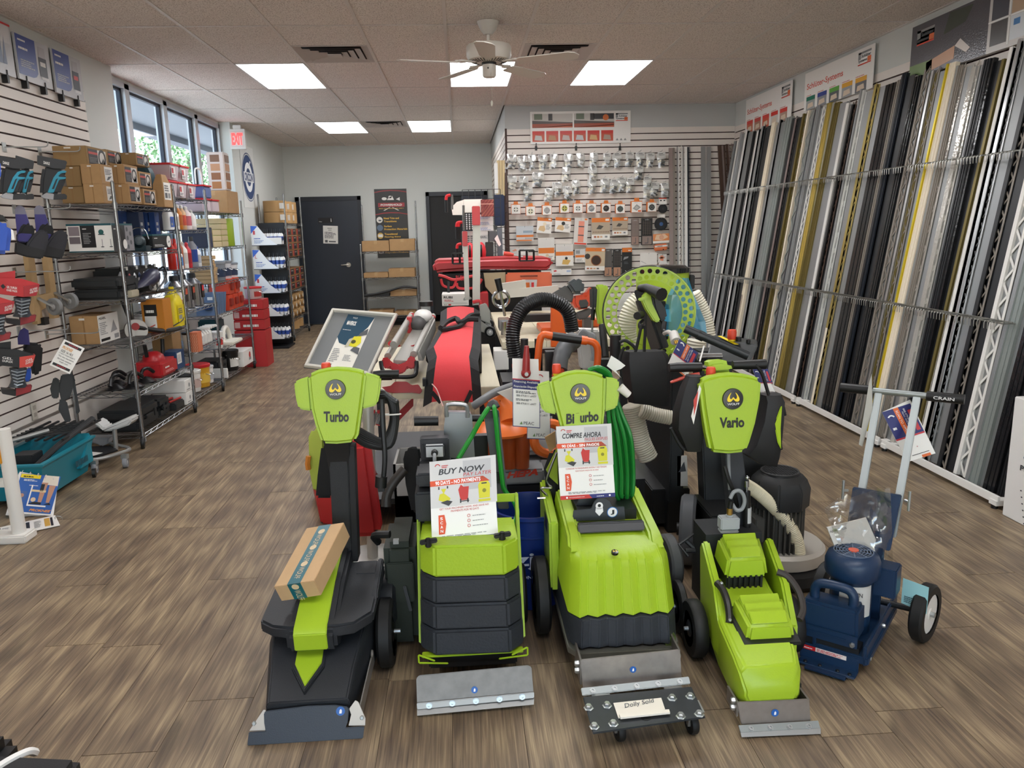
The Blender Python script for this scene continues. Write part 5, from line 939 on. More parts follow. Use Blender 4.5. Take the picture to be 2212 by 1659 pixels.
hung('grate_pack','wider black grate strip pack under the drain boxes','packet',1288,992,1380,1222,.08,M('2E2C2C',.4),dgrid('1D1C1D','8F7E76'),.03,0)
hung('grate_pack','grey grate strip pack, left of two on the bottom row','packet',968,1255,1035,1490,.08,M('4A4646',.4),dgrid('5A5654','B0856A'),.03,0)
hung('grate_pack','black grate strip pack, right of two on the bottom row','packet',1045,1255,1112,1490,.08,M('3A3838',.4),dgrid('1D1C1D','B98A6C'),.03,0)
hung('hardware_pack','black pack with orange top and white arcs on the bottom row','packet',1122,1245,1205,1475,.08,M('1A1A1C',.35),lambda P:(P.rect(0,.84,1,1,bro),P.lines(.6,.88,.95,.95,1,bwh,2),P.poly([(.1,.55),(.6,.62),(.65,.68),(.2,.66)],gq,2),P.lines(.2,.4,.8,.5,3,dq,2),P.ring(.3,.1,.12,.03,bwh,2,8,.4,1.6),P.ring(.75,.1,.12,.03,bwh,2,8,.4,1.6)),.02,0)
def dreel(P):P.rect(0,.84,1,1,bwh); P.lines(.1,.88,.9,.97,2,gq,2)
for(y0,y1,lb,hb_)in((870,945,'small black coiled strap on the hooks beside the last drain box','26282A'),(980,1095,'black reel with blue label on the centre wall','3A5A8A')):
    p=MW(1468 if y0<900 else 1452,(y0+y1)/2+5,YM-.06); t=thing('strap_reel',lb,'reel',p+V((0,0,-.08))); b=MB(M('1B1D22',.45)); R=.062 if y0<900 else .078; R*=.85 if y0<900 else 1.0; b.lathe([(R*.3,-.02),(R,-.02),(R,.02),(R*.3,.02)],p,(0,1,0),24,cap=False).torus(p+V((0,-.02,0)),(0,1,0),R*.85,.006,24,6); b.build('coil',t); b=MB(M(hb_,.4)); b.lathe([(R*.45,-.018),(.001,-.022)],p,(0,1,0),16); b.build('hub',t); hb=MB(zinc); hang_hook(hb,V((p.x,YM,p.z+R*.9)),.1); hb.build('hook',t)
    MB(bwh).bx(p+V((-.05,-.005,R)),p+V((.05,.0,R+.04))).build('header_card',t)
hung('small_part_card','small white card with two black squares beside the last drain box','packet',1435,820,1500,862,.05,bwh,lambda P:(P.rect(0,.8,1,1,orr),P.rect(.15,.25,.38,.6,black,2),P.rect(.6,.25,.83,.6,black,2)),.01)
hung('seal_pack','orange photo pack with pale disc at the right end','packet',1385,1125,1530,1205,.09,bwh,lambda P:(P.rect(0,.25,1,1,M('E0905A',.4)),P.poly([(.1,.4),(.5,.3),(.9,.6),(.7,.95),(.2,.9)],M('E9C9A8',.4),2),P.circ(.5,.62,.14,M('DFA98A',.4),3)),.04,-2)
hung('wrapped_orange_pack','plump orange and white wrapped pack at the right end','packet',1400,1212,1510,1270,.10,M('E07A4A',.35),lambda P:(P.rect(.0,.55,1,.8,bwh),P.rect(.2,.6,.6,.72,gq,2),P.circ(.65,.15,.05,black,2)),.06,-4,.012)
hung('clear_part_box','flat clear plastic box with orange label at lower left of the wall','packet',218,1060,365,1190,.08,M('C3C8CE',.25),lambda P:(P.rect(0,.0,1,.42,M('D8CFC8',.4)),P.rect(0,.28,1,.42,bro,2),P.rect(0,.02,.9,.1,bro,2),P.rect(.4,.55,.95,.7,M('8FA0B0',.3),2),P.lines(.5,.14,.95,.25,2,gq,2)),.03)
def dbag(P):P.rect(0,.0,1,.5,M('EFE6DA',.4)); P.rect(.02,.30,.98,.55,bro,2); P.rect(.1,.55,.9,.9,M('D6D2CC',.3)); P.circ(.55,.2,.1,M('D9C2A0',.4),3,n=12); P.lines(.6,.05,.95,.2,3,gq,2)
hung('sealing_kit','clear bag with orange card and pale dot, upper of two','packet',405,1160,545,1350,.09,M('D8D4CE',.25),dbag,.03)
def dbag2(P):P.rect(0,.0,1,.62,M('EFE9E0',.4)); P.rect(.0,.48,1,.66,bro,2); P.circ(.6,.35,.08,black,3,n=12); P.poly([(.35,.08),(.7,.05),(.85,.25),(.6,.3),(.4,.28)],M('D9B060',.4),3); P.rect(.1,.7,.9,.9,M('D0CCC8',.3))
hung('sealing_kit','clear bag with orange card and black dot, lower of two','packet',555,1215,705,1400,.10,M('D8D4CE',.25),dbag2,.04)
hung('small_kit','small clear bag with orange band between the two bottom packs','packet',718,1255,805,1372,.07,M('CFCBC6',.3),lambda P:(P.rect(.05,.05,.95,.55,M('E9E4DC',.4)),P.rect(.05,.38,.95,.55,bro,2),P.rect(.1,.65,.5,.9,gq,2),P.lines(.15,.1,.85,.3,3,gq,2)),.02)
def dniche(P):P.rect(0,.84,1,1,bro); P.rect(0,.2,1,.84,M('C9B496',.4)); P.circ(.55,.45,.27,M('9A5A30',.4),2); P.circ(.55,.45,.23,M('3A2418',.5),3); P.circ(.1,.62,.14,M('3A3632',.5),3,n=14); P.rect(.82,.86,.97,.95,bwh,2); [P.rect(.08+.17*i,.06,.2+.17*i,.12,M(h,.5),2)for i,h in enumerate(('A8593A','C98A5A','D9B08A','5A5450'))]
hung('cover_pack','large orange topped pack with round brown opening on the bottom row','packet',808,1245,975,1440,.10,bwh,dniche,.03,2)
hung('white_sheet','plain white sheet hanging low on the centre wall','packet',1275,1288,1420,1408,.08,bwh,lambda P:P.poly([(.05,.4),(.35,.22),(.36,.24),(.06,.43)],gq),.008)
hung('valve_pack','small clear pack with salmon valve beside the white sheet','packet',1428,1300,1502,1372,.07,M('D6D2CC',.3),lambda P:(P.rect(.25,.15,.6,.85,M('DE8A6A',.4)),P.rect(.1,.5,.75,.65,M('DE8A6A',.4)),P.rect(.6,.8,.95,.95,bwh,2)),.02)
hung('crumpled_packet','crumpled white packets heaped above the lime vacuum','packet',1440,1365,1570,1415,.12,M('E6E4E0',.4,bump=.9,bs=40),lambda P:(P.poly([(.3,.1),(.45,.6),(.5,.55),(.38,.1)],gq),P.poly([(.6,.1),(.75,.7),(.8,.6),(.7,.1)],dq)),.05,12)
hung('white_box','flat white box with red diamond low on the centre wall','packet',520,1428,690,1478,.09,bwh,lambda P:(P.poly([(.08,.75),(.2,.9),(.28,.7),(.15,.55)],red),P.rect(.75,.5,.95,.8,M('AFC0DA',.5)),P.lines(.1,.1,.5,.3,2,gq)),.05)
hung('clear_strip_pack','clear strip packs hanging low at the left end','packet',165,1240,320,1312,.06,M('D3CDC8',.3),lambda P:(P.poly([(.1,.6),(.3,.8),(.4,.6),(.2,.5)],M('D8957A',.5)),P.rect(.45,.1,.95,.55,bwh),P.lines(.5,.6,.95,.8,2,gq)),.02)
# empty hooks on the wall
hk=thing('slat_hook','bare wire hook left of the top-right bags','hook',MW(1030,570)); b=MB(zinc); hang_hook(b,MW(1030,570)); b.build('wire',hk)
for i,(x,y)in enumerate(((1105,570),(712,575),(570,580))):b=MB(zinc); hang_hook(b,MW(x,y)); b.build('slat_hook',None,label='bare wire hook on the centre wall, %s'%('right of the other bare hook','beside the short second row','below the fifth bag')[i],cat='hook')
# trims standing against the centre wall
for i,(x0,x1,yt,z0,cl,lb)in enumerate(((1522,1575,392,.1,'p2 t1','dull grey trims standing left of the silver ones'),(1592,1652,380,.05,'s1 #w3 s1','silver punched trims standing at the centre wall'),(1655,1705,385,.05,'w2 n1 #n1','white and dark green trims standing at the centre wall'),(1800,1885,380,.05,'g2 s1 g2','single grey metal trims standing apart at the centre wall'),(1945,2010,372,.05,'b2 p1 b1','brown film-wrapped trims in the corner'),(2015,2110,360,.05,'b1 #p2 b1 k1','brown punched trims in the corner beside the wrapped ones'))):
    a,c=MW(x0,yt,YM-.05),MW(x1,yt,YM-.05); t=thing('trim_bundle',lb,'metal trim',((a.x+c.x)/2,YM-.1,.0),0,'trims standing at the centre wall'); st=cl.split(); tot=sum(int(s[-1])for s in st); x=a.x; B0=V((0,YM-.26,.01)); T0=V((0,YM-.02,a.z)); lean=(.12 if i>=4 else 0)
    MT=MX(((0,-1,0,0),(1,0,0,0),(0,0,1,0),(0,0,0,1)))
    for s in st:
        w=(c.x-a.x)*int(s[-1])/tot; b=MB(COL[s[-2]]); b.T=MX(((lean*0,-1,-lean*.5,x+lean*1.2),(1,0,0,0),(0,0,1,0),(0,0,0,1)))
        Bl,Tl=V((YM-.26,0,.01)),V((YM-.03,0,a.z)); (lattice if s[0]=='#' else strip)(b,0,-w+.002,Bl,Tl,random.Random(i).uniform(0,.01)); b.build('punched_leg' if s[0]=='#' else 'face',t); x+=w
# ================= back wall: doors, banner, racks
dm=M('232A36',.42); dfm=M('1D222B',.45)
def G2(px,py,d=YB):return Y(px,py,d)
d1=struct('door_1',(-2.2,YB,0)); x0,x1,zt=-2.76,-1.66,2.17
b=MB(dfm); b.bx((x0,YB-.05,0),(x0+.06,YB,zt)).bx((x1-.06,YB-.05,0),(x1,YB,zt)).bx((x0,YB-.05,zt-.07),(x1,YB,zt)); b.build('frame',d1,.003)
lf=MB(dm).bx((x0+.06,YB-.035,.01),(x1-.06,YB-.002,zt-.07)).build('leaf',d1)
p=G2(753,572,YB-.04); b=MB(M('B9B3A8',.3,.8)); b.cyl(p+V((0,.01,0)),p+V((0,-.012,0)),.04,20).cyl(p,p+V((0,-.05,0)),.012,10).tube([p+V((0,-.05,0)),p+V((-.05,-.055,.002)),p+V((-.12,-.05,-.002))],.011,8); b.build('door_handle',lf)
[MB(M('8F8B84',.4,.8)).bx((x0+.055,YB-.042,z),(x0+.068,YB-.03,z+.1)).build('hinge',lf)for z in(.3,1.05,1.85)]
p=G2(704,476,YB-.038); t=thing('restroom_plate','small black plate reading Men on the navy door','sign',p); MB(M('121318',.4)).bx(p+V((-.13,-.004,-.045)),p+V((.12,0,.045))).build('plate',t); P=Panel(p+V((-.13,-.0045,-.045)),(.25,0,0),(0,0,.09)); P.text('Men',.07,.18,.25,.36,white); P.circ(.87,.78,.025,white,n=10); P.rect(.845,.2,.895,.68,white); P.done(t)
p=G2(714,507,YB-.038); t=thing('notice','white printed notice taped to the navy door','sign',p); R=MX.Rotation(.05,3,'Y'); MB(M('E6E4DF',.6)).prism([p+R@V(q)for q in((-.125,0,-.15),(.125,0,-.15),(.125,0,.15),(-.125,0,.15))],(0,.001,0)).build('sheet',t)
P=Panel(p+R@V((-.125,-.0005,-.15)),R@V((.25,0,0)),R@V((0,0,.3))); P.lines(.3,.84,.7,.9,1,dq); P.lines(.35,.74,.65,.80,1,dq); P.lines(.1,.3,.9,.68,6,dq,1); P.rect(.12,.06,.3,.2,dq); P.rect(.38,.08,.85,.15,dq); P.done(t)
d2=struct('door_2',(-.1,YB,0)); x0,x1,zt=-.555,.50,2.21
b=MB(M('1E232C',.45)); b.bx((x0,YB-.05,0),(x0+.06,YB,zt)).bx((x1-.06,YB-.05,0),(x1,YB,zt)).bx((x0,YB-.05,zt-.07),(x1,YB,zt)); b.build('frame',d2,.003)
MB(M('2B2B2B',.8)).bx((x0+.06,YB-.012,0),(x1-.06,YB-.004,zt-.07)).build('doorway_shade',d2); MB(M('1D2637',.42)).bx((.05,YB-.03,.01),(x1-.06,YB-.013,zt-.07)).build('leaf',d2)  # dark sheet over the wall stands in for the shade inside the doorway
# banner
kF=crop(600,360,4.148); dB2=YB-.012; q=lambda x,y:Y(*kF(x,y),dB2); a,b_,c=q(862,202),q(1152,198),q(893,772)
c=V((a.x,dB2,1.12)); b_=V((b_.x,dB2,a.z)); t=thing('banner','black vertical banner with gold lettering between the two doors','banner',((a.x+b_.x)/2,dB2,c.z)); MB(M('17161A',.3,bump=.3,bs=6)).hexa([c,c+b_-a,b_,a],[p+V((0,.003,0))for p in(c,c+b_-a,b_,a)]).build('cloth',t)
P=Panel(c,b_-a,a-c); gd=M('D9A93A',.4); rdm=M('9B2A30',.4); wq=M('E6E4E0',.4)
for v0 in(.945,.625):P.poly([(0,v0),(.25,v0+.02),(.5,v0+.026),(.75,v0+.02),(1,v0),(1,v0+.012),(.75,v0+.034),(.5,v0+.04),(.25,v0+.034),(0,v0+.012)],rdm)
P.rect(.1,.74,.92,.80,rdm); P.text('POWERHOLD',.18,.755,.84,.785,wq,2,bold=.03); P.lines(.12,.715,.9,.728,1,gd); P.poly([(.25,.69),(.45,.735),(.48,.735),(.3,.69)],wq); P.poly([(.75,.69),(.55,.735),(.52,.735),(.7,.69)],wq); P.circ(.3,.86,.08,wq,ry=.022,n=14); P.circ(.48,.885,.05,wq,ry=.018,n=14); P.poly([(.38,.84),(.6,.84),(.55,.9),(.42,.87)],wq); P.poly([(.66,.85),(.78,.88),(.78,.83)],wq)
for i,(s1,s2,cc)in enumerate((('Metal Trim and','Transitions','E4E0D8'),('Surface','Protection Materials','5A6E86'),('Transitional','Flooring Shims','C9A44A'),('Installation','Sundry Adhesives','E8C83A'),('Subfloor','Preparation Products','3A2A28'))):
    v=.555-.115*i; P.circ(.12,v,.095,M(cc,.4),n=18); i in(0,3)and P.circ(.13,v-.008,.05,dq,2,n=10,ry=.012); i==2 and P.rect(.05,v-.02,.19,v+.02,wq,2); i==4 and P.ring(.12,v,.07,.02,wq,2,4,PI/4,2*PI+PI/4)
    P.text(s1,.25,v+.008,.25+.034*len(s1),v+.036,gd,1,bold=.03); P.text(s2,.25,v-.036,.25+.036*len(s2),v-.008,gd,1,bold=.03)
P.done(t)
# generic chrome wire shelving
def wire_shelf(name,label,x0,x1,y0,y1,levels,ztop,m=None,casters=True,group='chrome wire shelving units',front='x1',rows=(.016),zb=.10,nwire=26):
    m=m or M('9C9EA1',.26,.95); t=thing(name,label,'shelving unit',((x0+x1)/2,(y0+y1)/2,0),0,group); r=.0127
    tops=ztop if isinstance(ztop,(tuple,list))else[ztop]*4
    for(x,y),tz in zip(((x0,y0),(x1,y0),(x0,y1),(x1,y1)),tops):
        b=MB(m); b.cyl((x,y,zb),(x,y,tz),r,12); b.ball((x,y,tz),r,8)
        for k in range(int((tz-zb)/.1)):b.torus((x,y,zb+.05+k*.1),(0,0,1),r,.0012,12,4)
        po=b.build('post',t)
        if casters:
            b=MB(M('B9BBBD',.3,.9)); b.cyl((x,y,.085),(x,y,.11),.012,8).bx((x-.02,y-.012,.05),(x+.02,y+.012,.085)); wheel(b,(x+.0,y-.015,.045),(1,.3,0),.045,.025,black,dgrey,.5); b.build('caster',po)
        else:MB(black).cyl((x,y,0),(x,y,zb),.012,8).build('foot',po)
    for z in levels:
        b=MB(m)
        for dz in(.012,-.014):b.tube([(x0,y0,z+dz),(x1,y0,z+dz)],.003,5).tube([(x0,y1,z+dz),(x1,y1,z+dz)],.003,5).tube([(x0,y0,z+dz),(x0,y1,z+dz)],.003,5).tube([(x1,y0,z+dz),(x1,y1,z+dz)],.003,5)
        def truss(p,q,n):
            p,q=V(p),V(q); b.tube([p.lerp(q,i/n)+V((0,0,.011 if i%2 else-.013))for i in range(n+1)],.0026,5)
        nx,ny=max(6,int((x1-x0)/.06)),max(6,int((y1-y0)/.06)); truss((x0,y0,z),(x1,y0,z),nx); truss((x1,y0,z),(x1,y1,z),ny); truss((x0,y1,z),(x1,y1,z),nx)
        for(x,y)in((x0,y0),(x1,y0),(x0,y1),(x1,y1)):b.cyl((x,y,z-.022),(x,y,z+.022),.019,10)
        if(y1-y0)>(x1-x0):[b.tube([(x0,y0+(y1-y0)*(i+.5)/nwire,z+.014),(x1,y0+(y1-y0)*(i+.5)/nwire,z+.014)],.0022,4)for i in range(nwire)]; b.tube([((x0+x1)/2,y0,z+.010),((x0+x1)/2,y1,z+.010)],.003,5)
        else:[b.tube([(x0+(x1-x0)*(i+.5)/nwire,y0,z+.014),(x0+(x1-x0)*(i+.5)/nwire,y1,z+.014)],.0022,4)for i in range(nwire)]
        b.build('shelf',t)
    return t
wire_shelf('wire_shelving','low wire shelving with flat cartons below the black banner',-1.62,-.72,12.9,13.35,(1.231,.80,.49,.17),(1.92,1.92,1.55,1.55)if 0 else(1.36,1.40,2.0,2.05),casters=False)
def cartonbox(label,x0,x1,y0,y1,z0,z1,m=None,group=None,name='carton',draw=None,tape=True):
    t=thing(name,label,'box',((x0+x1)/2,(y0+y1)/2,z0),0,group); MB(m or card).bx((x0,y0,z0),(x1,y1,z1)).build('carton',t,.003)
    if tape:MB(M('B08F62',.45)).bx(((x0+x1)/2-.025,y0-.0006,z1-.05),((x0+x1)/2+.025,y1+.0006,z1+.0006)).build('tape',t)
    return t
for lb,a in(('long flat carton, left on the top shelf below the banner',(-1.60,-1.16,12.95,13.3,1.25,1.42)),('long flat carton, right on the top shelf below the banner',(-1.15,-.74,12.95,13.3,1.25,1.44)),('open flat carton, left on the second shelf below the banner',(-1.60,-1.20,12.95,13.3,.82,.90)),('plain carton, right on the second shelf below the banner',(-1.19,-.76,12.95,13.3,.82,.96)),('small carton under black sheets on the third shelf below the banner',(-1.18,-.75,12.95,13.3,.508,.60)),('carton on the lowest shelf below the banner',(-1.56,-1.15,12.95,13.3,.19,.28)),('low carton, right on the lowest shelf below the banner',(-1.12,-.78,12.95,13.3,.19,.25))):cartonbox(lb,*a,group='cartons on the shelving below the banner')
t=thing('black_sheets','black flexible sheets draped on the third shelf below the banner','sheet',(-1.3,13.1,.51)); b=MB(M('1c1c1e',.5)); b.tube(curve([(-1.64,12.93,.53),(-1.45,12.92,.55),(-1.2,12.92,.60),(-.95,12.92,.66),(-.72,12.92,.63)],6),.018,8); b.hexa([(-1.6,12.93,.51),(-1.2,12.93,.51),(-1.2,13.3,.51),(-1.6,13.3,.51)],[(-1.6,12.93,.53),(-1.2,12.93,.56),(-1.2,13.3,.56),(-1.6,13.3,.53)]); b.build('sheet',t)
# rack of tape rolls beside the navy door
D=wire_shelf('wire_shelving','tall wire shelving of boxes and paper rolls beside the navy door',-2.86,-2.50,11.55,12.70,(1.70,1.20,.72,.30,.11),2.12)
def roll(label,x,y,z,r,h,ax=(0,0,1),m=None,group='brown paper rolls on the rack by the door',core='E6E2DA'):
    t=thing('tape_roll',label,'roll',(x,y,z),0,group); a=V(ax); c=V((x,y,z)); MB(m or M('B58F5E',.7)).lathe([(r*.5,0),(r,0),(r,h),(r*.5,h)],c,a,24,cap=False).build('wound_tape',t); MB(M(core,.5)).lathe([(r*.5,.002),(r*.5,h+.001),(r*.42,h+.001),(r*.42,.002)],c,a,20,cap=False).build('core',t); return t
rk=[('upper',11.68,1.88),('lower',11.68,1.72)]
for lv,y,z in rk:
    for j,yy in enumerate((11.68,12.05,12.35)):
        t=roll('wide brown roll, %s layer, %s on top of the rack by the door'%(lv,('nearest','middle','farthest')[j]),-2.66,yy,z,.165,.155); MB(M('E4DFD6',.6)).bx((-2.56,yy-.166,z+.04),(-2.5,yy-.160,z+.12)).build('label',t)
redm=M('A63A30',.5); blk2=M('2a2627',.5)
n_=0
for zi,(z0,z1)in enumerate(((1.22,1.68),(.74,1.18))):
    for r in range(4 if zi==0 else 3):
        for j in range(3):
            y0=11.60+j*.36; zz0=z0+.005+r*.105; lb='brown box with red and black label, %s shelf, row %s, %s'%(('upper','lower')[zi],('one','two','three','four')[r],('nearest','middle','farthest')[j])
            t=thing('tool_box',lb,'box',(-2.67,y0+.17,zz0),0,'red labelled boxes on the rack by the door'); MB(M('8F6A45',.7)).bx((-2.84,y0,zz0),(-2.515,y0+.34,zz0+.1)).build('carton',t)
            P=Panel((-2.5145,y0,zz0),(0,.34,0),(0,0,.1)); P.rect(.05,.1,.35,.9,redm); P.rect(.35,.1,.95,.9,blk2); P.rect(.45,.6,.8,.75,M('9A8A84',.5),2); P.n=V((1,0,0)); P.done(t)
            P=Panel((-2.84,y0-.0005,zz0),(.325,0,0),(0,0,.1)); P.rect(.55,.1,.75,.9,redm); P.rect(.75,.1,.98,.9,blk2); P.done(t)
for r in range(3):
    for j in range(4):roll('brown roll with white printed end, %s row, %s on the middle shelf'%(('bottom','second','top')[r],('nearest','second nearest','third nearest','farthest')[j]),-2.82,11.72+j*.26,.385+r*.115,.055,.30,(1,0,0),group='white-ended rolls on the rack by the door')
for j,(y,r_,h)in enumerate(((11.72,.15,.15),(12.05,.16,.16),(12.42,.15,.12))):roll('large brown roll, %s on the lowest shelf of the rack'%('nearest','middle','farthest')[j],-2.68,y,.13,r_,h)
# sealant display stand
k11=crop(330,300,3.189)
t=thing('display_stand','black wire display stand in front of the rack by the door','display stand',(-2.62,11.0,0)); b=MB(M('17181c',.5)); b.bx((-2.80,11.16,.0),(-2.44,11.19,1.72)).bx((-2.83,10.78,0),(-2.42,11.2,.03)); b.build('frame',t,.004)
for z in(1.42,1.10,.77,.45,.13):
    b=MB(M('1b1c20',.5)); b.tube([(-2.82,10.86,z+.1),(-2.82,11.16,z+.16)],.006,6).tube([(-2.43,10.86,z+.02),(-2.43,11.16,z+.16)],.006,6).bx((-2.82,10.84,z-.008),(-2.43,11.16,z)); b.build('tray',t)
shelf_n=('top','second','third','fourth','bottom')
bw,bb,bn=M('ECEBE8',.4),M('2F4FA0',.4),M('202226',.4)
b=MB(bw); b.lathe([(.022,0),(.023,.004),(.023,.13),(.012,.145),(.009,.15)],(0,0,0),n=12); bot_me=b.mesh(); bot_me.name='tube'
b=MB(bb); b.lathe([(.0234,.05),(.0234,.105)],(0,0,0),n=12,cap=False); lab_me=b.mesh(); lab_me.name='label'
b=MB(bn); b.lathe([(.009,.15),(.005,.20),(.002,.21)],(0,0,0),n=8); cap_me=b.mesh(); cap_me.name='nozzle'
for si,z in enumerate((1.42,1.10,.77,.45,.13)):
    P0=V((-2.82,10.85,z)); t2=thing('shelf_card','white and blue printed card on the %s tier of the display stand'%shelf_n[si],'display card',P0,0,'cards on the sealant display'); MB(bw).prism([P0,P0+V((.34,0,0)),P0+V((.20,0,.11)),P0+V((.09,0,.26)),P0+V((0,0,.26))],(0,.003,0)).build('card',t2)
    P=Panel(P0+V((0,-.0004,0)),(.34,0,0),(0,0,.26)); P.poly([(0,1),(.28,1),(0,.55)][::-1]if 0 else[(0,.6),(.27,.98),(0,1)],M('2C62C8',.4)); P.text('1' if si%2==0 else 'L',.08,.55,.16,.75,M('C9404A',.4)); P.lines(.1,.32,.5,.40,1,M('3a5aa8',.5)); P.lines(.1,.1,.5,.28,3,M('8a9ac0',.5)); P.done(t2)
    for r in range(2):
        for c_ in range(6):
            x,y=-2.72+c_*.054,10.90+r*.11; o=thing('sealant_tube','blue-labelled sealant tube, %s from left, %s row, %s tier'%(ordn[c_],('front','rear')[r],shelf_n[si]),'tube',(x,y,z+.008),0,'sealant tubes on the display stand')
            for nm,mm in(('tube',bot_me),('label',lab_me),('nozzle',cap_me)):piece(nm,mm,o,(x,y,z+.008))
MB(M('E9E4DA',.5)).bx((-2.76,10.852,1.43),(-2.42,10.856,1.52)).build('price_strip',None,label='white strip of price tags on the top tier of the display stand',cat='price strip')
# round logo poster on the far left wall
p=X(537,383,XL+.004); t=thing('round_logo_poster','white poster with round navy logo on the left wall past the windows','poster',p); a,c=.42,.36
MB(M('DADBD8',.4)).bx(p+V((-.001,-c*.95,-a)),p+V((.001,c*.95,a))).build('sheet',t); P=Panel(p+V((.0014,c,-c)),(0,-2*c,0),(0,0,2*c)); P.n=V((1,0,0)); nv=M('27406F',.4); wq=M('E6E8EA',.4)
P=Panel(p+V((.0014,-.36,-.36)),(0,.72,0),(0,0,.72)); P.ring(.5,.5,.44,.02,nv,1,36); P.circ(.5,.5,.42,nv,1,n=36); P.ring(.5,.5,.17,.11,wq,2,28,); P.text('ORCON',.2,.42,.8,.58,M('14284F',.4),4,bold=.03); P.rect(.15,.41,.85,.59,wq,3); P.text('ORCON',.2,.43,.8,.57,nv,5,bold=.03); P.poly([(.6,.72),(.72,.8),(.64,.82)],wq,3); P.done(t)
# exit sign
p=X(487,277,-2.90); t=thing('exit_sign','white box sign with red EXIT letters by the last window','sign',(-2.9,10.66,2.68)); p0=V((-2.93,10.63,2.66)); MB(M('D9D6D2',.4)).bx(p0,p0+V((.20,.06,.25))).bx(p0+V((.05,.01,.25)),p0+V((.15,.05,.30))).build('housing',t,.004); P=Panel(p0+V((0,-.0008,0)),(.20,0,0),(0,0,.25)); P.rect(.08,.1,.92,.9,M('D8C9C6',.4)); P.text('EXIT',.14,.2,.86,.8,M('FF3A3A',.4,emit=1.6),2,bold=.05); P.done(t)
# ceiling fan
kv=crop(460,0,1.940); fy=5.82; c=Y(*kv(1155,190),fy); cx=c.x; fm=M('CFC9BE',.4)
t=thing('ceiling_fan','white five-blade ceiling fan hanging before the middle light','fan',(cx,fy,c.z))
MB(fm).lathe([(.03,0),(.055,.03),(.075,.075),(.078,.085)],(cx,fy,ROOF-.085),n=24).build('canopy',t); MB(fm).cyl((cx,fy,ROOF-.085),(cx,fy,c.z+.02),.013,12).build('downrod',t)
zc=c.z; MB(fm).lathe([(.03,.02),(.06,.01),(.15,0),(.16,-.012),(.16,-.075),(.145,-.10),(.10,-.115),(.06,-.115)],(cx,fy,zc),n=36).build('motor_housing',t)
b=MB(M('4a4844',.5)); [b.bar((cx+.09*math.cos(a),fy+.09*math.sin(a),zc-.117),(cx+.13*math.cos(a),fy+.13*math.sin(a),zc-.106),.006)for a in[2*PI*i/36 for i in range(36)]]; b.build('vent_slots',t)['kind']='stuff'
MB(fm).lathe([(.05,-.115),(.05,-.13),(.048,-.205),(.04,-.215),(.001,-.218)],(cx,fy,zc),n=24).build('switch_housing',t); b=MB(M('2b2a28',.5)); b.lathe([(.052,-.116),(.052,-.132)],(cx,fy,zc),n=24).ball((cx-.01,fy-.05,zc-.16),.006,8); b.build('collar',t)
b=MB(M('BFB8A8',.4)); b.tube([(cx+.01,fy-.05,zc-.19),(cx+.01,fy-.055,zc-.38)],.0015,4).lathe([(.003,0),(.008,.01),(.008,.03),(.003,.04)],(cx+.01,fy-.055,zc-.42),n=8); b.build('pull_chain',t)
for i in range(5):
    a=math.radians(72*i-23); u=V((math.cos(a),math.sin(a),0)); n=V((-math.sin(a),math.cos(a),0)); o=V((cx,fy,zc-.125)); tw=.16
    pr=[(.22,-.045),(.24,-.055),(.60,-.068),(.64,-.05),(.66,0),(.64,.05),(.60,.068),(.24,.055),(.22,.045)]
    b=MB(fm); b.prism([o+u*r+n*w+V((0,0,-w*tw))for r,w in pr],(0,0,.006)); b.build('blade',t); b=MB(fm); b.bar(o+u*.08+V((0,0,.012)),o+u*.25+V((0,0,.012)),.035,.008).cyl(o+u*.2+V((0,0,.006)),o+u*.2+V((0,0,.018)),.035,12); b.build('blade_iron',t)
# ================= left side: chrome shelving and its goods
SA=wire_shelf('wire_shelving','near chrome wire shelving loaded with brown cartons on the left wall',-2.90,-2.44,5.80,6.98,(1.79,1.44,1.105,.78,.41,.09),1.95)
SB=wire_shelf('wire_shelving','middle chrome wire shelving with white bottles under the windows',-2.94,-2.47,7.06,7.92,(1.89,1.607,1.255,.89,.515,.10),2.0)
SCc=wire_shelf('wire_shelving','far chrome wire shelving with paint tubs beyond the bottles',-2.96,-2.50,8.02,9.28,(1.786,1.43,1.07,.744,.40,.09),1.95)
kL=crop(0,300,3.95); kN=crop(0,680,3.317); kR=crop(330,300,3.189)
WH=M('E9E7E2',.5); TL=M('17505A',.45)
def boxpx(name,label,k,x0,y0,x1,y1,yp,dep,m,side=None,front=None,cat='box',group=None,bev=.003,zb=None):
    a,b=Y(*k(x0,y0),yp),Y(*k(x1,y1),yp); zb=b.z if zb is None else zb; t=thing(name,label,cat,((a.x+b.x)/2,yp+dep/2,zb),0,group)
    MB(m).bx((a.x,yp,zb),(b.x,yp+dep,a.z)).build('carton',t,bev)
    if side:P=Panel((b.x+.0006,yp,zb),(0,dep,0),(0,0,a.z-zb)); P.n=V((1,0,0)); side(P); P.done(t)
    if front:P=Panel((a.x,yp-.0006,zb),(b.x-a.x,0,0),(0,0,a.z-zb)); front(P); P.done(t)
    return t,a,b,zb
def labA(P):P.rect(.08,.12,.9,.88,M('CFCBC6',.5)); P.rect(.08,.12,.5,.88,M('2A2628',.5),2); P.rect(.08,.62,.5,.74,M('B8413A',.5),3); P.lines(.12,.2,.46,.5,4,M('6a6a6a',.5),3); P.ring(.7,.5,.12,.06,M('333333',.5),3,14); P.poly([(.6,.15),(.85,.15),(.75,.5)],M('3c3a3a',.5),3)
def labB(P):P.rect(.3,.15,.95,.9,M('D8D5D0',.5)); P.lines(.35,.5,.9,.8,4,dq,2); P.poly([(.4,.2),(.6,.25),(.85,.45),(.55,.4)],dq,2)
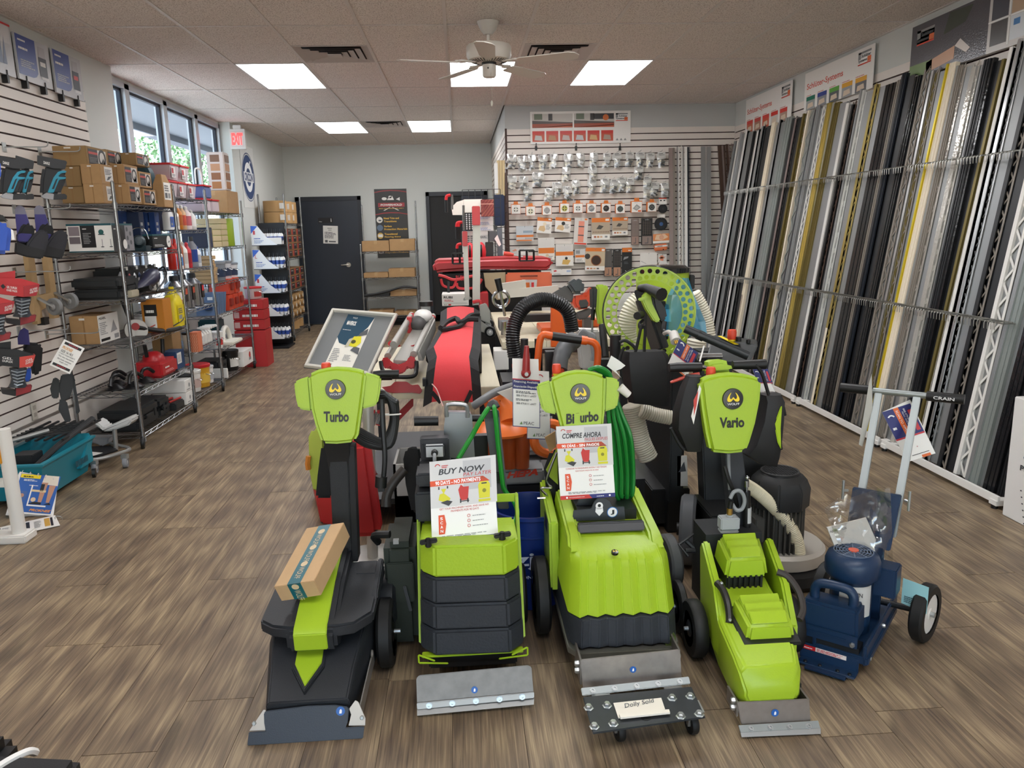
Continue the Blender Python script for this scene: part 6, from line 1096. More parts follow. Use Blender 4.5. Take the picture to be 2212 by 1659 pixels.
def tapeF(P):P.rect(.47,.0,.53,1,M('8F6C42',.5)); P.rect(.35,.86,.55,.93,M('D8D4CC',.5),2)
c3=M('A9855B',.8,var=.06,vs=20); top='cartons on top of the near shelving'
Zs=1.806
for lb,a,m,sd in(('large brown carton, topmost in the back stack of the near shelving',(440,60,750,228,5.86,.34),card2,labA),('brown carton, middle of the back stack of the near shelving',(545,230,700,402,5.87,.30),card2,None),('tan carton, upper of the front pair on the near shelving',(680,215,870,383,5.83,.2),c3,labB),('tan carton, lower of the front pair behind the near post',(705,386,890,548,5.83,.2),c3,labB),('small brown carton at the top behind the large topmost one',(850,88,918,213,6.22,.28),card2,labA),('brown carton at the top nearest the second window mullion',(1025,118,1165,222,6.46,.27),card2,labA),('brown carton with machine label, upper front middle',(930,215,1068,383,6.16,.26),card,labA),('brown carton with machine label, lower front middle',(965,386,1112,549,6.12,.22),card,labA),('brown carton with machine label in the second layer by the windows',(1130,275,1195,412,6.46,.25),card,labA),('brown carton with machine label in the bottom layer by the windows',(1160,425,1232,560,6.40,.26),card,labA)):
    boxpx('carton',lb,kL,*a,m,sd,tapeF,group=top)
boxpx('carton','brown carton with white sticker at the bottom of the back stack',kL,515,405,725,545,5.88,.3,card2,None,tapeF,group=top)
t=thing('gable_carton','tall brown carton with folded top at the far end of the top shelf','box',(-2.5,6.85,Zs)); a,b_=Y(*kL(1300,395),6.72),Y(*kL(1385,585),6.72); x0,x1,zt=a.x,b_.x+.02,a.z
b=MB(c3); b.bx((x0,6.72,Zs),(x1,6.92,zt)).hexa([(x0,6.72,zt),(x1,6.72,zt),(x1,6.92,zt),(x0,6.92,zt)],[(x0+.02,6.77,zt+.09),(x1-.02,6.77,zt+.09),(x1-.02,6.87,zt+.09),(x0+.02,6.87,zt+.09)]); b.build('carton',t,.003); P=Panel((x1+.0006,6.74,Zs+.06),(0,.15,0),(0,0,.14)); P.n=V((1,0,0)); P.rect(0,0,1,1,WH); P.lines(.1,.5,.9,.9,3,dq,2); P.rect(.1,.1,.45,.4,dq,2); P.rect(.55,.1,.9,.4,gq,2); P.done(t)
# second shelf: machine carton and black tool box
def fM(P):
    P.rect(0,.93,1,1,TL); P.rect(0,0,1,.04,TL); P.rect(.30,.16,.62,.93,M('15171A',.4)); P.rect(.04,.58,.28,.9,M('8A7F84',.5),2); P.rect(.04,.3,.28,.54,M('6E666A',.5),2); P.lines(.35,.8,.45,.86,1,WH,2); P.lines(.35,.3,.55,.7,7,gq,2); P.circ(.76,.7,.06,M('1B5A5A',.4),2,n=12); P.rect(.69,.6,.83,.63,M('1B3A3A',.4),2)
    for u in(.76,.95):P.rect(u-.005,.2,u+.005,.45,dq,2); P.circ(u,.18,.04,dq,2,n=10,ry=.02)
def sM(P):P.rect(0,.93,1,1,TL); P.rect(0,0,1,.93,M('2A2C30',.4)); P.lines(.08,.78,.3,.86,1,WH,2); P.rect(.6,0,1,.93,M('8C8A8E',.5),2); P.circ(.35,.5,.2,M('101214',.4),2,n=14); P.circ(.55,.25,.1,WH,3,n=12); [P.circ(.7+.15*(i%2),.15+.16*i,.05,dq,3,n=8)for i in range(5)]
boxpx('machine_carton','white, black and teal printed machine carton on the second shelf',kL,560,728,975,962,5.84,.36,WH,sM,fM)
def fS(P):P.rect(0,.88,1,1,TL); P.circ(.4,.5,.25,M('0a0b0c',.4),n=12); P.lines(.1,.1,.9,.2,1,gq)
def sS(P):P.rect(0,.88,1,1,TL); P.lines(.08,.68,.28,.78,1,WH,2); P.circ(.85,.45,.12,WH,2,n=14); P.poly([(.8,.35),(.9,.4),(.88,.55)],dq,3); P.lines(.08,.12,.6,.3,2,lgrey,2)
boxpx('tool_carton','black tool carton with teal edge beside the machine carton',kL,1215,815,1310,935,6.45,.4,M('1A1D1F',.4),sS,fS)
t=thing('corded_tool','dark teal machine with wire guard between the two printed cartons','power tool',(-2.6,6.33,1.46)); b=MB(M('1C3038',.4)); p=Y(*kL(1185,880),6.33); b.lathe([(.03,-.07),(.05,-.05),(.05,.03),(.03,.06),(.001,.065)],p,(.4,-1,.2),16); b.bx((p.x-.06,6.3,1.455),(p.x+.06,6.4,1.5)); b.build('body',t,.004); b=MB(chrome); b.tube(curve([p+V((-.05,-.03,-.06)),p+V((-.03,-.03,.09)),p+V((.06,-.03,.10)),p+V((.09,-.03,.02))],5),.004,6); b.build('guard',t)
for i,(x0,x1,y0)in enumerate(((965,1045,6.45),(1065,1195,6.55),(1200,1255,6.75),(1262,1330,6.8))):boxpx('blue_carton','blue carton under the top shelf, %s from the near post'%ordn[i],kL,x0,625 if i else 615,x1,775 if i else 730,y0,.1,M('1F3F7A' if i!=1 else '1C2F52',.4),lambda P:(P.rect(.1,.1,.9,.3,M('3A6AB0',.4)),P.lines(.2,.5,.8,.8,2,lgrey)),None,zb=1.456)
# third shelf: black cases and grinder
def case(label,x0,x1,y0,y1,z0,z1,m,par=None):
    t=thing('tool_case',label,'case',((x0+x1)/2,(y0+y1)/2,z0)); zm=(z0+z1)/2; MB(m).bx((x0,y0,z0),(x1,y1,zm-.002)).build('base',t,.018); MB(m).bx((x0,y0,zm+.002),(x1,y1,z1)).build('lid',t,.018)
    b=MB(m); yc=(y0+y1)/2; b.bx((x1,yc-.07,zm-.012),(x1+.018,yc+.07,zm+.012)); [b.bx((x1,y-.02,zm-.03),(x1+.01,y+.02,zm+.03))for y in(y0+.08,y1-.08)]; b.build('latch',t,.003); return t
bkc=M('1E2123',.5,bump=.2,bs=200)
case('wide black tool case lying on the third shelf',-2.84,-2.50,5.84,6.22,1.12,1.275,bkc); case('flat black tool case stacked behind on the third shelf',-2.86,-2.6,6.24,6.9,1.12,1.33,bkc)
def grinder(name,label,p,m1,m2,s=1.0,ax=(.25,1,.25)):
    t=thing(name,label,'power tool',p); a=V(ax).normalized(); p=V(p)+V((0,0,.05*s)); MB(m1).lathe([(.022*s,-.12*s),(.03*s,-.1*s),(.03*s,.02*s),(.043*s,.05*s),(.043*s,.11*s),(.03*s,.14*s)],p,a,16).build('motor',t); q=p-a*.13*s; MB(m2).lathe([(.055*s,-.012),(.06*s,0),(.03*s,.02)],q+V((0,0,-.03*s)),(0,.2,1),18).build('disc_guard',t); MB(black).tube(curve([p+a*.14*s,p+a*.2*s+V((.03,0,.02)),p+a*.16*s+V((.09,-.04,-.03)),p+V((.10,-.1,-.035))*s],5),.005*s,6).build('power_cord',t); MB(black).tube([q+V((0,0,.01)),q+V((.1,-.02,.03))*s],.014*s,8).build('side_handle',t); return t
grinder('angle_grinder','large purple grey angle grinder on the third shelf',(-2.52,6.35,1.125),M('34344A',.35),M('6E6E74',.4,.5),1.5,(.1,1,.35))
t=thing('switch_box','beige switch box with cable beside the black cases','power tool',(-2.5,6.05,1.12)); MB(M('B8AE98',.5)).bx((-2.60,5.98,1.121),(-2.47,6.12,1.175)).build('box',t,.006); MB(chrome).bx((-2.55,6.03,1.175),(-2.5,6.07,1.20)).build('fitting',t,.003); MB(black).tube(curve([(-2.58,5.99,1.15),(-2.64,5.93,1.22),(-2.60,5.93,1.26),(-2.55,5.94,1.20),(-2.62,5.94,1.14)],6),.006,6).build('cable',t)
def jug(name,label,p,w,h,m,capm,lab='D8D6D2',d=None,cat='jug',group=None,handle=True):
    t=thing(name,label,cat,p,0,group); p=V(p); d=d or w*.6; R4=lambda a,b,z:[p+V((a*math.copysign(abs(math.cos(u))**.5,math.cos(u)),b*math.copysign(abs(math.sin(u))**.5,math.sin(u)),z))for u in[2*PI*i/16 for i in range(16)]]
    MB(m).loft([R4(d/2,w/2,0),R4(d/2,w/2,h*.6),R4(d*.4,w*.36,h*.76),R4(.02,.02,h*.88)]).build('body',t)
    MB(capm).cyl(p+V((0,0,h*.88)),p+V((0,0,h)),.022,12).build('cap',t)
    if handle:MB(m).tube(curve([p+V((0,w*.4,h*.6)),p+V((0,w*.42,h*.84)),p+V((0,.02,h*.88))],5),w*.07,8).build('handle',t)
    P=Panel(p+V((d/2+.001,-w*.36,h*.12)),(0,w*.72,0),(0,0,h*.42)); P.n=V((1,0,0)); P.rect(0,0,1,1,M(lab,.5)); P.lines(.1,.5,.9,.85,3,dq,2); P.rect(.1,.15,.6,.4,gq,2); P.done(t,'label'); return t
def bottle(label,p,r,h,m,capm,lab=None,group=None,name='bottle',cat='bottle',tip=False):
    t=thing(name,label,cat,p,0,group); p=V(p); MB(m).lathe([(r*.9,0),(r,.005),(r,h*.68),(r*.5,h*.82),(r*.38,h*.86)],p,n=16).build('body',t); MB(capm).lathe([(r*.42,h*.85),(r*.42,h*.95),(r*(.1 if tip else .38),h)],p,n=12).build('cap',t)
    if lab:MB(M(lab,.45)).lathe([(r*1.012,h*.18),(r*1.012,h*.58)],p,n=16,cap=False).build('label',t)
    return t
def tub(label,p,r,h,m,lidm,lab=None,group=None,name='tub'):
    t=thing(name,label,'tub',p,0,group); p=V(p); MB(m).lathe([(r*.88,0),(r*.9,.004),(r,h*.9)],p,n=24).build('body',t); MB(lidm).lathe([(r*1.04,h*.88),(r*1.06,h*.9),(r*1.06,h),(r*.98,h*1.02),(r*.94,h),(.001,h)],p,n=24).build('lid',t); MB(chrome).tube(curve([p+V((0,-r,h*.8)),p+V((r*1.02,-.3*r,h*.55)),p+V((r*1.03,.3*r,h*.55)),p+V((0,r,h*.8))],6),.003,5).build('bail',t)
    if lab:b=MB(M(lab,.45)); b.loft([[p+V((math.cos(a)*(r*.965),math.sin(a)*(r*.965),z))for a in[-1.2+.16*i for i in range(16)]]for z in(h*.2,h*.7)],cap=False,closed=False); b.build('label',t)
    return t
for i in range(8):
    y=6.20+.095*i; bottle('silver and white can, %s of the row under the black tool carton'%ordn[i],(-2.62,y,1.12),.03,.22,M(('C9CCD2','8A2F34','D5D8DC','3A4A6A','E0E2E6','24262C','D9DCE0','C9CCD2')[i],.3,.3),white if i%2 else black,'E9E9EC','cans on the third shelf','can','can')
for i,(y,c_)in enumerate(((7.12,'C8281E'),(7.22,'C8281E'),(7.32,'A85A3A'))):bottle('red tube with yellow foot, %s on the third shelf of the middle unit'%ordn[i],(-2.56,y,1.275),.036,.27,M(c_,.4),M(c_,.4),None,'red foam tubes on the middle unit','foam_tube','tube')
jug('yellow_jug','bright yellow jug with handle on the near shelving',(-2.5,6.86,.80),.21,.34,M('E3CF1C',.4),M('E3CF1C',.4),'D9C41A')
boxpx('orange_carton','orange carton with white label behind the near shelving post',kL,1195,1375,1395,1478,6.45,.18,M('C07A22',.5),None,lambda P:(P.rect(.12,.08,.65,.5,WH),P.rect(.12,.5,.7,.85,black),P.lines(.2,.6,.65,.75,1,WH,2)),zb=.797)
# fourth shelf: carton, cut-off saw
boxpx('carton','brown carton with white machine drawing label on the fourth shelf',kN,490,15,718,200,5.83,.34,card,lambda P:(P.rect(.0,0,1,1,WH),P.text('PEARL',.06,.84,.4,.92,black,2,bold=.02),P.lines(.06,.3,.45,.76,7,gq,2),P.poly([(.55,.3),(.9,.35),(.75,.75),(.65,.5)],M('9a9a9a',.5),2),P.rect(.06,.06,.5,.16,black,2),P.rect(.72,.06,.95,.22,gq,2)),tapeF,zb=.797)
t=thing('undercut_saw','grey and black undercut saw with round blade guard on the fourth shelf','power tool',(-2.55,6.4,.80)); p=Y(*kN(975,110),6.3); b=MB(M('B9B6B2',.35,.5)); b.lathe([(.085,-.015),(.09,0),(.085,.015)],p,(.6,-1,.1),28); b.build('guard',t); MB(M('9B2A2A',.4)).lathe([(.03,.0),(.03,.02)],p+V((0,-.01,.03)),(.6,-1,.1),14).build('label',t); b=MB(black); b.loft([[p+V((-.03,.02,.05))+V((0,.05*math.cos(a),.05*math.sin(a)))for a in[2*PI*i/10 for i in range(10)]],[p+V((-.12,.05,.30))+V((0,.03*math.cos(a),.04*math.sin(a)))for a in[2*PI*i/10 for i in range(10)]]]); b.tube(curve([p+V((.02,0,.02)),p+V((.15,.15,-.03)),p+V((.2,.4,-.04))],6),.02,8); b.build('handle',t); MB(M('B8402E',.5)).tube(curve([p+V((.06,.05,.0)),p+V((.12,.25,.03)),p+V((.1,.4,-.04))],6),.004,5).build('wire',t)
grinder('hand_tool','black hand tool with cord at the far end of the fourth shelf',(-2.56,6.78,.80),black,darksteel,1.0)
# fifth shelf: pads, red machine, blue box
for i,(x,y,r)in enumerate(((-2.66,5.95,.07),(-2.55,6.02,.075),(-2.72,6.12,.07),(-2.54,6.22,.08))):
    t=thing('suction_cup','black suction lifter with lever handle on the fifth shelf, %s from the near post'%ordn[i],'suction lifter',(x,y,.427),0,'suction lifters on the fifth shelf'); MB(M('141416',.3)).lathe([(r,0),(r,.012),(r*.5,.035),(.02,.045),(.001,.05)],(x,y,.427),n=22).build('cup',t); MB(M('141416',.4)).tube(curve([(x-.02,y-.04,.46),(x-.02,y,.52),(x,y+.06,.53),(x+.02,y+.12,.49)],5),.014,8).build('lever',t)
t=thing('red_machine','red floor tool with black grips on the fifth shelf of near shelving','power tool',(-2.55,6.5,.427)); rd2=M('B3242A',.35); MB(rd2).bx((-2.70,6.36,.43),(-2.46,6.72,.56)).build('body',t,.02); MB(rd2).lathe([(.09,.56),(.08,.60),(.04,.63),(.001,.635)],(-2.58,6.52,0),n=22).build('dome',t); MB(black).tube([(-2.60,6.44,.6),(-2.60,6.42,.70)],.016,10).build('grip',t); MB(black).tube([(-2.53,6.60,.6),(-2.53,6.62,.72)],.016,10).build('grip',t); P=Panel((-2.459,6.40,.45),(0,.28,0),(0,0,.09)); P.n=V((1,0,0)); P.lines(.1,.55,.6,.8,1,WH); P.lines(.1,.15,.8,.4,2,M('E8A0A0',.5)); P.done(t)
boxpx('blue_box','blue box with barcode label behind the red floor tool',kN,1150,270,1270,375,6.76,.2,M('28476E',.45),lambda P:(P.rect(.1,.3,.6,.9,WH),[P.rect(.16+.06*i,.38,.18+.06*i,.8,dq,2)for i in range(6)]),lambda P:P.lines(.1,.4,.8,.7,2,lgrey),zb=.427)
# sixth shelf
case('large black case on the lowest shelf near the front caster',-2.80,-2.50,5.88,6.30,.105,.275,bkc); case('second black case on the lowest shelf behind the first',-2.80,-2.50,6.32,6.55,.105,.26,bkc)
t=thing('open_case','open black tool tray with red handled tools on the lowest shelf','case',(-2.56,6.68,.105)); MB(bkc).bx((-2.72,6.57,.106),(-2.46,6.78,.17)).build('tray',t,.01); b=MB(M('A82A26',.4)); [b.tube([(-2.66+.07*i,6.59,.178),(-2.62+.07*i,6.75,.185)],.01,6)for i in range(3)]; b.build('tool_grips',t)
for i,(y0,z0,y1,x0)in enumerate(((6.80,.105,6.96,-2.74),(6.80,.215,6.97,-2.80))):
    t=thing('white_carton','white printed carton, %s of two at the far end of the lowest shelf'%('lower','upper')[i],'box',(-2.6,6.88,z0)); MB(WH).bx((x0,y0,z0+.001),(-2.45,y1,z0+.107)).build('carton',t,.003); P=Panel((-2.4495,y0,z0),(0,y1-y0,0),(0,0,.107)); P.n=V((1,0,0)); P.circ(.6,.5,.12,gq,n=10); P.lines(.2,.15,.8,.3,1,gq); P.done(t)
# ---- middle unit goods
gr='goods on the middle shelving'
clr=M('D9D6DC',.25,alpha=.75)
for j,(y,z)in enumerate(((7.12,1.906),(7.36,1.906),(7.62,1.906),(7.2,2.06),(7.46,2.06))):
    t=thing('clear_bucket','clear plastic bucket with red lid on the middle unit, %s'%('near one below','centre one below','far one below','near one above','far one above')[j],'bucket',(-2.7,y+.1,z),0,'red-lidded clear buckets on the middle unit')
    b=MB(M('D8C9CE',.25,alpha=.8)); b.loft([[V((x,q,z+zz))for x,q in((-2.86+e,y+e),(-2.52-e,y+e),(-2.52-e,y+.22-e),(-2.86+e,y+.22-e))]for zz,e in((.001,.015),(.125,0))],sm=False); b.build('tub',t); MB(M('C9252C',.4)).bx((-2.868,y-.006,z+.125),(-2.512,y+.226,z+.143)).build('lid',t,.004)
    P=Panel((-2.5185,y+.02,z+.02),(0,.18,0),(0,0,.09)); P.n=V((1,0,0)); P.rect(0,0,.55,1,M('D5D0CE',.4)); P.rect(.05,.4,.3,.9,M('A82630',.4),2); P.lines(.05,.1,.5,.35,2,dq,2); P.done(t)
    b=MB(M('C04A58',.5)); rr=random.Random(j); [b.box((-2.80+.08*i,y+.06+.1*(k%2),z+.06),(.05,.06,.05))for i in range(4)for k in range(2)]; b.build('wedges',t)['kind']='stuff'
Bc=[(1.622,[(7.13,.05,.21,'E6E6E6','1F4FA0','jug'),(7.27,.045,.2,'E9E6E0','2A2C30','C8C2B8'),(7.38,.04,.23,'C77A2A','E9E6E0','A85A20'),(7.49,.035,.23,'D9B48A','EDEBE6','C0503A'),(7.60,.045,.22,'D9C9C9','E6E3DE','B8606A'),(7.74,.04,.19,'D8D8D4','C9C7C2','E8E6E2')]),(1.27,[(7.14,.035,.2,'DADDE4','E6E6E6','8FB0D8'),(7.25,.05,.19,'E9E9E7','ECEAE6','4A86C0'),(7.40,.045,.25,'E3E1DC','D9D6D0','C9C6C0'),(7.52,.04,.24,'C8303A','C8303A','9A2028'),(7.66,.05,.29,'7A7E86','33363c','1F3F8A'),(7.80,.035,.2,'E8E8E8','2A4A9A','B0B4BA')])]
cn={'E6E6E6':'white','E9E6E0':'off-white','C77A2A':'amber','D9B48A':'tan','D9C9C9':'pinkish','D8D8D4':'pale grey','DADDE4':'bluish white','E9E9E7':'stubby white','E3E1DC':'cream','C8303A':'red','7A7E86':'grey','E8E8E8':'slim white'}
for z,L in Bc:
    for y,r,h,c_,cc,lb in L:
        s='upper' if z>1.5 else 'lower'
        if lb=='jug':jug('white_jug','white jug with blue label at the near end of the upper bottle shelf',(-2.56,y,z),.12,h,M(c_,.35),M(cc,.4),'2A58B0')
        else:bottle('%s bottle on the %s bottle shelf of the middle unit'%(cn[c_],s),(-2.56,y,z),r,h,M(c_,.35),M(cc,.4),lb,gr,tip=(r<.046))
for y,i in((7.3,0),(7.62,1)):boxpx('back_carton','dark blue carton standing behind the bottles, %s one'%('near','far')[i],kR,0,0,1,1,7,.1,navy)if 0 else cartonbox('dark blue carton standing behind the bottles, %s one'%('near','far')[i],-2.92,-2.68,y-.14,y+.14,1.622,1.86,M('1E2A48',.5),tape=False)
for i,y in enumerate((7.22,7.42,7.68)):
    t=bottle('ribbed steel canister, %s on the fourth level of the middle unit'%ordn[i],(-2.6,y,.906),.098,.31,M('B4B6BA',.2,.95),M('2a2c30',.5),None,'steel canisters on the middle unit','canister','canister');
    P=Panel((-2.5,y-.03,.98),(0,.07,0),(0,0,.13)); P.n=V((1,0,0)); P.rect(0,0,1,1,M('2A2320',.4)); P.rect(.1,.5,.9,.9,M('C8553A' if i<2 else 'C8282E',.4),2); P.done(t,'label')
jug('small_jug','small white jug with orange label at the near end by the canisters',(-2.53,7.11,.906),.10,.19,M('E6DFD8',.4),M('DAD5D0',.4),'D8743A')
cartonbox('open brown carton behind the white trigger bottles',-2.80,-2.62,7.08,7.30,.53,.72,card);
P_=boxpx('patterned_box','small orange patterned box at the near end of the middle unit',kR,248,1335,318,1465,7.085,.12,M('C9714E',.6),None,lambda P:[P.poly([(.0+.25*i,.15*j),(.06+.25*i,.15*j),(.2+.25*i,.15*j+.14),(.14+.25*i,.15*j+.14)],M('E0A888',.5))for i in range(4)for j in range(6)],zb=.53)
for i,y in enumerate((7.36,7.48)):tub('white tub with black lid, %s beside the trigger bottles'%('near one','far one')[i],(-2.56,y,.531),.065,.15,WH,black,'D9C9C8','black-lidded tubs on the fifth level')
for i in range(4):
    y=7.58+.075*i; t=bottle('white trigger spray bottle, %s of the row on the fifth level'%ordn[i],(-2.53,y,.531),.034,.15,WH,WH,'DAD8D4','trigger spray bottles on the middle unit','spray_bottle'); MB(WH).bx((-2.56,y-.012,.675),(-2.44,y+.012,.70)).build('trigger_head',t,.005)
for i,(y,r,h,bm2,lm,lb,d)in enumerate(((7.17,.085,.19,WH,black,'C9C6C2','white tub with black lid'),(7.37,.095,.20,WH,WH,'C9B0A8','white tub with white lid'),(7.60,.11,.22,M('D9A32A',.4),M('C8242C',.4),'E0B84A','yellow tub with red lid'),(7.80,.08,.17,WH,lgrey,'B0B4BA','small pale tub'))):tub(d+' on the lowest shelf of the middle unit',(-2.6,y,.117),r,h,bm2,lm,lb,'tubs on the lowest shelf')
# ---- far unit goods
z=1.802
t=thing('sample_tower','tall clear box of wood floor samples on the far unit','sample box',(-2.64,9.05,z+.24)); b=MB(M('CFC3BC',.3)); b.bx((-2.74,8.96,z+.245),(-2.55,9.15,z+.66)); b.build('sleeve',t,.01)
for i,c_ in enumerate(('A8703F','8A5A38','B98A66','7A5A44')):MB(M(c_,.5)).bx((-2.549,8.98,z+.27+i*.095),(-2.545,9.13,z+.345+i*.095)).build('wood_sample',t); MB(M(c_,.5)).bx((-2.70,8.958,z+.27+i*.095),(-2.60,8.962,z+.345+i*.095)).build('wood_sample',t)
cartonbox('brown shopping carton with white sticker under the sample tower',-2.80,-2.50,8.78,9.20,z+.001,z+.24,c3)
t=thing('round_case','dark teal round case between the cartons and the red-lidded buckets','case',(-2.72,7.0,1.95)); MB(M('123A44',.45)).lathe([(.13,-.05),(.15,-.03),(.15,.03),(.13,.05)],(-2.70,6.93,1.985)if 0 else(-2.74,7.015,2.06),(.2,1,0),24).build('shell',t)
for i,(y,zz)in enumerate(((8.08,z),(8.36,z),(8.14,z+.135))):
    t=thing('clear_bucket','clear bucket with red lid on the far unit, %s'%('near one','far one','stacked one')[i],'bucket',(-2.7,y+.1,zz),0,'red-lidded buckets on the far unit'); MB(M('5A6A9A' if i==2 else 'C8B8BE',.35)).bx((-2.82,y+.005,zz+.001),(-2.54,y+.235,zz+.115)).build('tub',t,.01); MB(M('C9252C',.4)).bx((-2.828,y,zz+.115),(-2.532,y+.24,zz+.132)).build('lid',t,.004)
t=thing('white_handle_box','white wire handled carrier above the red-lidded bucket','carrier',(-2.62,8.3,z+.27)); MB(white).tube(curve([(-2.62,8.16,z+.275),(-2.62,8.17,z+.40),(-2.62,8.22,z+.43),(-2.62,8.30,z+.43),(-2.62,8.35,z+.40),(-2.62,8.36,z+.275)],4),.008,8).build('handle',t)
Cg='goods on the far shelving'
z=1.446
for i,(y0,y1,z0,c_,d)in enumerate(((8.06,8.2,0,'30364A','dark blue box'),(8.22,8.5,0,'C9B890','stack of cream sponges'),(8.52,8.74,0,'BFAE88','tall stack of cream blocks'),(8.78,9.22,0,'8FA82A','lime green wrapped roll'))):
    if c_=='8FA82A':
        t=thing('green_roll','lime green wrapped roll on the second level of the far unit','roll',(-2.64,9.0,z)); MB(M(c_,.45)).lathe([(.12,0),(.125,.01),(.125,.29),(.12,.30)],(-2.64,8.95,z),n=24).build('wrapping',t); MB(M(c_,.45)).lathe([(.10,0),(.10,.28)],(-2.70,9.17,z),n=20).build('second_roll',t)
    else:
        t=thing('block_stack',d+' on the second level of the far unit','stack',(-2.64,(y0+y1)/2,z),0,Cg); n=1 if i==0 else(3,5)[i-1]
        for k in range(n):MB(M(c_,.6)).bx((-2.78,y0,z+k*.06),(-2.52,y1,z+k*.06+(.2 if i==0 else .056))).build('block',t,.004)
z=1.086
for k in range(7):t=thing('wood_wedge_pack','short tan wooden pack, %s from the bottom of the pile'%ordn[k],'wood pack',(-2.6,8.14,z+k*.04),0,'pile of tan wooden packs'); MB(M('B59468',.7)).bx((-2.74,8.06,z+k*.04),(-2.52,8.24-(k%3)*.02,z+k*.04+.037)).build('block',t,.003)
for i,(y,r,h,c_,d)in enumerate(((8.38,.08,.15,'9A8A6E','tan round tub'),(8.60,.10,.2,'7E848C','grey tub with dark label'),(8.82,.10,.2,'C9CBD0','pale tub with navy label'),(9.06,.10,.17,'D9DADC','white tub with navy label'))):tub(d+' on the third level of the far unit',(-2.64,y,z),r,h,M(c_,.45),M('8f959c' if i else 'a08a66',.45),'27354F' if i else None,'tubs on the third level')
z=.76
for i in range(5):
    y=8.08+.085*i; t=thing('blister_pack','blue grey blister pack, %s of the leaning row on the far unit'%ordn[i],'packet',(-2.6,y,z),0,'leaning blister packs'); b=MB(M('5E708A',.35)); b.hexa([(-2.72,y,z),(-2.53,y,z),(-2.53,y+.02,z),(-2.72,y+.02,z)],[(-2.72,y+.08,z+.21),(-2.53,y+.08,z+.21),(-2.53,y+.1,z+.21),(-2.72,y+.1,z+.21)]); b.build('card',t); MB(M('28406A',.4)).box((-2.60,y+.01,z+.09),(.08,.03,.06)).build('part',t); MB(WH).box((-2.58,y+.035,z+.17),(.05,.01,.03)).build('sticker',t)
for i,(y,zz)in enumerate(((8.62,z),(8.82,z),(9.02,z),(8.70,z+.17),(8.92,z+.17))):
    t=thing('orange_blister','orange red blister pack on the fourth level, %s'%('near one below','middle one below','far one below','near one above','far one above')[i],'packet',(-2.62,y,zz),0,'orange blister packs'); MB(M('C8452A',.45)).bx((-2.74,y-.08,zz+.001),(-2.52,y+.09,zz+.165)).build('card',t,.004); MB(M('8C2A1E',.4)).bx((-2.52,y-.05,zz+.05),(-2.50,y+.06,zz+.13)).build('part',t,.006)
z=.417
for i,(y,r,h,d,lid)in enumerate(((8.13,.075,.17,'white tub with red label',WH),)):tub(d+' beside the white foam tool',(-2.57,y,z),r,h,WH,lid,'C8302C')
t=thing('white_float','white moulded tool with arched handle on the fifth level','hand tool',(-2.55,8.5,z)); MB(M('E4E0D4',.5)).bx((-2.66,8.28,z+.001),(-2.44,8.66,z+.035)).build('base',t,.008); MB(M('E4E0D4',.5)).tube(curve([(-2.56,8.34,z+.03),(-2.56,8.38,z+.15),(-2.56,8.48,z+.17),(-2.56,8.56,z+.11),(-2.56,8.60,z+.03)],6),.026,10).build('handle',t)
case('dark teal scooped case behind the white moulded tool',-2.84,-2.64,8.44,8.72,z+.001,z+.26,M('14454A',.45))
# red boxes and red-lidded tubs at the end of the far unit
for i in range(3):
    t=thing('red_box','red printed box beyond the far unit, %s of the pile'%('lowest','middle','uppermost')[i],'box',(-2.45,9.5,.45+.12*i),0,'red boxes beyond the far unit'); MB(M('B52A2C',.45)).bx((-2.72,9.34,.45+.12*i),(-2.36,9.62,.565+.12*i)).build('carton',t,.004); P=Panel((-2.72,9.3394,.45+.12*i),(.36,0,0),(0,0,.115)); P.lines(.3,.3,.95,.75,1,WH); P.rect(.03,.2,.2,.8,M('D9B0A8',.5)); P.done(t)
tub('small red-lidded tub on top of the red boxes',(-2.5,9.48,.811),.1,.14,M('B9A8A4',.4),M('C8242C',.4),'A8302C')
cartonbox('red display carton on the floor beyond the far unit',-2.72,-2.36,9.33,9.64,0,.44,M('B52A2C',.5),tape=False)
z=.107
case('black tool case on the lowest shelf of the far unit',-2.80,-2.56,8.10,8.42,z,z+.17,bkc); tub('black bucket with paper label on the lowest shelf of the far unit',(-2.58,8.56,z),.10,.22,black,black,'D8D6D0')
t=cartonbox('open white carton at the far end of the lowest shelf',-2.74,-2.47,8.72,9.12,z,z+.17,WH,tape=False); P=Panel((-2.4695,8.76,z+.03),(0,.3,0),(0,0,.12)); P.n=V((1,0,0)); P.circ(.75,.6,.12,M('B8302E',.4)); P.rect(.6,.1,.9,.35,gq); P.done(t)
cartonbox('flat white carton with print at the near end of the lowest shelf',-2.66,-2.46,8.06,8.09,z,z+.10,WH,tape=False)
# ================= things hanging on the left slat wall
def wallhook(label,px,py,L=.25,x=XL):
    p=X(px,py,x); b=MB(zinc); b.tube(curve([p,p+V((L*.5,0,0)),p+V((L,0,.0)),p+V((L+.02,0,.03))],4),.004,6); b.bx(p+V((0,-.02,-.03)),p+V((.006,.02,.03))); b.build('slat_hook',None,label=label,cat='hook',group='wire hooks on the left wall'); return p
for lb,px,py,L in(('wire hook above the teal knee pads nearest the cartons',85,328,.26),('wire hook above the leftmost teal knee pads',8,318,.26),('wire hook carrying the purple knee pads',30,452,.34),('wire hook carrying the red knee pad boxes',30,588,.34),('wire hook carrying the sample sheet',100,722,.34),('bare wire hook beside the purple bag pads',40,715,.3)):wallhook(lb,px,py,L)
kT=crop(0,300,6.379); nH=V((.55,-.84,0)).normalized()
tb=M('14171B',.55); tc=M('1E8CA6',.4)
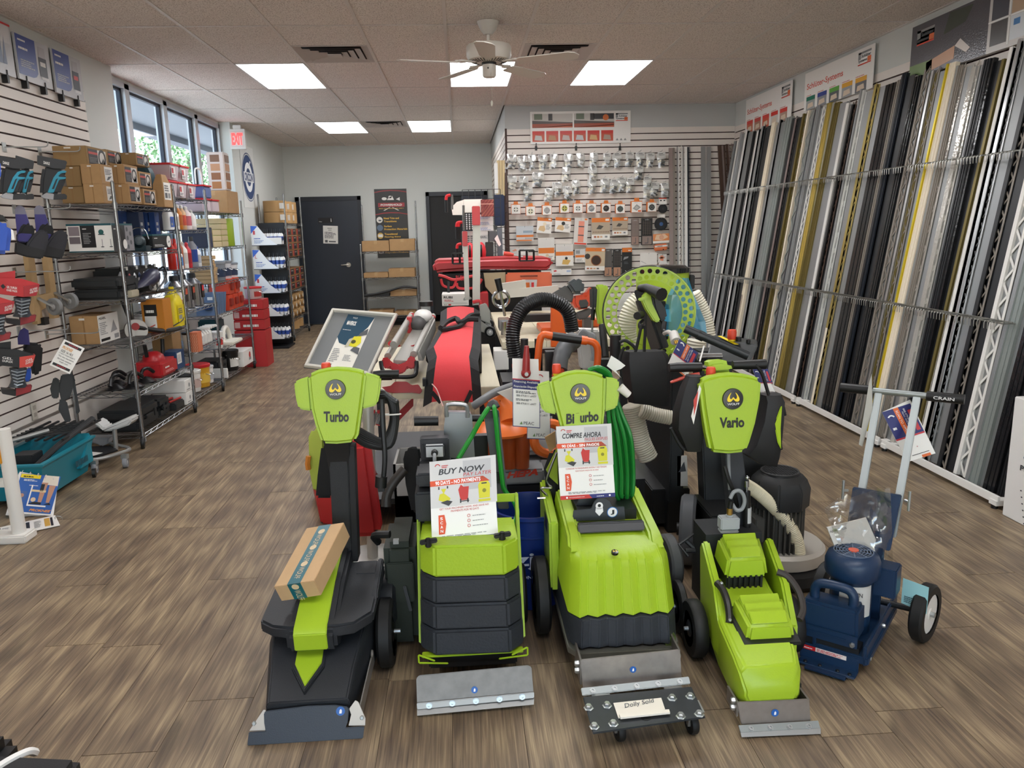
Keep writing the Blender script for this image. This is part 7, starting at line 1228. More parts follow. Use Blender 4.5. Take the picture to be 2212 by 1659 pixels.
for i,(dx,lb,sq)in enumerate(((0,'teal and black knee pad pack, nearest the brown cartons',1),(-300,'teal and black knee pad pack, middle one',.62),(-560,'teal and black knee pad pack, leftmost one',1))):
    f=lambda x,y:kT(520+(x-520)*sq+dx,y); c0=X(*f(700,500),-2.66); t=thing('knee_pads',lb,'knee pads',V((c0.x,c0.y,1.83)),0,'teal knee pads on the left wall'); o=c0
    slab('header_card',t,M('1C1E22',.45),[f(*p)for p in((515,225),(905,300),(925,320),(900,415),(740,410),(515,350))],o,nH,.02,.002)
    slab('pad',t,tb,[f(*p)for p in((600,380),(880,420),(925,500),(900,600),(830,760),(680,770),(560,770),(570,560))],o,nH,.07,.015)
    slab('cap_trim',t,tc,[f(*p)for p in((655,740),(740,530),(800,455),(860,435),(920,440),(915,465),(840,475),(800,520),(920,530),(905,550),(815,565),(740,745))],o-V((0,0,0))+nH*.012,nH,.02,.004)
    slab('grip_slot',t,tb,[f(*p)for p in((770,560),(800,540),(745,690),(715,690))],o+nH*.014,nH,.004)
    slab('foot_card',t,M('9A9A9C',.5),[f(*p)for p in((560,790),(650,735),(745,760),(735,840),(600,815))],o,nH,.02,.002); slab('foot_label',t,M('16181c',.45),[f(*p)for p in((745,765),(890,755),(925,780),(920,830),(735,838))],o,nH,.02,.002)
    q=lambda x,y:PL(*f(x,y),o+nH*.0012,nH); P=Panel(q(600,345),q(685,362)-q(600,345),q(600,305)-q(600,345)); P.text('DAHLE',0,0,1,1,WH,bold=.02); P.done(t,'lettering')
pm=M('2A2468',.5)
for i,(dx,lb)in enumerate(((0,'black and purple knee pad with tall card, nearer the cartons'),(-265,'black and purple knee pad with tall card, left one'))):
    f=lambda x,y:kT(x+dx,y); c0=X(*f(700,1300),-2.62); o=c0+V((0,.0,0)); t=thing('knee_pads',lb,'knee pads',V((c0.x,c0.y,1.35)),0,'purple knee pads on the left wall')
    slab('card',t,M('6A6878',.45),[f(*p)for p in((470,970),(500,925),(545,915),(600,945),(660,1120),(700,1280),(500,1280),(480,1130))],o+nH*-.03,nH,.002); slab('card_print',t,pm,[f(*p)for p in((478,1040),(625,1040),(665,1150),(700,1300),(500,1320),(482,1130))],o+nH*-.028,nH,.002)
    slab('pad',t,blackr,[f(*p)for p in((500,1330),(560,1200),(620,1150),(700,1160),(745,1250),(735,1400),(600,1500),(510,1500))],o-nH*.01,nH,.08,.02); slab('pad',t,M('24242A',.7),[f(*p)for p in((640,1440),(740,1310),(830,1255),(900,1255),(940,1300),(930,1420),(890,1560),(870,1640),(620,1560))],o+nH*.03,nH,.08,.02)
    slab('strap',t,M('0e0e10',.6),[f(*p)for p in((480,1410),(640,1470),(900,1540),(850,1660),(640,1630),(470,1580))],o+nH*.04,nH,.05,.008); slab('side_panel',t,pm,[f(*p)for p in((500,1320),(560,1300),(720,1310),(640,1430),(510,1420))],o+nH*.005,nH,.02,.006)
t=thing('knee_pads','bright blue hard shell knee pad at the left edge of the photo','knee pads',X(5,500,-2.6),0); o=X(5,510,-2.62); slab('shell',t,M('2450B4',.35),[kT(*p)for p in((-150,1130),(40,1130),(140,1190),(165,1280),(130,1590),(-150,1580))],o,nH,.08,.02); slab('rim',t,black,[kT(*p)for p in((-150,1000),(20,1030),(130,1150),(60,1140),(-150,1140))],o-nH*.02,nH,.06,.01); slab('tag_card',t,WH,[kT(*p)for p in((150,1240),(180,1260),(205,1390),(160,1390))],o+nH*.01,nH,.003)
slab('second_shell',t,M('2450B4',.35),[kT(*p)for p in((-150,240),(10,300),(20,480),(0,560),(-150,560))],o,nH,.06,.015)
kG=crop(0,560,4.879); clp=M('C9CDD0',.2,alpha=.55)
def gelbox(label,dx,dy,c1,c2,words,sx=1,base='8C2228'):
    f=lambda x,y:kG(x*sx+dx,y+dy); o=X(*f(200,400),-2.66); t=thing('gel_pad_box',label,'box',V((o.x,o.y,o.z-.2)),0,'boxed gel knee pads on the left wall')
    slab('hang_tab',t,M(c1,.45),[f(*p)for p in((-60,150),(160,120),(160,205),(-60,230))],o-nH*.05,nH,.004)
    q=lambda x,y,d=0:PL(*f(x,y),o+nH*d,nH); A=[q(-60,240),q(250,285),q(250,400),q(-60,360)]; nb=V((.84,.55,0))
    B2=[q(250,285),q(420,262),q(385,385),q(250,400)]; th=-nH*.10; b=MB(M(c1,.45)); b.prism(A,th); b.build('header',t,.002); b=MB(M(c2,.45)); b.prism(B2,th*.6); b.build('header_end',t,.002)
    MB(M(c1,.45)).poly([A[0],A[1],B2[1],q(230,205,-.0),q(-60,195)]).build('top_flap',t)
    P=Panel(q(70,350,.001),q(180,365,.001)-q(70,350,.001),q(70,275,.001)-q(70,350,.001)); P.text(words[0],0,.62,1,.95,WH,bold=.01); P.text(words[1],0,.2,1,.5,WH,bold=.01); P.done(t,'lettering'); P=Panel(q(315,365,.001),q(395,340,.001)-q(315,365,.001),q(315,310,.001)-q(315,365,.001)); P.text(words[0],0,.5,1,.9,WH,bold=.01); P.text(words[1],0,.0,1,.4,WH,bold=.01); P.done(t,'lettering'); P=Panel(q(5,310,.001),q(60,318,.001)-q(5,310,.001),q(5,255,.001)-q(5,310,.001)); P.poly([(.5,0),(1,.5),(.5,1),(0,.5)],black); P.done(t,'badge')
    b=MB(M('3A4046',.25)); b.loft([[q(235+w*math.cos(a),y+12*math.sin(a),-.03+.05*math.sin(a))for a in[2*PI*i/12 for i in range(12)]]for w,y in((95,400),(90,450),(75,510),(85,560),(105,600))]); b.build('gel_pad',t); b=MB(M('9AA4AC',.2,.4)); [b.tube([q(160+8*i,430+35*i,.03),q(230,450+34*i,.035),q(320-8*i,430+35*i,.03)],.004,5)for i in range(5)]; b.build('pad_ribs',t)
    b=MB(M('1A1719',.45)); b.prism([q(60,625),q(210,640),q(210,700),q(70,675)],th*.9); b.mat(M(base,.45)).prism([q(210,612),q(385,585),q(370,655),q(210,700)],th*.6); b.build('base_tray',t,.002); return t
gelbox('red gel knee pad box, upper one on the left wall',0,0,'B8262C','A02028',('GEL DUPLEX','KNEE PADS'))
gelbox('red gel knee pad box, lower left one',-265,185,'B8262C','A02028',('GEL DUPLEX','KNEE PADS'))
gelbox('black gel knee pad box with red and yellow corner on the left wall',-45,745,'1A1A1E','C9443A',('GEL','DUPLEX'))
t=thing('knee_pads','small black knee pad with purple card behind the sample sheet','knee pads',X(75,760,-2.7)); o=X(75,760,-2.70); slab('card',t,pm,[kG(*p)for p in((185,830),(210,750),(255,722),(300,750),(315,900),(190,900))],o,nH,.004); slab('pad',t,blackr,[kG(*p)for p in((235,960),(280,880),(350,890),(420,890),(455,920),(445,1080),(435,1200),(350,1235),(330,1100))],o-nH*.01,nH,.08,.015); slab('pad_edge',t,M('1C4FAE',.45),[kG(*p)for p in((245,1220),(290,1150),(330,1140),(330,1250),(290,1310),(250,1290))],o,nH,.05,.01)
# wooden dolly frame leaning on the wall with two casters
t=thing('wooden_dolly','pale wooden dolly frame with two grey casters hung against slat wall','dolly',X(90,700,-2.88)); wd=M('B99B70',.65,var=.1,vs=10); f=lambda x,y,xx=-2.86:X(*kG(x,y),xx)
for x0,y0,x1,y1 in((300,-40,400,680),(490,-40,575,620)):MB(wd).bar(f(x0,y0),f(x1,y1),.075,.035,(1,0,0)).build('rail',t,.002)
MB(wd).prism([f(360,390,-2.82),f(595,345,-2.82),f(620,440,-2.82),f(430,545,-2.82),f(420,640,-2.82),f(370,660,-2.82)],(-.035,0,0)).build('crossboard',t,.002)
for px in((575,500),(745,440)):c=f(*px,-2.72); b=MB(zinc); b.bar(c+V((-.10,.0,.06)),c,.03,.012); wheel(b,c,(.3,1,0),.058,.03,M('7B7C7C',.6),M('9B9C9C',.5),.55); b.build('caster',t)
MB(black).bx(f(430,660)+V((-.01,-.03,-.02)),f(430,660)+V((.04,.03,.03))).build('rubber_foot',t)
# sample sheet with hanging black straps
kS=crop(0,680,3.317); o=X(145,770,-2.58); nS=V((.5,-.86,.1)).normalized(); t=thing('sample_sheet','white laminated sheet reading SAMPLE hanging on a wire hook','sign',o-V((0,0,.15))); q=lambda x,y:PL(*kS(x,y),o,nS)
MB(M('ECEAE4',.3)).prism([q(355,360),q(500,425),q(608,240),q(460,175)],-nS*.003).build('sheet',t); P=Panel(q(355,360)+nS*.001,q(500,425)-q(355,360),q(460,175)-q(355,360)); P.rect(.1,.86,.92,.95,black); P.text('SAMPLE',.3,.88,.75,.93,M('D83A4A',.5),2); P.text('PROKNEE',.1,.7,.6,.8,M('D8953A',.5),shear=.2,bold=.02); P.text('SIZE 16-18.5',.12,.58,.7,.66,black,bold=.01); P.text('17 INCH FOAM INSERTS',.1,.5,.88,.545,black); P.text('This size represents',.12,.4,.88,.455,black,bold=.01); P.text('the most common',.14,.31,.82,.365,black,bold=.01); P.text('length used.',.3,.22,.72,.275,black,bold=.01); P.rect(.08,.06,.92,.15,black); P.text('SAMPLE',.28,.08,.72,.13,M('D83A4A',.5),2); P.done(t)
t=thing('knee_support','black plastic knee support with straps hanging below the sample sheet','knee support',X(140,860,-2.66)); o=X(140,850,-2.66)
for nm,pts in(('shin_plate',((440,430),(520,420),(540,470),(500,600),(440,620),(420,520))),('cup',((360,530),(385,450),(420,455),(430,500),(420,600),(375,600))),('strap',((430,600),(480,620),(512,765),(470,772),(420,680))),('strap',((505,430),(530,430),(575,700),(545,715),(540,600)))):slab(nm,t,M('1D1F22',.5),pxs(kS,pts),o,nS,.03,.006)
# wall outlet
p=X(73,888,XL+.002); t=thing('wall_outlet','white double wall outlet on the left slat wall','outlet',p); MB(M('D8D2C6',.4)).bx(p+V((0,-.035,-.06)),p+V((.006,.035,.06))).build('cover',t,.003); b=MB(M('B8B0A4',.5)); [b.bx(p+V((.006,-.016,z-.014)),p+V((.009,.016,z+.014)))for z in(.024,-.024)]; b.build('socket',t)
# teal crate and knee creeper on the floor
kC=crop(0,880,3.173); tlm=M('157F92',.4); t=thing('teal_crate','teal plastic crate with dark grate lid by the left wall','crate',(-2.68,4.88,0)); b=MB(tlm); x0,x1,y0,y1=-2.88,-2.50,4.52,5.16; b.loft([[V((x,y,z))for x,y in((x0+e,y0+e),(x1-e,y0+e),(x1-e,y1-e),(x0+e,y1-e))]for z,e in((.04,.04),(.24,0),(.26,-.015),(.27,-.015),(.27,.015),(.24,.02),(.10,.05))],sm=False,cap=True); b.build('tub',t); MB(tlm).hexa([(x0,y1-.2,.10),(x1,y1-.2,.10),(x1,y1-.02,.10),(x0,y1-.02,.10)],[(x0,y1-.1,.22),(x1,y1-.1,.22),(x1,y1-.02,.30),(x0,y1-.02,.30)]).build('ramp',t,.006)
b=MB(M('16181b',.5)); [b.bar((-2.89,4.85+.05*i,.33),(-2.52,4.98+.05*i,.35),.016,.012)for i in range(7)]; [b.bar((-2.85+.055*i,4.83,.335),(-2.83+.055*i,5.3,.345),.014,.012)for i in range(7)]; b.build('grate',t); b=MB(M('1c1e21',.5)); b.tube(curve([(-2.60,4.55,.2),(-2.54,4.78,.30),(-2.50,5.2,.38)],6),.02,8); b.bx((-2.72,4.62,.20),(-2.60,4.74,.30)); b.build('wringer_arm',t,.004); MB(M('9B9C9A',.4,.5)).tube([(-2.86,4.75,.34),(-2.66,4.95,.37)],.014,8).build('bar',t); MB(black).lathe([(.03,-.01),(.03,.01)],(-2.49,5.1,.03),(1,.3,0),14).build('caster',t)
MB(M('C84A42',.5)).tube(curve([(-2.86,4.50,.30),(-2.80,4.52,.33),(-2.74,4.54,.30),(-2.71,4.55,.20)],6),.006,6).build('red_tube',t)
P=Panel((-2.4985,4.9,.12),(0,.18,0),(0,0,.09)); P.n=V((1,0,0)); P.lines(.0,.1,1,.9,1,M('0E4A58',.4)); P.done(t,'lettering')
t=thing('knee_creeper','low rolling knee creeper with grey pads and saddle seat','creeper',(-2.55,5.5,0)); ck=M('16171a',.5); gp=M('8E8F92',.45); al=M('A8A8A6',.35,.7); f=lambda x,y,z:Z(*kC(x,y),z)
b=MB(al); b.tube(curve([f(405,378,.085),f(530,372,.085),f(700,348,.085),f(810,318,.085),f(885,290,.085),f(870,275,.085)],5),.013,8); b.tube([f(750,245,.1),f(880,275,.085)],.012,8); b.build('rail',t); MB(ck).prism([f(420,360,.075),f(690,340,.075),f(810,300,.075),f(760,268,.075),f(520,285,.075)],(0,0,.012)).build('tray',t,.003); MB(WH).prism([f(505,325,.09),f(640,332,.09),f(705,312,.09),f(555,298,.09)],(0,0,.001)).build('leaflet',t); MB(yellow).prism([f(470,368,.10),f(585,362,.10),f(585,380,.085),f(470,386,.085)],(0,.003,0)).build('yellow_label',t)
for p in((650,415),(860,375),(420,400)):c=f(*p,.04); b=MB(zinc); b.bx(c+V((-.02,-.02,.025)),c+V((.02,.02,.055))); wheel(b,c,(1,.2,0),.038,.03,M('85868a',.6),lgrey,.5); b.build('caster',t)
yk=f(430,350,.1).y
for nm,pts,z in(('knee_pad',((400,300),(430,292),(500,296),(490,345),(450,365),(415,350)),5.30),('knee_pad',((555,228),(580,210),(745,208),(740,250),(690,272),(660,250),(560,245)),5.55)):q=[Y(*kC(*p),z)for p in pts]; MB(gp).prism(q,(0,.10,.0)).build(nm,t,.012)
q=[Y(*kC(*p),5.50)for p in((640,95),(690,120),(705,150),(860,80),(895,70),(903,95),(880,125),(760,165),(700,168),(640,115))]; MB(M('C6C6C4',.4)).prism(q,(0,.14,0)).build('saddle',t,.02); MB(al).cyl(Y(*kC(795,290),5.52),Y(*kC(785,150),5.52),.016,10).build('seat_post',t)
# white post stand and brochures at the left edge
t=thing('post_stand','white plastic post stand with yellow collar at the left edge','stand',(-2.42,4.0,0)); a,c=Y(*kC(20,148),4.02),Y(*kC(68,660),4.02); b=MB(M('E4E1DA',.4)); b.tube([(a.x,4.02,.03),(a.x+.0,4.02,a.z)],.034,16); b.build('post',t); MB(M('D99A2A',.4)).bx(Y(*kC(-30,255),3.98),Y(*kC(72,362),4.06)).build('collar',t,.006); MB(M('E4E1DA',.4)).bx((a.x-.55,3.96,.0),(a.x+.06,4.08,.045)).build('foot',t,.008); MB(M('E4E1DA',.4)).bx((a.x-.4,4.0,.30),(a.x-.02,4.04,.345)).build('arm',t,.008)
t=thing('brochure_stack','blue ring-bound brochure showing bare legs and a tool, leaning on the post','brochure',Z(*kC(220,750),0)); nb=V((.15,-.8,.6)).normalized(); o=Z(*kC(210,745),.01); q=lambda x,y,d=0:PL(*kC(x,y),o+nb*d,nb); qq=[q(50,720),q(365,745),q(400,490),q(135,440)]
for i in range(3):MB(M('E8E6E2',.35)).prism([p+nb*(-.012*i)+V((-.01*i,0,-.004*i))for p in qq],-nb*.004).build('page',t)
P=Panel(qq[0]+nb*.001,qq[1]-qq[0],qq[3]-qq[0]); sk=M('B98A72',.5); P.poly([(.05,.04),(.93,.04),(.93,.96),(.05,.96)],M('2F5FA8',.35)); P.rect(.06,.86,.5,.95,yellow,2); P.lines(.12,.88,.45,.93,1,black,3); P.lines(.15,.79,.5,.84,2,WH,2); P.lines(.3,.68,.5,.71,1,WH,2); P.poly([(.56,.74),(.92,.72),(.9,.96),(.58,.96)],M('D9CFBE',.5),2); P.poly([(.58,.3),(.66,.3),(.68,.55),(.7,.78),(.56,.78)],sk,3); P.poly([(.76,.3),(.83,.3),(.88,.72),(.74,.72)],sk,3); P.rect(.56,.56,.64,.74,M('23252a',.5),4); P.poly([(.38,.24),(.66,.24),(.66,.29),(.5,.3)],M('1b1c20',.5),4); P.poly([(.72,.25),(.88,.25),(.84,.3)],M('1b1c20',.5),4); P.rect(.36,.19,.78,.225,WH,3); P.rect(.36,.225,.39,.7,WH,3); P.rect(.38,.54,.7,.59,M('D9C49A',.5),4); P.circ(.47,.35,.055,M('D9BFA0',.5),3,n=14); [P.rect(.08,.06+.26*j,.3,.28+.26*j,M('45649A',.4),2)for j in range(2)]; [P.circ(.2,.17+.26*j,.05,sk,3,n=10)for j in range(2)]; P.text('PROKNEE',.45,.07,.92,.13,M('E0922E',.4),3,shear=.3,bold=.03); P.done(t)
b=MB(M('D8D6D2',.4)); [b.torus(qq[3]+(qq[2]-qq[3])*(.08+.2*i)+nb*-.005,(1,.2,0),.012,.002,12,4)for i in range(5)]; b.build('binding_rings',t)
t=thing('instruction_strip','long white laminated instruction strip lying flat on the floor','leaflet',Z(*kC(210,830),0)); qq=[Z(*kC(*p),.004)for p in((-20,905),(412,810),(378,742),(-20,830))]; MB(M('E6E3DD',.35)).prism(qq,(0,0,.003)).build('sheet',t); P=Panel(qq[0]+V((0,0,.0036)),qq[1]-qq[0],qq[3]-qq[0]); P.rect(.86,.1,.9,.9,black); P.rect(.76,.15,.85,.9,M('C79A3A',.4)); P.rect(.46,.1,.52,.9,black); [P.lines(.08+.17*i,.2,.2+.17*i,.85,6,gq)for i in(0,1,3)]; [P.poly([(.36,.2+.25*j),(.43,.2+.25*j),(.44,.34+.25*j),(.38,.4+.25*j)],dq)for j in range(3)]; P.rect(.03,.15,.055,.9,black); P.done(t); MB(zinc).torus(qq[2].lerp(qq[1],.4)+V((.01,0,.006)),(0,1,.5),.02,.002,16,5).build('ring',t)
# three posters high on the left wall, with clips
for i,(xl,yl,xr,yr,xb,yb,lb,tint)in enumerate(((28,68,103,105,45,170,'blue and grey poster, middle one high on the left wall',0),(110,103,172,133,124,200,'blue and grey poster with red stripe, nearest the windows',1),(-70,10,20,60,-48,140,'grey snowy poster cut by the left edge of the photo',2))):
    xw=XL+.035; a,b_,c=X(xl,yl,xw),X(xr,yr,xw),X(xb,yb,xw); c=V((xw,a.y,c.z)); b_=V((xw,b_.y,a.z)); t=thing('wall_poster',lb,'poster',V((xw,(a.y+b_.y)/2,c.z)),0); MB(M('B9BABD',.35)).hexa([c,c+b_-a,b_,a],[p+V((-.012,0,0))for p in(c,c+b_-a,b_,a)]).build('board',t)
    P=Panel(c+V((.0008,0,0)),b_-a,a-c); P.n=V((1,0,0)); bl2=M('2C4690',.35)
    if tint<2:P.poly([(.02,.12),(.42,.12),(.52,.16),(.58,.25),(.58,.99),(.02,.99)],bl2); P.lines(.08,.86,.36,.93,1,WH,2); P.lines(.08,.68,.4,.77,1,WH,2); P.lines(.1,.30,.5,.48,4,lgrey,2); P.rect(.64,.22,.88,.66,M('2A2E3A',.4),2); P.rect(.68,.46,.84,.56,M('D8D4D0',.4)if i==0 else M('C8464A',.4),3); P.rect(.66,.66,.86,.9,M('A9A7AC',.4),2); P.rect(.68,.15,.9,.22,M('D9D9DA',.4),2)
    else:P.rect(.05,.6,.95,.97,M('C9C7C8',.4)); [P.poly([(.3+.1*k,.2),(.4+.1*k,.2),(.38+.1*k,.5+.05*k)],M('8A96AC',.5),2)for k in range(5)]; P.rect(0,.93,1,.97,red,2)
    P.done(t)
    for v in(.2,.75):p=c.lerp(c+b_-a,v); MB(black).bx(p+V((-.03,-.012,-.05)),p+V((.006,.012,.0))).bx(p+V((.0,-.004,-.0)),p+V((.006,.004,.03))).build('clip',t)
# dark seat corner at the lower left of the photo
t=thing('black_bag','black padded case with white piping at the bottom left corner','bag',(-1.05,1.55,0)); q=[Z(*p,.30)for p in((-60,1618),(160,1628),(190,1680),(-60,1700))]
b=MB(M('222224',.75,bump=.3,bs=250)); b.hexa([(-1.8,1.40,0),(-.95,1.32,0),(-.95,1.74,0),(-1.8,1.88,0)],[(-1.8,1.40,.33),(-.95,1.32,.33),(-.95,1.74,.33),(-1.8,1.88,.33)]); b.build('body',t,.03,3); MB(M('E6E4E0',.5)).tube(curve([(-1.19,1.50,.332),(-1.17,1.60,.332),(-1.145,1.70,.332),(-1.11,1.755,.330),(-1.10,1.78,.31)],6),.010,6).build('piping',t); MB(black).bx((-1.6,1.80,.0),(-1.22,1.93,.28)).build('pocket',t,.03)
# ================= centre tables and everything on and around them
kc=crop(800,630,6.637); kd=crop(1040,580,5.925); ke=crop(900,420,5.531); kf=crop(1250,560,5.184); kg=crop(620,620,3.19); kh=crop(1020,560,2.86)
oak=M('D9CFB4',.5,var=.06,vs=6,stretch=(6,.6,1)); legm=M('3A3C40',.4,.5); TZ=.76
def table(label,x0,x1,y0,y1):
    t=thing('work_table',label,'table',((x0+x1)/2,(y0+y1)/2,0),0,'pale plank tables'); n=3; w=(x1-x0)/n
    for i in range(n):MB(oak).bx((x0+i*w+.001,y0,TZ-.05),(x0+(i+1)*w-.001,y1,TZ)).build('plank',t,.003)
    for x in(x0+.06,x1-.06):
        for y in(y0+.08,y1-.08):MB(legm).bx((x-.025,y-.025,0),(x+.025,y+.025,TZ-.05)).build('leg',t)
    MB(legm).bx((x0+.06,y0+.06,.12),(x1-.06,y1-.06,.15)).build('lower_shelf',t)
table('pale plank table carrying the red bag and the tile cutter',-.66,.185,3.93,5.46); table('pale plank table further back with the tile saws',.28,1.25,5.52,7.6)
# red tool bag
f=lambda x,y,d:Y(*kc(x,y),d)
t=thing('tool_bag','long red and black tool bag with straps lying on the front table','bag',(0,4.4,TZ)); bagr=M('D23A40',.75,bump=.4,bs=60); bagk=M('1A1A1C',.7,bump=.4,bs=60)
S=[(3.66,(880,1585),(1470,1590),(905,1300),(1450,1300)),(3.68,None,None,(930,1080),(1430,1080)),(3.74,None,None,(955,930),(1415,930)),(3.92,None,None,(910,790),(1450,790)),(4.35,None,None,(1040,570),(1470,570)),(4.75,None,None,(1095,440),(1482,430)),(5.25,None,None,(1100,232),(1485,232))]
L=[f(*S[0][1],3.66),f(*S[0][3],3.66)]+[f(*s[3],s[0])for s in S[1:]]; R_=[f(*S[0][2],3.66),f(*S[0][4],3.66)]+[f(*s[4],s[0])for s in S[1:]]
rows=[]
for a,c in zip(L,R_):rows.append([a.lerp(c,i/8)+V((0,-.012*math.sin(PI*i/8),.012*math.sin(PI*i/8)))for i in range(9)])
b=MB(bagr); b.loft(rows,cap=False,closed=False); b.flat=1; b.build('red_panel',t)
b=MB(bagk)
for i in range(len(L)-1):
    a0,a1,c0,c1=L[i],L[i+1],R_[i],R_[i+1]; w=.045; dn=lambda p:V((p.x,p.y+.02,max(TZ+.002,p.z-.26)if p.y>3.95 else p.z-.05)); bw_=lambda p:V((p.x,p.y+.22,p.z))if p.y<3.9 else dn(p)
    for p0,p1,s in((a0,a1,-1),(c0,c1,1)):e=V((s*w,.03,-.03)); b.loft([[p0,p0+e,bw_(p0)+e,bw_(p0)],[p1,p1+e,bw_(p1)+e,bw_(p1)]],sm=True)
b.build('black_sides',t); MB(bagk).bx((L[0].x,3.92,TZ+.003),(R_[0].x,5.25,TZ+.12)).build('base',t,.02)
b=MB(M('111113',.7)); P0=[f(1010,570,4.3),f(1100,480,4.5),f(1230,430,4.6),f(1290,490,4.45),f(1400,440,4.5),f(1550,440,4.5)]; b.tube([p+V((0,-.01,.02))for p in curve(P0,5)],.016,6).tube([p+V((0,-.01,.015))for p in curve([f(1020,580,4.3),f(1280,530,4.4),f(1420,380,4.7),f(1550,360,4.8)],5)],.014,6); b.build('strap',t)
b=MB(M('121214',.7)); b.bar(f(880,1440,3.64),f(1010,1590,3.64),.02,.006,(0,-1,0)); b.build('end_strap',t); b=MB(M('121214',.7)); b.bar(f(1450,1420,3.64),f(1370,1590,3.64),.02,.006,(0,-1,0)); b.build('end_strap',t); MB(M('121214',.7)).bx(f(750,1360,3.68),f(800,1230,3.72)).build('side_buckle',t); MB(M('D8B0AA',.5)).tube(curve([f(885,1325,3.63),f(950,1400,3.6),f(1000,1530,3.58),f(1040,1640,3.5)],5),.003,5).build('white_cord',t)
# manual tile cutter on the table
alm=M('A9A7A0',.42,.6); rdp=M('B3242A',.35); t=thing('tile_cutter','silver rail tile cutter with red ends lying on the front table','tile cutter',(-.4,4.4,TZ))
za,zb_=4.0,5.25
for i,(x0,y0,x1,y1)in enumerate(((250,930,600,370),(330,760,590,330),(620,900,900,350))):MB(alm).tube([f(x0,y0,za+.05),f(x1,y1,zb_)],.019,12).build('rail',t)
MB(alm).hexa([f(330,980,4.05),f(530,990,4.05),f(800,480,5.0),f(640,480,5.0)],[p+V((0,0,-.02))for p in(f(330,980,4.05),f(530,990,4.05),f(800,480,5.0),f(640,480,5.0))]).build('bed',t)
MB(M('AEACA6',.35,.6)).hexa([f(690,990,4.1),f(760,990,4.1),f(940,560,5.0),f(900,400,5.1)],[f(670,880,4.1),f(700,860,4.1),f(930,400,5.1),f(905,350,5.2)]).build('extrusion',t)
slab('end_bracket',t,rdp,pxs(kc,[(160,960),(215,935),(265,950),(300,1010),(410,1045),(520,1000),(550,930),(610,920),(650,960),(640,1080),(600,1115),(530,1090),(480,1160),(400,1185),(330,1150),(280,1090),(230,1110),(180,1080)]),(-.35,3.98,.8),(0,-1,.25),.03,.006)
slab('red_clip',t,rdp,pxs(kc,[(240,740),(290,690),(350,735),(440,770),(380,790),(290,790)]),(-.35,4.35,.85),(0,-1,.5),.02,.004); slab('red_clip',t,rdp,pxs(kc,[(570,775),(650,750),(700,690),(765,730),(700,780),(620,790)]),(-.3,4.35,.85),(0,-1,.5),.02,.004); slab('red_clip',t,rdp,pxs(kc,[(555,310),(620,300),(710,380),(600,370)]),(-.25,5.1,.9),(0,-1,.5),.03,.004); slab('red_clip',t,rdp,pxs(kc,[(820,375),(890,320),(945,365),(890,385)]),(-.1,5.1,.9),(0,-1,.5),.03,.004)
MB(black).tube(curve([f(150,1000,3.98),f(170,1110,3.96),f(230,1210,3.94),f(400,1225,3.92),f(620,1210,3.94),f(660,1100,3.97),f(660,1000,3.99)],6),.011,8).build('handle_loop',t); MB(black).tube([f(30,1220,3.92),f(310,1215,3.92)],.02,10).build('grip',t)
slab('foot_bracket',t,rdp,pxs(kc,[(160,1370),(290,1350),(350,1290),(520,1290),(590,1340),(690,1330),(745,1420),(720,1465),(590,1450),(320,1455),(240,1440)]),(-.35,3.915,.72),(0,-1,.15),.012,.003)
t=thing('angle_machine','grey and white power head resting between the tile cutter rails','power tool',f(700,450,4.9)); p=f(690,470,4.9); MB(M('4A4848',.5)).ball(p,.06,14,(.9,1.1,1)).build('head',t); MB(M('E4E2DE',.4)).ball(p+V((.03,.03,.05)),.055,14,(1.1,1,.8)).build('housing',t); MB(black).lathe([(.045,0),(.045,.03)],p+V((.05,.06,.11)),n=16).build('cap',t); MB(rdp).bx(p+V((-.07,-.03,-.05)),p+V((-.04,.03,.05))).build('label',t)
# framed product poster on a pole stand
kp=crop(620,620,3.19); np_=V((.06,-.80,.60)).normalized(); o=Y(757,740,3.52); q=lambda x,y,d=0:PL(*kp(x,y),o+np_*d,np_); t=thing('poster_stand','snap frame poster of a yellow floor machine on a round steel stand','poster stand',(-.48,3.52,0))
oc=[q(115,553),q(570,612),q(765,188),q(310,152)]; cen=sum(oc,V())/4; ic=[c.lerp(cen,.11)for c in oc]; MB(M('77797A',.5)).prism(oc,-np_*.008).build('back_panel',t)
for i in range(4):j=(i+1)%4; MB(M('DAD7CE',.35,.2)).hexa([oc[i],oc[j],ic[j],ic[i]],[p+np_*.016 for p in(oc[i].lerp(cen,.02),oc[j].lerp(cen,.02),ic[j].lerp(cen,-.02),ic[i].lerp(cen,-.02))]).build('frame_bar',t,.002)
P=Panel(ic[0]+np_*.001,ic[1]-ic[0],ic[3]-ic[0]); P.rect(.25,0,.72,1,M('E6E2D8',.4)); P.poly([(.25,.55),(.32,.45),(.45,.42),(.58,.62),(.68,.8),(.72,1),(.25,1)],M('23455A',.4),2); P.text('MAVERICK',.30,.80,.46,.88,WH,3,bold=.03); P.text('WOLFF',.36,.93,.44,.96,WH,3); P.lines(.28,.7,.5,.72,1,lgrey,3); ym=M('D9CF2E',.4); P.poly([(.50,.42),(.62,.40),(.68,.5),(.64,.62),(.52,.6)],ym,4); P.poly([(.44,.38),(.52,.42),(.52,.58),(.46,.54)],M('B9B4A0',.4),4); P.poly([(.56,.34),(.72,.28),(.70,.40),(.6,.42)],dq,4); P.poly([(.58,.6),(.72,.66),(.70,.78),(.6,.68)],dq,4); P.circ(.55,.5,.04,M('4A4820',.5),5,n=12); P.lines(.28,.1,.42,.36,8,gq,2); P.lines(.5,.14,.66,.26,5,gq,2); P.rect(.27,.03,.36,.06,dq,2); P.done(t)
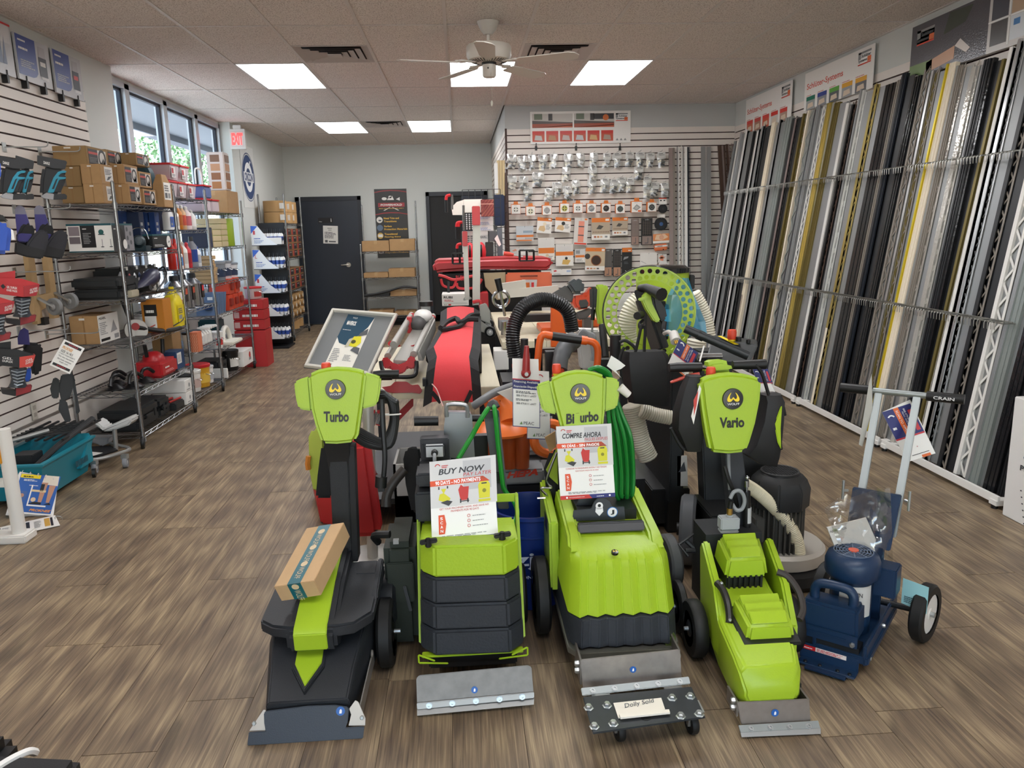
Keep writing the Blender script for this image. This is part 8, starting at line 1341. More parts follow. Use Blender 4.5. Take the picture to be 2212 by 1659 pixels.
bc=V((-.475,3.53,0)); MB(M('B4B2AC',.35,.5)).cyl(bc,V((-.45,3.56,.98)),.026,12).build('pole',t); MB(M('C6C4BE',.35,.5)).lathe([(.20,0),(.20,.006),(.15,.015),(.04,.022),(.001,.022)],bc,n=40).build('base',t); MB(M('3a3b3c',.5)).bx((-.50,3.53,.97),(-.40,3.58,1.05)).build('bracket',t,.004)
# lime bag and red case behind the Turbo machine
f=lambda x,y,d:Y(*k1(x,y),d); t=thing('red_case','red plastic machine case on the floor behind the Turbo stripper','case',(-.55,3.2,0)); rc=M('B92A2C',.42); b=MB(rc); pr=[Z(690,1135,0),Z(735,1140,0),Z(810,1125,0),Z(820,1090,0),Z(760,1045,0),Z(675,1070,0)]; b.loft([[p+V((0,0,z))for p in[c.lerp(sum(pr,V())/6,e)for c in pr]]for z,e in((0,.06),(.10,0),(.12,-.02),(.20,.0),(.23,.15))],sm=False); b.build('shell',t,.012); MB(rc).hexa([(-.60,3.45,.15),(-.42,3.45,.15),(-.42,3.6,.15),(-.60,3.6,.15)],[(-.56,3.45,.62),(-.45,3.45,.62),(-.45,3.55,.62),(-.56,3.55,.62)]).build('back_shell',t,.03); b=MB(lgrey); b.bx(pr[1]+V((-.02,-.012,.09)),pr[1]+V((.0,.0,.13))); b.build('latch',t)
t=thing('lime_bag','lime green and black equipment bag standing behind the Turbo head','bag',(-.63,3.3,.25)); b=MB(M('A9B84A',.7,bump=.3,bs=40)); b.loft([[f(x,y,3.3),f(x2,y,3.25),f(x2,y,3.5),f(x,y,3.55)]for x,x2,y in((770,900,1480),(725,900,1250),(715,880,900),(760,860,800))]); b.build('body',t,.015); b=MB(blackr); b.loft([[f(x,y,3.1),f(x2,y,3.1),f(x2,y,3.2),f(x,y,3.2)]for x,x2,y in((790,970,1540),(810,970,1300),(850,990,990))]); b.build('black_flap',t,.01); MB(M('C87A2A',.5)).tube([f(715,1100,3.28),f(705,1180,3.28),f(715,1240,3.28)],.012,6).build('strap',t)
# black cable coil
t=thing('cable_coil','coil of thick black cable with plug hanging beside the Turbo head','cable',(-.3,2.9,.6)); b=MB(M('17181A',.45))
for i in range(6):r=1+.08*i; b.tube(curve([f(1390,440+15*i,2.82+.012*i),f(1500+22*i,430+18*i,2.84),f(1580+12*i,560,2.84),f(1590+10*i,760,2.84),f(1500+15*i,930+12*i,2.82),f(1350,880+22*i,2.8),f(1210,800+22*i,2.78)],5),.011,7)
b.tube(curve([f(1490,500,2.78),f(1500,800,2.76),f(1520,1100,2.75),f(1505,1340,2.75)],6),.0095,7); b.build('cord',t); b=MB(black); p=f(1480,1390,2.75); b.cyl(p+V((.003,0,.03)),p+V((-.002,0,-.012)),.022,12).bx(p+V((-.012,-.01,-.028)),p+V((.012,.01,-.01))); b.build('plug',t); MB(WH).torus(f(1590,660,2.84),(0,.2,1),.034,.003,20,5).build('cable_tie',t)
# white tote of tools, corded case, backpack
t=thing('tool_tote','pale grey open bin full of tools under the front table','bin',(-.2,3.75,0)); x0,x1=-.36,.02; b=MB(M('A9A8A4',.45)); b.bx((x0,3.60,.0),(x1,3.612,.46)).bx((x0,3.88,0),(x1,3.892,.46)).bx((x0,3.60,0),(x0+.012,3.89,.46)).bx((x1-.012,3.6,0),(x1,3.89,.46)).bx((x0,3.6,.0),(x1,3.89,.3)); b.build('bin',t); b=MB(blackr); rr=random.Random(4); [b.tube([(rr.uniform(x0+.04,x1-.04),rr.uniform(3.64,3.85),.34),(rr.uniform(x0+.04,x1-.04),rr.uniform(3.64,3.85),.50)],rr.uniform(.015,.03),8)for i in range(9)]; b.build('dark_tools',t); b=MB(chrome); [b.tube([f(1335+55*i,770,3.95),f(1380+50*i,640,3.99)],.012,8)for i in range(3)]; b.build('chrome_rods',t); b=MB(rdp); [b.bx(f(1320+60*i,650,3.98),f(1360+60*i,610,4.0))for i in range(3)]; b.build('red_clamps',t)
t=thing('red_ramp','red triangular panel leaning under the front table','panel',(-.05,4.1,.3)); MB(M('A82630',.45)).prism([Y(*kg(760,935),4.05),Y(*kg(870,820),4.05),Y(*kg(870,760),4.05),Y(*kg(750,880),4.05)],(0,.01,0)).build('panel',t)
t=thing('hard_case','dark green black hard case with latch left of the stacked weights','case',(-.30,2.85,0)); oc_=M('20281F',.5,bump=.2,bs=150); x0,x1=-.325,-.205; MB(oc_).bx((x0,2.70,.02),(x1,3.0,.43)).build('shell',t,.025); MB(oc_).bx((x0+.012,2.69,.20),(x1-.01,2.702,.36)).build('panel',t,.004); b=MB(black); b.bx((x0-.012,2.76,.2),(x0,2.84,.27)).tube(curve([(x0-.02,2.75,.42),(x0-.03,2.72,.46),(x0+.03,2.70,.47)],4),.014,8); b.mat(zinc).bx((-.285,2.70,.43),(-.265,2.72,.445)); b.build('latch',t); MB(M('4a4c4e',.5)).tube([(-.232,2.685,.17),(-.25,2.68,.27)],.007,6).build('lever',t)
t=thing('backpack','black padded backpack behind the stacked weights','bag',(-.24,2.98,.3)); b=MB(blackr); g_=lambda x,y,d:Y(*k4(x,y),d); b.loft([[g_(x,y,3.02),g_(x2,y,3.0),g_(x2,y,3.15),g_(x,y,3.15)]for x,x2,y in((320,420,1230),(260,420,950),(235,420,700),(260,400,600),(320,390,575))]); b.build('body',t,.02); MB(M('2f2a26',.5)).tube(curve([g_(250,800,2.98),g_(140,930,2.96),g_(75,1050,2.95),g_(65,1170,2.94)],6),.02,10).build('hose',t)
# orange and grey HEPA extractor
km=crop(1000,840,3.173); f=lambda x,y,d:Y(*km(x,y),d); tro=M('A8481A',.3,alpha=.8); t=thing('dust_extractor','grey dust extractor with orange lid lettered HEPA','vacuum',(.3,3.45,0)); c=f(270,300,3.42); og=M('E8722C',.35); MB(og).lathe([(.135,-.012),(.14,0),(.11,.035),(.06,.06),(.001,.07)],V((c.x,3.42,f(270,275,3.42).z)),n=32).build('lid',t)
MB(og).tube(curve([f(180,130,3.40),f(250,90,3.42),f(300,140,3.4),f(320,230,3.36)],6),.045,12).build('duct',t)
for x in(315,405,200):MB(tro).lathe([(.032,0),(.044,.17)],f(x,540,3.36 if x!=200 else 3.42),n=16).build('amber_cone',t)
b=MB(M('8F9090',.45)); b.hexa([f(60,480,3.5),f(640,440,3.5),f(640,440,3.72),f(60,480,3.72)],[f(200,150,3.6),f(640,190,3.6),f(640,190,3.7),f(200,150,3.7)]); b.build('back_shell',t,.02); bz=f(300,660,3.36); bz2=f(300,560,3.36); MB(M('8A8C8D',.45)).bx((f(200,600,3.36).x,3.36,bz.z),(f(560,600,3.36).x,3.62,bz2.z)).build('base_band',t,.01); MB(M('1d1e20',.5)).bx((f(210,600,3.36).x,3.38,.02),(f(550,600,3.36).x,3.64,bz.z-.002)).build('chassis',t,.01)
P=Panel(f(300,615,3.359),f(515,590,3.359)-f(300,615,3.359),f(300,570,3.359)-f(300,615,3.359)); P.text('HEPA',0,0,1,1,M('C83A22',.4),shear=.25,bold=.05); P.n=V((0,-1,0)); P.done(t,'lettering'); b=MB(og); b.torus(f(590,340,3.34),(.2,-1,0),.07,.022,28,8); b.build('round_filter',t); MB(M('6A6C6E',.4)).tube(curve([f(70,120,3.3),f(130,80,3.3),f(210,30,3.35),f(340,-20,3.45)],5),.018,10).build('handle_bar',t); MB(M('E6E2DA',.5)).prism([f(235,25,3.3),f(340,-10,3.34),f(345,95,3.34)],(0,.004,0)).build('flyer',t)
t=thing('blue_bucket','dark blue waste bucket with white logo between the two strippers','bucket',(.25,3.05,0)); bb_=M('122F7A',.4); bcn=V((.255,3.08,0)); MB(bb_).lathe([(.12,.0),(.13,.004),(.155,.40),(.165,.405),(.165,.42),(.152,.42),(.148,.40),(.12,.02),(.001,.02)],bcn,n=36).build('pail',t); b=MB(bb_); b.torus(bcn+V((0,0,.33)),(0,0,1),.152,.006,32,6); b.build('rim_band',t)
P=Panel(bcn+V((-.09,-.1565,.17)),(.16,.0,0),(0,.010,.10)); P.n=V((0,-1,0)); P.text('zju',.1,.25,.95,.95,M('C9D2E8',.4),3,bold=.02); P.text('BELONGS TO',.0,-.12,1,.02,M('C9D2E8',.4),3,bold=.02); P.done(t,'logo')
t=thing('lime_tool_bag','black and lime folded bag behind the COMPRE AHORA sign','bag',(.3,3.0,.35)); f7=lambda x,y,d:Y(*k7(x,y),d); b=MB(blackr); b.loft([[f7(x,y,3.0),f7(x2,y,2.98),f7(x2,y,3.1),f7(x,y,3.12)]for x,x2,y in((230,330,1640),(190,330,1440),(170,330,1230),(240,330,1030))]); b.build('body',t,.015); MB(M('9DB32E',.6)).prism([f7(195,1250,2.975),f7(310,1020,2.975),f7(318,1400,2.975),f7(230,1320,2.975)],(0,.01,0)).build('lime_panel',t); MB(chrome).tube(curve([f7(305,1060,2.95),f7(200,1350,2.94),f7(250,1430,2.94),f7(140,1440,2.94),f7(210,1530,2.94),f7(100,1545,2.94)],6),.005,6).build('wire_hook',t); MB(card).prism([f7(180,905,3.0),f7(290,840,3.0),f7(300,1000,3.0),f7(230,1060,3.0)],(0,.01,0)).build('cardboard',t)
# finance cards
peac_tag('tall Financing Available card hanging under the red lever',pxs(kd,[(400,2020),(750,2045),(730,1160),(395,1150)]),(.25,3.12,.95),(0,-1,.1),1,(.2,3.12,.8)); peac_tag('second finance card, half hidden behind the Financing Available one',pxs(kd,[(580,2180),(880,2190),(865,1318),(600,1300)]),(.3,3.2,.95),(0,-1,.1),1,(.28,3.2,.78))
t=thing('lever_tool','dark red lever standing above the Financing Available card','lever',Y(*kd(565,1340),3.09)); p,q_=Y(*kd(570,1340),3.09),Y(*kd(578,990),3.09); MB(M('9B2A2A',.4)).tube([p,p.lerp(q_,.5),q_],[.017,.015,.009],12).ball(p,.021,12).build('lever',t); MB(lgrey).lathe([(.008,0),(.008,.006)],p+V((0,-.022,0)),(0,-1,0),12).build('screw',t)
peac_tag('blue finance tag reading SCAN TO APPLY behind the black bag',pxs(kf,[(1000,1170),(1210,1330),(1330,1045),(1130,890)]),(1.1,3.25,.95),(0,-1,.2),0,(1.1,3.25,.85)); peac_tag('small finance tag behind the Vario head on the right',pxs(k8,[(1190,830),(1350,830),(1200,560),(1100,570)]),(1.15,2.95,.9),(0,-1,.1),0,(1.1,2.95,.85))
t=thing('price_tag','curled white tag with red print beside the green cable','tag',Y(*k7(900,150),2.9)); MB(WH).prism([Y(*k7(*p),2.9)for p in((880,40),(960,90),(1030,145),(985,180),(930,200),(990,280),(940,230),(835,150))],(0,.003,0)).build('card',t); t=thing('price_tag','long narrow white tag hanging left of the Vario head','tag',Y(*k8(490,900),2.66)); MB(WH).prism([Y(*k8(*p),2.66)for p in((480,1155),(455,1070),(540,740),(560,780),(520,960))],(0,.002,0)).build('card',t); MB(M('C84A42',.5)).prism([Y(*k8(*p),2.658)for p in((485,1060),(480,900),(530,800),(510,960))],(0,.001,0)).build('print',t); MB(WH).tube([Y(*k8(590,330),2.75),Y(*k8(545,490),2.7)],.003,5).build('cable_tie',t)
# orange dust machine with black hose
f=lambda x,y,d:Y(*kd(x,y),d); t=thing('hose_vacuum','orange handled vacuum with looping black ribbed hose','vacuum',(.6,3.9,0)); MB(M('141416',.4)).hose([f(430,1130,3.9),f(400,900,3.9),f(430,700,3.92),f(540,500,3.95),f(740,400,4.0),f(960,430,4.02),f(1110,560,4.03),f(1160,800,4.04)],.034,.0045,.012,14).build('ribbed_hose',t); ogp=M('E06020',.35); MB(ogp).tube(curve([f(710,1300,3.6),f(745,950,3.6),f(790,850,3.6),f(900,860,3.6),f(1330,920,3.6),f(1450,960,3.6),f(1490,1060,3.6),f(1480,1250,3.6)],6),.017,12).build('handle_tube',t); MB(black).tube([f(905,865,3.6),f(1275,915,3.6)],.021,12).build('grip',t); MB(ogp).tube([f(1275,915,3.6),f(1350,925,3.6)],.021,12).build('collar',t)
MB(M('5A5C5E',.45)).tube(curve([f(1180,920,3.75),f(1080,1000,3.7),f(1020,1130,3.66),f(1000,1300,3.62)],6),[.045]*6+[.042]*6+[.038]*7,14).build('duct',t); MB(M('C84A30',.45)).cyl(f(985,1380,3.62),f(990,1270,3.62),.032,14,.026).build('red_spout',t)
b=MB(M('1b1c1e',.5)); b.lathe([(.12,.25),(.13,.28),(.13,.72),(.12,.74),(.001,.74)],f(1210,1500,3.95)-V((0,0,f(1210,1500,3.95).z)),n=24).bx(f(830,1400,3.7),f(960,1040,3.76)).bx(f(1520,1600,3.7),f(1640,1140,3.76)).cyl(f(550,1150,3.8),f(548,900,3.8),.02,10).cyl(f(720,1150,3.85),f(715,900,3.85),.015,10).cyl(f(1710,1200,3.6),f(1715,850,3.6),.026,12).bx((.38,3.7,.0),(.9,4.1,.3)); b.build('body',t)
MB(M('C9C7C2',.45)).hexa([f(1230,780,4.2),f(1520,790,4.2),f(1560,1300,4.2),f(1280,1300,4.2)],[p+V((0,.1,0))for p in(f(1230,780,4.2),f(1520,790,4.2),f(1560,1300,4.2),f(1280,1300,4.2))]).build('white_shell',t,.01); b=MB(M('9A9C9E',.4)); [b.tube(curve([f(1250+8*i,850+14*i,4.12),f(1310+8*i,790+10*i,4.11),f(1390+12*i,880,4.1),f(1440-5*i,1180,4.1)],5),.009,6)for i in range(6)]; b.build('grey_cable',t)
# saws on the back table
t=thing('tile_saw','orange tile saw with vertical guard on the back table','saw',(.78,5.7,TZ)); MB(ogp).hexa([f(890,1010,5.5),f(1080,1000,5.5),f(1090,600,5.5),f(895,470,5.5)],[p+V((0,.06,0))for p in(f(890,1010,5.5),f(1060,1000,5.5),f(1090,640,5.5),f(895,470,5.5))]).build('guard',t,.006); b=MB(ogp); b.bx(f(765,840,5.55),f(890,685,5.9)).bx((f(1220,750,6.2).x,6.2,TZ+.003),(f(1510,750,6.2).x,6.5,TZ+.06)); b.build('tray',t,.006); MB(dgrey).bx((f(900,600,5.6).x,5.62,TZ+.01),(f(1500,600,5.6).x,5.66,TZ+.03)).build('rail',t)
t=thing('power_cutter','grey and orange power cutter standing on the back table','saw',(1.1,6.1,TZ)); kd2=lambda*L:pxs(kd,L); slab('blade_arm',t,M('4C4B4A',.45),kd2((890,330),(1090,210),(1180,300),(1170,440),(1090,420),(960,350)),(1,6.0,1),(0,-1,.1),.06,.01); slab('engine_cover',t,M('3C4346',.4),kd2((1090,195),(1220,115),(1320,165),(1320,260),(1300,320),(1180,325),(1140,260)),(1,5.95,1),(0,-1,.1),.15,.02); slab('engine',t,M('C8431E',.4),kd2((1180,350),(1330,330),(1420,210),(1430,420),(1390,510),(1220,535),(1170,440)),(1,5.97,1),(0,-1,.1),.16,.02); slab('starter_grille',t,M('3a3c3c',.5),kd2((1240,390),(1350,380),(1390,440),(1370,500),(1260,515),(1230,450)),(1,5.965,1),(0,-1,.1),.02,.01); slab('lower_guard',t,M('4a4544',.45),kd2((1200,570),(1400,500),(1420,560),(1340,650),(1240,660)),(1,6.0,1),(0,-1,.1),.08,.01); MB(M('4a4544',.45)).bx((f(1300,660,6.05).x,6.0,TZ),(f(1400,660,6.05).x,6.1,f(1300,640,6.0).z)).build('foot',t)
t=thing('rail_cutter','chrome hand tile cutter with black lever on the back table','tile cutter',(.5,5.9,TZ)); b=MB(chrome); b.bx(f(230,800,5.75),f(350,620,5.95)).bar(f(270,700,5.8),f(860,640,6.3),.05,.015).tube([f(300,610,5.8),f(240,290,5.8)],.012,8).tube([f(280,850,5.75),f(285,680,5.75)],.02,8); b.build('carriage',t,.004); MB(black).tube([f(242,290,5.8),f(205,130,5.8)],[.022,.026],10).build('lever_grip',t); b=MB(chrome); b.torus(f(250,390,5.85),(0,1,0),.06,.012,24,8); b.build('ring',t); MB(black).bx(f(500,690,6.0),f(890,570,6.1)).build('bed',t)
for i,(a,c,lb)in enumerate((((250,270),(560,220),'short white channel slanting over the hand tile cutter'),((210,330),(980,270),'long white channel lying behind the hand tile cutter'))):b=MB(M('D9D5CA',.5)); b.bar(f(*a,6.4),f(*c,6.5),.03,.1 if i==0 else .07); b.build('white_channel',None,label=lb,cat='channel')
t=cartonbox('white carton with barcode and red print below the back table edge',f(165,1080,5.5).x,f(345,1080,5.5).x,5.5,5.7,.56,.70,WH,tape=False); P=Panel((f(165,0,5.5).x,5.499,.56),(.18*3,0,0),(0,0,.14)); P.text('PEARL',.2,.1,.5,.3,M('C8302E',.4),bold=.02); P.rect(.25,.5,.45,.85,dq); P.done(t)
for i in range(4):MB(M(('1b1d22','5A5C60','1d2434','2a2b30')[i],.4)).bx((.25,5.0+.0,.12+.13*i),(.95,5.35,.18+.13*i)).build('rail_stock',None,label='dark flat rail in the rack under the back table, %s from the floor'%ordn[i],cat='rail')
# lime tool and perforated disc guard, lime vacuum
f=lambda x,y,d:Y(*kf(x,y),d); t=thing('lime_handle_tool','lime and black upright handle left of the perforated disc','power tool',f(240,740,4.0)); slab('handle',t,limef,pxs(kf,[(190,285),(290,280),(350,320),(350,400),(290,520),(280,740),(230,745),(200,560),(210,340)]),(.95,4.1,1.1),(0,-1,.1),.06,.01); slab('cover',t,black,pxs(kf,[(145,310),(215,315),(200,560),(150,560)]),(.95,4.1,1.1),(0,-1,.1),.08,.01); MB(black).tube([f(165,560,4.15),f(155,680,4.15)],.012,8).build('rod',t); MB(zinc).tube([f(155,680,4.15),f(150,820,4.15)],.006,8).build('rod_end',t); MB(black).tube([f(265,740,4.1),f(300,1100,4.0)],.02,8).build('leg',t)
t=thing('disc_guard_machine','lime perforated disc guard on a dark upright machine','machine',(1.05,3.75,0)); cc=f(795,600,3.85); nd=V((-.12,-1,.05)).normalized(); e1=V((0,0,1)).cross(nd).normalized()*-1; e1=nd.cross(V((0,0,1))).normalized(); e2=e1.cross(nd).normalized(); Ro=(f(1300,600,3.85)-f(290,600,3.85)).length/2; Ri=Ro*.71; b=MB(M('A3C12C',.4)); n=30
# ring pierced by two rows of round holes, built as webs between the holes
pt=lambda r,a,d=0:cc+e1*(r*math.cos(a))+e2*(r*math.sin(a))-nd*d
def hole_ring(b,r0,r1,n,ph):
    for i in range(n):
        a0,a1=2*PI*(i+ph)/n,2*PI*(i+1+ph)/n; am,rm=(a0+a1)/2,(r0+r1)/2; hr=min((r1-r0),rm*(a1-a0))*.40; K=12; inner=[(rm+hr*math.cos(2*PI*k/K),am+hr*math.sin(2*PI*k/K)/rm)for k in range(K)]; outer=[(r1,am),(r1,am+(a1-am)*.55),(r1,a1),(rm,a1),(r0,a1),(r0,am+(a1-am)*.55),(r0,am),(r0,am-(am-a0)*.55),(r0,a0),(rm,a0),(r1,a0),(r1,am-(am-a0)*.55)]
        o_=[pt(r,a)for r,a in outer]; i_=[pt(r,a)for r,a in inner]; b.loft([o_,i_,[p+nd*-.006 for p in i_],[p+nd*-.006 for p in o_]],cap=False,sm=False)
hole_ring(b,Ri,(Ri+Ro*.97)/2,34,.5); hole_ring(b,(Ri+Ro*.97)/2,Ro*.97,34,0); b.build('perforated_ring',t)
b=MB(limef); K=64
for r0,r1,d0,d1 in((Ro*.97,Ro*1.0,-.004,.05),):b.loft([[pt(r,2*PI*k/K,d)for k in range(K)]for r,d in((r0,d0),(r1,d0),(r1,d1),(r0,d1))],cap=False,loop=True)
b.build('rim',t); b=MB(black); b.loft([[pt(r,2*PI*k/K,d)for k in range(K)]for r,d in((Ro,.03),(Ro*1.02,.03),(Ro*1.02,.06),(Ro,.06))],cap=False,loop=True); b.build('rubber_edge',t)
MB(M('1C2022',.5)).bar(f(930,1010,3.55),f(700,330,3.62),.07,.05).build('post',t,.004); MB(M('3a3733',.5)).bar(f(870,1010,3.53),f(690,450,3.60),.015,.05).build('post_side',t)
slab('control_head',t,limef,pxs(kf,[(720,420),(780,350),(810,400),(830,500),(920,690),(900,710),(850,700),(760,560),(720,470)]),(1.0,3.50,1.1),(0,-1,.1),.05,.01); slab('control_box',t,black,pxs(kf,[(820,400),(900,430),(980,560),(1000,660),(910,710),(840,540)]),(1.0,3.53,1.1),(0,-1,.1),.06,.01); MB(black).tube([f(690,325,3.6),f(760,320,3.55),f(930,395,3.42)],[.018,.02,.03],12).build('grip',t); slab('lever',t,limef,pxs(kf,[(665,440),(760,410),(780,420),(720,465),(675,465)]),(1.0,3.48,1.1),(0,-1,.1),.01,.003); b=MB(black); b.cyl(f(700,620,3.5),f(655,635,3.45),.018,12).tube(curve([f(720,680,3.5),f(685,720,3.48),f(690,770,3.48),f(740,750,3.48)],5),.008,6).tube(curve([f(960,700,3.5),f(950,800,3.48),f(970,830,3.45)],5),.012,8); b.build('hook',t)
b=MB(M('C9C6C0',.4)); b.tube(curve([f(960,830,3.45),f(1010,815,3.4),f(1060,850,3.38)],5),.01,8).cyl(f(1060,830,3.38),f(1090,920,3.34),.021,14,.024).mat(M('C9A04A',.3,.9)).cyl(f(1080,910,3.34),f(1090,945,3.335),.006,8).cyl(f(1100,905,3.34),f(1108,940,3.335),.006,8); b.build('plug',t)
b=MB(M('16181a',.5)); b.bx((.95,3.75,.03),(1.15,4.3,.22)).bx((1.0,3.60,.2),(1.06,3.66,.95)).bx((1.02,3.7,.0),(1.10,4.2,.7)); b.build('frame',t,.005)
t=thing('lime_vacuum','tall lime vacuum with black domed lid behind the perforated disc','vacuum',(1.45,4.9,0)); c=f(940,130,4.9); c.z=0; zt=f(940,85,4.75).z; zr=f(940,150,4.7).z; w=(f(1240,150,4.7)-f(640,150,4.7)).length/2; MB(limef).lathe([(w*.92,.35),(w*.95,.4),(w,zr)],c,n=32).build('drum',t); MB(M('14181A',.15,coat=.6)).lathe([(w*1.03,zr-.01),(w*1.05,zr+.02),(w*1.0,zt-.02),(w*.85,zt),(.001,zt+.005)],c,n=36).build('lid',t); MB(black).bx(c+V((w,-.05,zr-.12)),c+V((w+.03,.05,zr-.03))).build('latch',t,.005); MB(M('1b1c1e',.5)).lathe([(w*.9,.05),(w*.9,.35)],c,n=28).build('dark_base',t); MB(black).bx((c.x-w*.75,4.5,.6),(c.x-w*.35,4.64,1.12)).build('motor',t,.02); MB(M('DEDDDA',.5)).prism([f(430,570,4.3),f(530,590,4.3),f(580,370,4.3),f(480,400,4.3)],(0,.004,0)).build('paper',t)
blp=M('3F9CC0',.18,alpha=.72); b=MB(blp); rows=[[f(x0+(x1-x0)*i/6,y,4.25+.03*math.sin(i*2+y))for i in range(7)]for x0,x1,y in((1110,1230,210),(1000,1290,400),(960,1360,560),(960,1420,700),(950,1440,860))]; b.loft(rows,cap=False,closed=False); b.flat=1; b.build('plastic_cover',None,label='crumpled clear blue plastic cover over the lime vacuum',cat='plastic cover')
hm=M('D9D3C0',.4)
for i,(pts,d,r,lb)in enumerate((([(560,940),(540,750),(590,560),(690,440)],4.0,.045,'cream ribbed hose inside the perforated disc'),([(1300,370),(1400,560),(1450,720),(1470,860)],4.4,.03,'cream ribbed hose hanging right of the blue plastic cover'),([(1340,1080),(1320,980),(1330,900)],4.2,.05,'wide cream ribbed hose below the blue plastic cover'))):MB(hm).hose([f(*p,d)for p in pts],r,.005,.014,14).build('ribbed_hose',None,label=lb,cat='hose')
f=lambda x,y,d:Y(*kh(x,y),d)
for pts,d,r,lb in(([(985,900),(1010,1000),(1040,1120),(1090,1230)],3.55,.045,'grey ribbed hose standing right of the green cable'),([(1040,930),(1130,960),(1230,980)],3.5,.032,'grey ribbed hose crossing under the black hanging bag')):MB(M('B9B3A2',.4)).hose([f(*p,d)for p in pts],r,.004,.011,14).build('ribbed_hose',None,label=lb,cat='hose')
# black bags
def fbag(label,secs,y,th,straps=(),trims=(),m=None):
    t=thing('hanging_bag',label,'bag',f(*secs[-1][0],y)if 0 else Y(*secs[-1][0],y)); n=len(secs); b=MB(m or M('19191B',.6,bump=1.0,bs=22)); rg=[]
    for i,(a,c)in enumerate(secs):k=th*(.45+.55*math.sin(PI*min(1,(i+.4)/(n-.6)))); A,B_=Y(*a,y),Y(*c,y); m0=A.lerp(B_,.5); rg.append([A,A.lerp(B_,.12)+V((0,-k*.4,0)),m0+V((0,-k*.5,0)),A.lerp(B_,.88)+V((0,-k*.4,0)),B_,A.lerp(B_,.85)+V((0,k*.5,0)),A.lerp(B_,.15)+V((0,k*.5,0))])
    b.loft(rg); b.build('body',t)
    for s in straps:MB(M('101012',.7)).tube(curve([Y(*p,y-.02)for p in s],6),.007,6).build('strap',t)
    for s,c in trims:slab('trim',t,c,s,(0,y-th*.5,.8),(0,-1,0),.01,.003)
    return t
fbag('black soft bag hanging by two handles from the dark upright machine',[(kf(500,1030),kf(960,1020)),(kf(480,1120),kf(1010,1090)),(kf(490,1300),kf(1025,1300)),(kf(530,1500),kf(1020,1500)),(kf(560,1600),kf(1010,1640))],3.3,.12,[[kf(600,1150),kf(650,980),kf(700,760),kf(720,740)],[kf(740,1200),kf(735,980),kf(745,800),kf(730,740)],[kf(460,930),kf(520,910),kf(600,960),kf(650,1020)],[kf(440,1250),kf(470,1080),kf(510,985)]])
fbag('black drawstring bag left of the Vario head',[(k8(400,640),k8(560,640)),(k8(330,780),k8(590,780)),(k8(260,1000),k8(600,1000)),(k8(250,1180),k8(600,1200)),(k8(330,1330),k8(580,1330)),(k8(380,1430),k8(560,1430))],2.80,.10,[[k8(240,1190),k8(300,1310),k8(350,1390),k8(380,1420)]])
fbag('black and lime zipped bag right of the Vario head',[(k8(1190,840),k8(1400,830)),(k8(1190,900),k8(1425,900)),(k8(1150,1100),k8(1410,1100)),(k8(1060,1350),k8(1400,1330)),(k8(980,1450),k8(1390,1500)),(k8(1150,1560),k8(1360,1590))],2.86,.12,[[k8(1130,520),k8(1200,620),k8(1270,840)],[k8(1420,960),k8(1440,1060)],[k8(1340,1130),k8(1380,1300),k8(1400,1420)]],[(pxs(k8,[(1330,1150),(1400,980),(1415,960),(1400,1200),(1405,1420),(1370,1350)]),M('A6C51C',.6))])
t=thing('clear_packet','small clear packet with grey part between the wheels and drawstring bag','packet',Y(1472,1035,3.6)); MB(M('C9C5BE',.3)).prism([Y(1463,1050,3.6),Y(1486,1050,3.6),Y(1484,985,3.6),Y(1463,985,3.6)],(0,.01,0)).build('bag',t); MB(dgrey).prism([Y(1466,1020,3.595),Y(1482,1018,3.595),Y(1478,998,3.595)],(0,.004,0)).build('part',t)
# red tub, cutter stands and goods at the second door
f=lambda x,y,d:Y(*ke(x,y),d); t=thing('red_tub','wide red plastic tray lying across a stand before the second door','tray',(.1,8.0,.9)); b=MB(M('B5262E',.4)); pr=[(180,820),(250,785),(800,765),(1110,755),(1560,755),(1645,775),(1620,860),(1560,900),(800,895),(300,930),(210,945)]; b.loft([[f(x,y,7.75)for x,y in pr],[f(x,y,7.78)+V((0,.6,0))for x,y in pr]],sm=False); b.build('tray',t,.03,3); MB(M('1d1d20',.5)).bx((f(300,900,7.8).x,7.9,0),(f(1500,900,7.8).x,8.3,f(300,940,7.8).z-.01)).build('stand',t)
MB(M('B9A98A',.6)).prism([f(800,940,7.72),f(1060,930,7.72),f(1060,1250,7.72),f(960,1260,7.72),(f(820,1100,7.72))],(0,.02,0)).build('plywood_panel',None,label='tan plywood panel below the red plastic tray',cat='panel')
t=thing('tool_tote_bag','black tool bag with red piping below the red plastic tray','bag',f(520,1150,7.6)); b=MB(blackr); b.loft([[f(250,950,7.6),f(800,940,7.6),f(800,940,7.85),f(250,950,7.85)],[f(290,1180,7.6),f(780,1180,7.6),f(780,1180,7.85),f(290,1180,7.85)]]); b.build('body',t,.02); b=MB(M('C8363C',.5)); [b.tube(curve([f(*p,7.58)for p in L],6),.014,6)for L in([(260,965),(330,980),(450,1020),(620,985),(760,960)],[(290,1010),(320,1090),(430,1110),(470,1030)],[(480,1060),(510,1120),(700,1110),(780,1010)])]; b.build('red_piping',t); MB(M('202022',.7)).tube(curve([f(380,1040,7.55),f(390,1200,7.5),f(470,1290,7.45),f(560,1290,7.4)],5),.014,6).build('strap',t); P=Panel(f(470,1030,7.57),f(560,1030,7.57)-f(470,1030,7.57),(0,0,.05)); P.text('RUBI',0,0,1,1,M('C8363C',.5),bold=.02); P.done(t,'lettering')
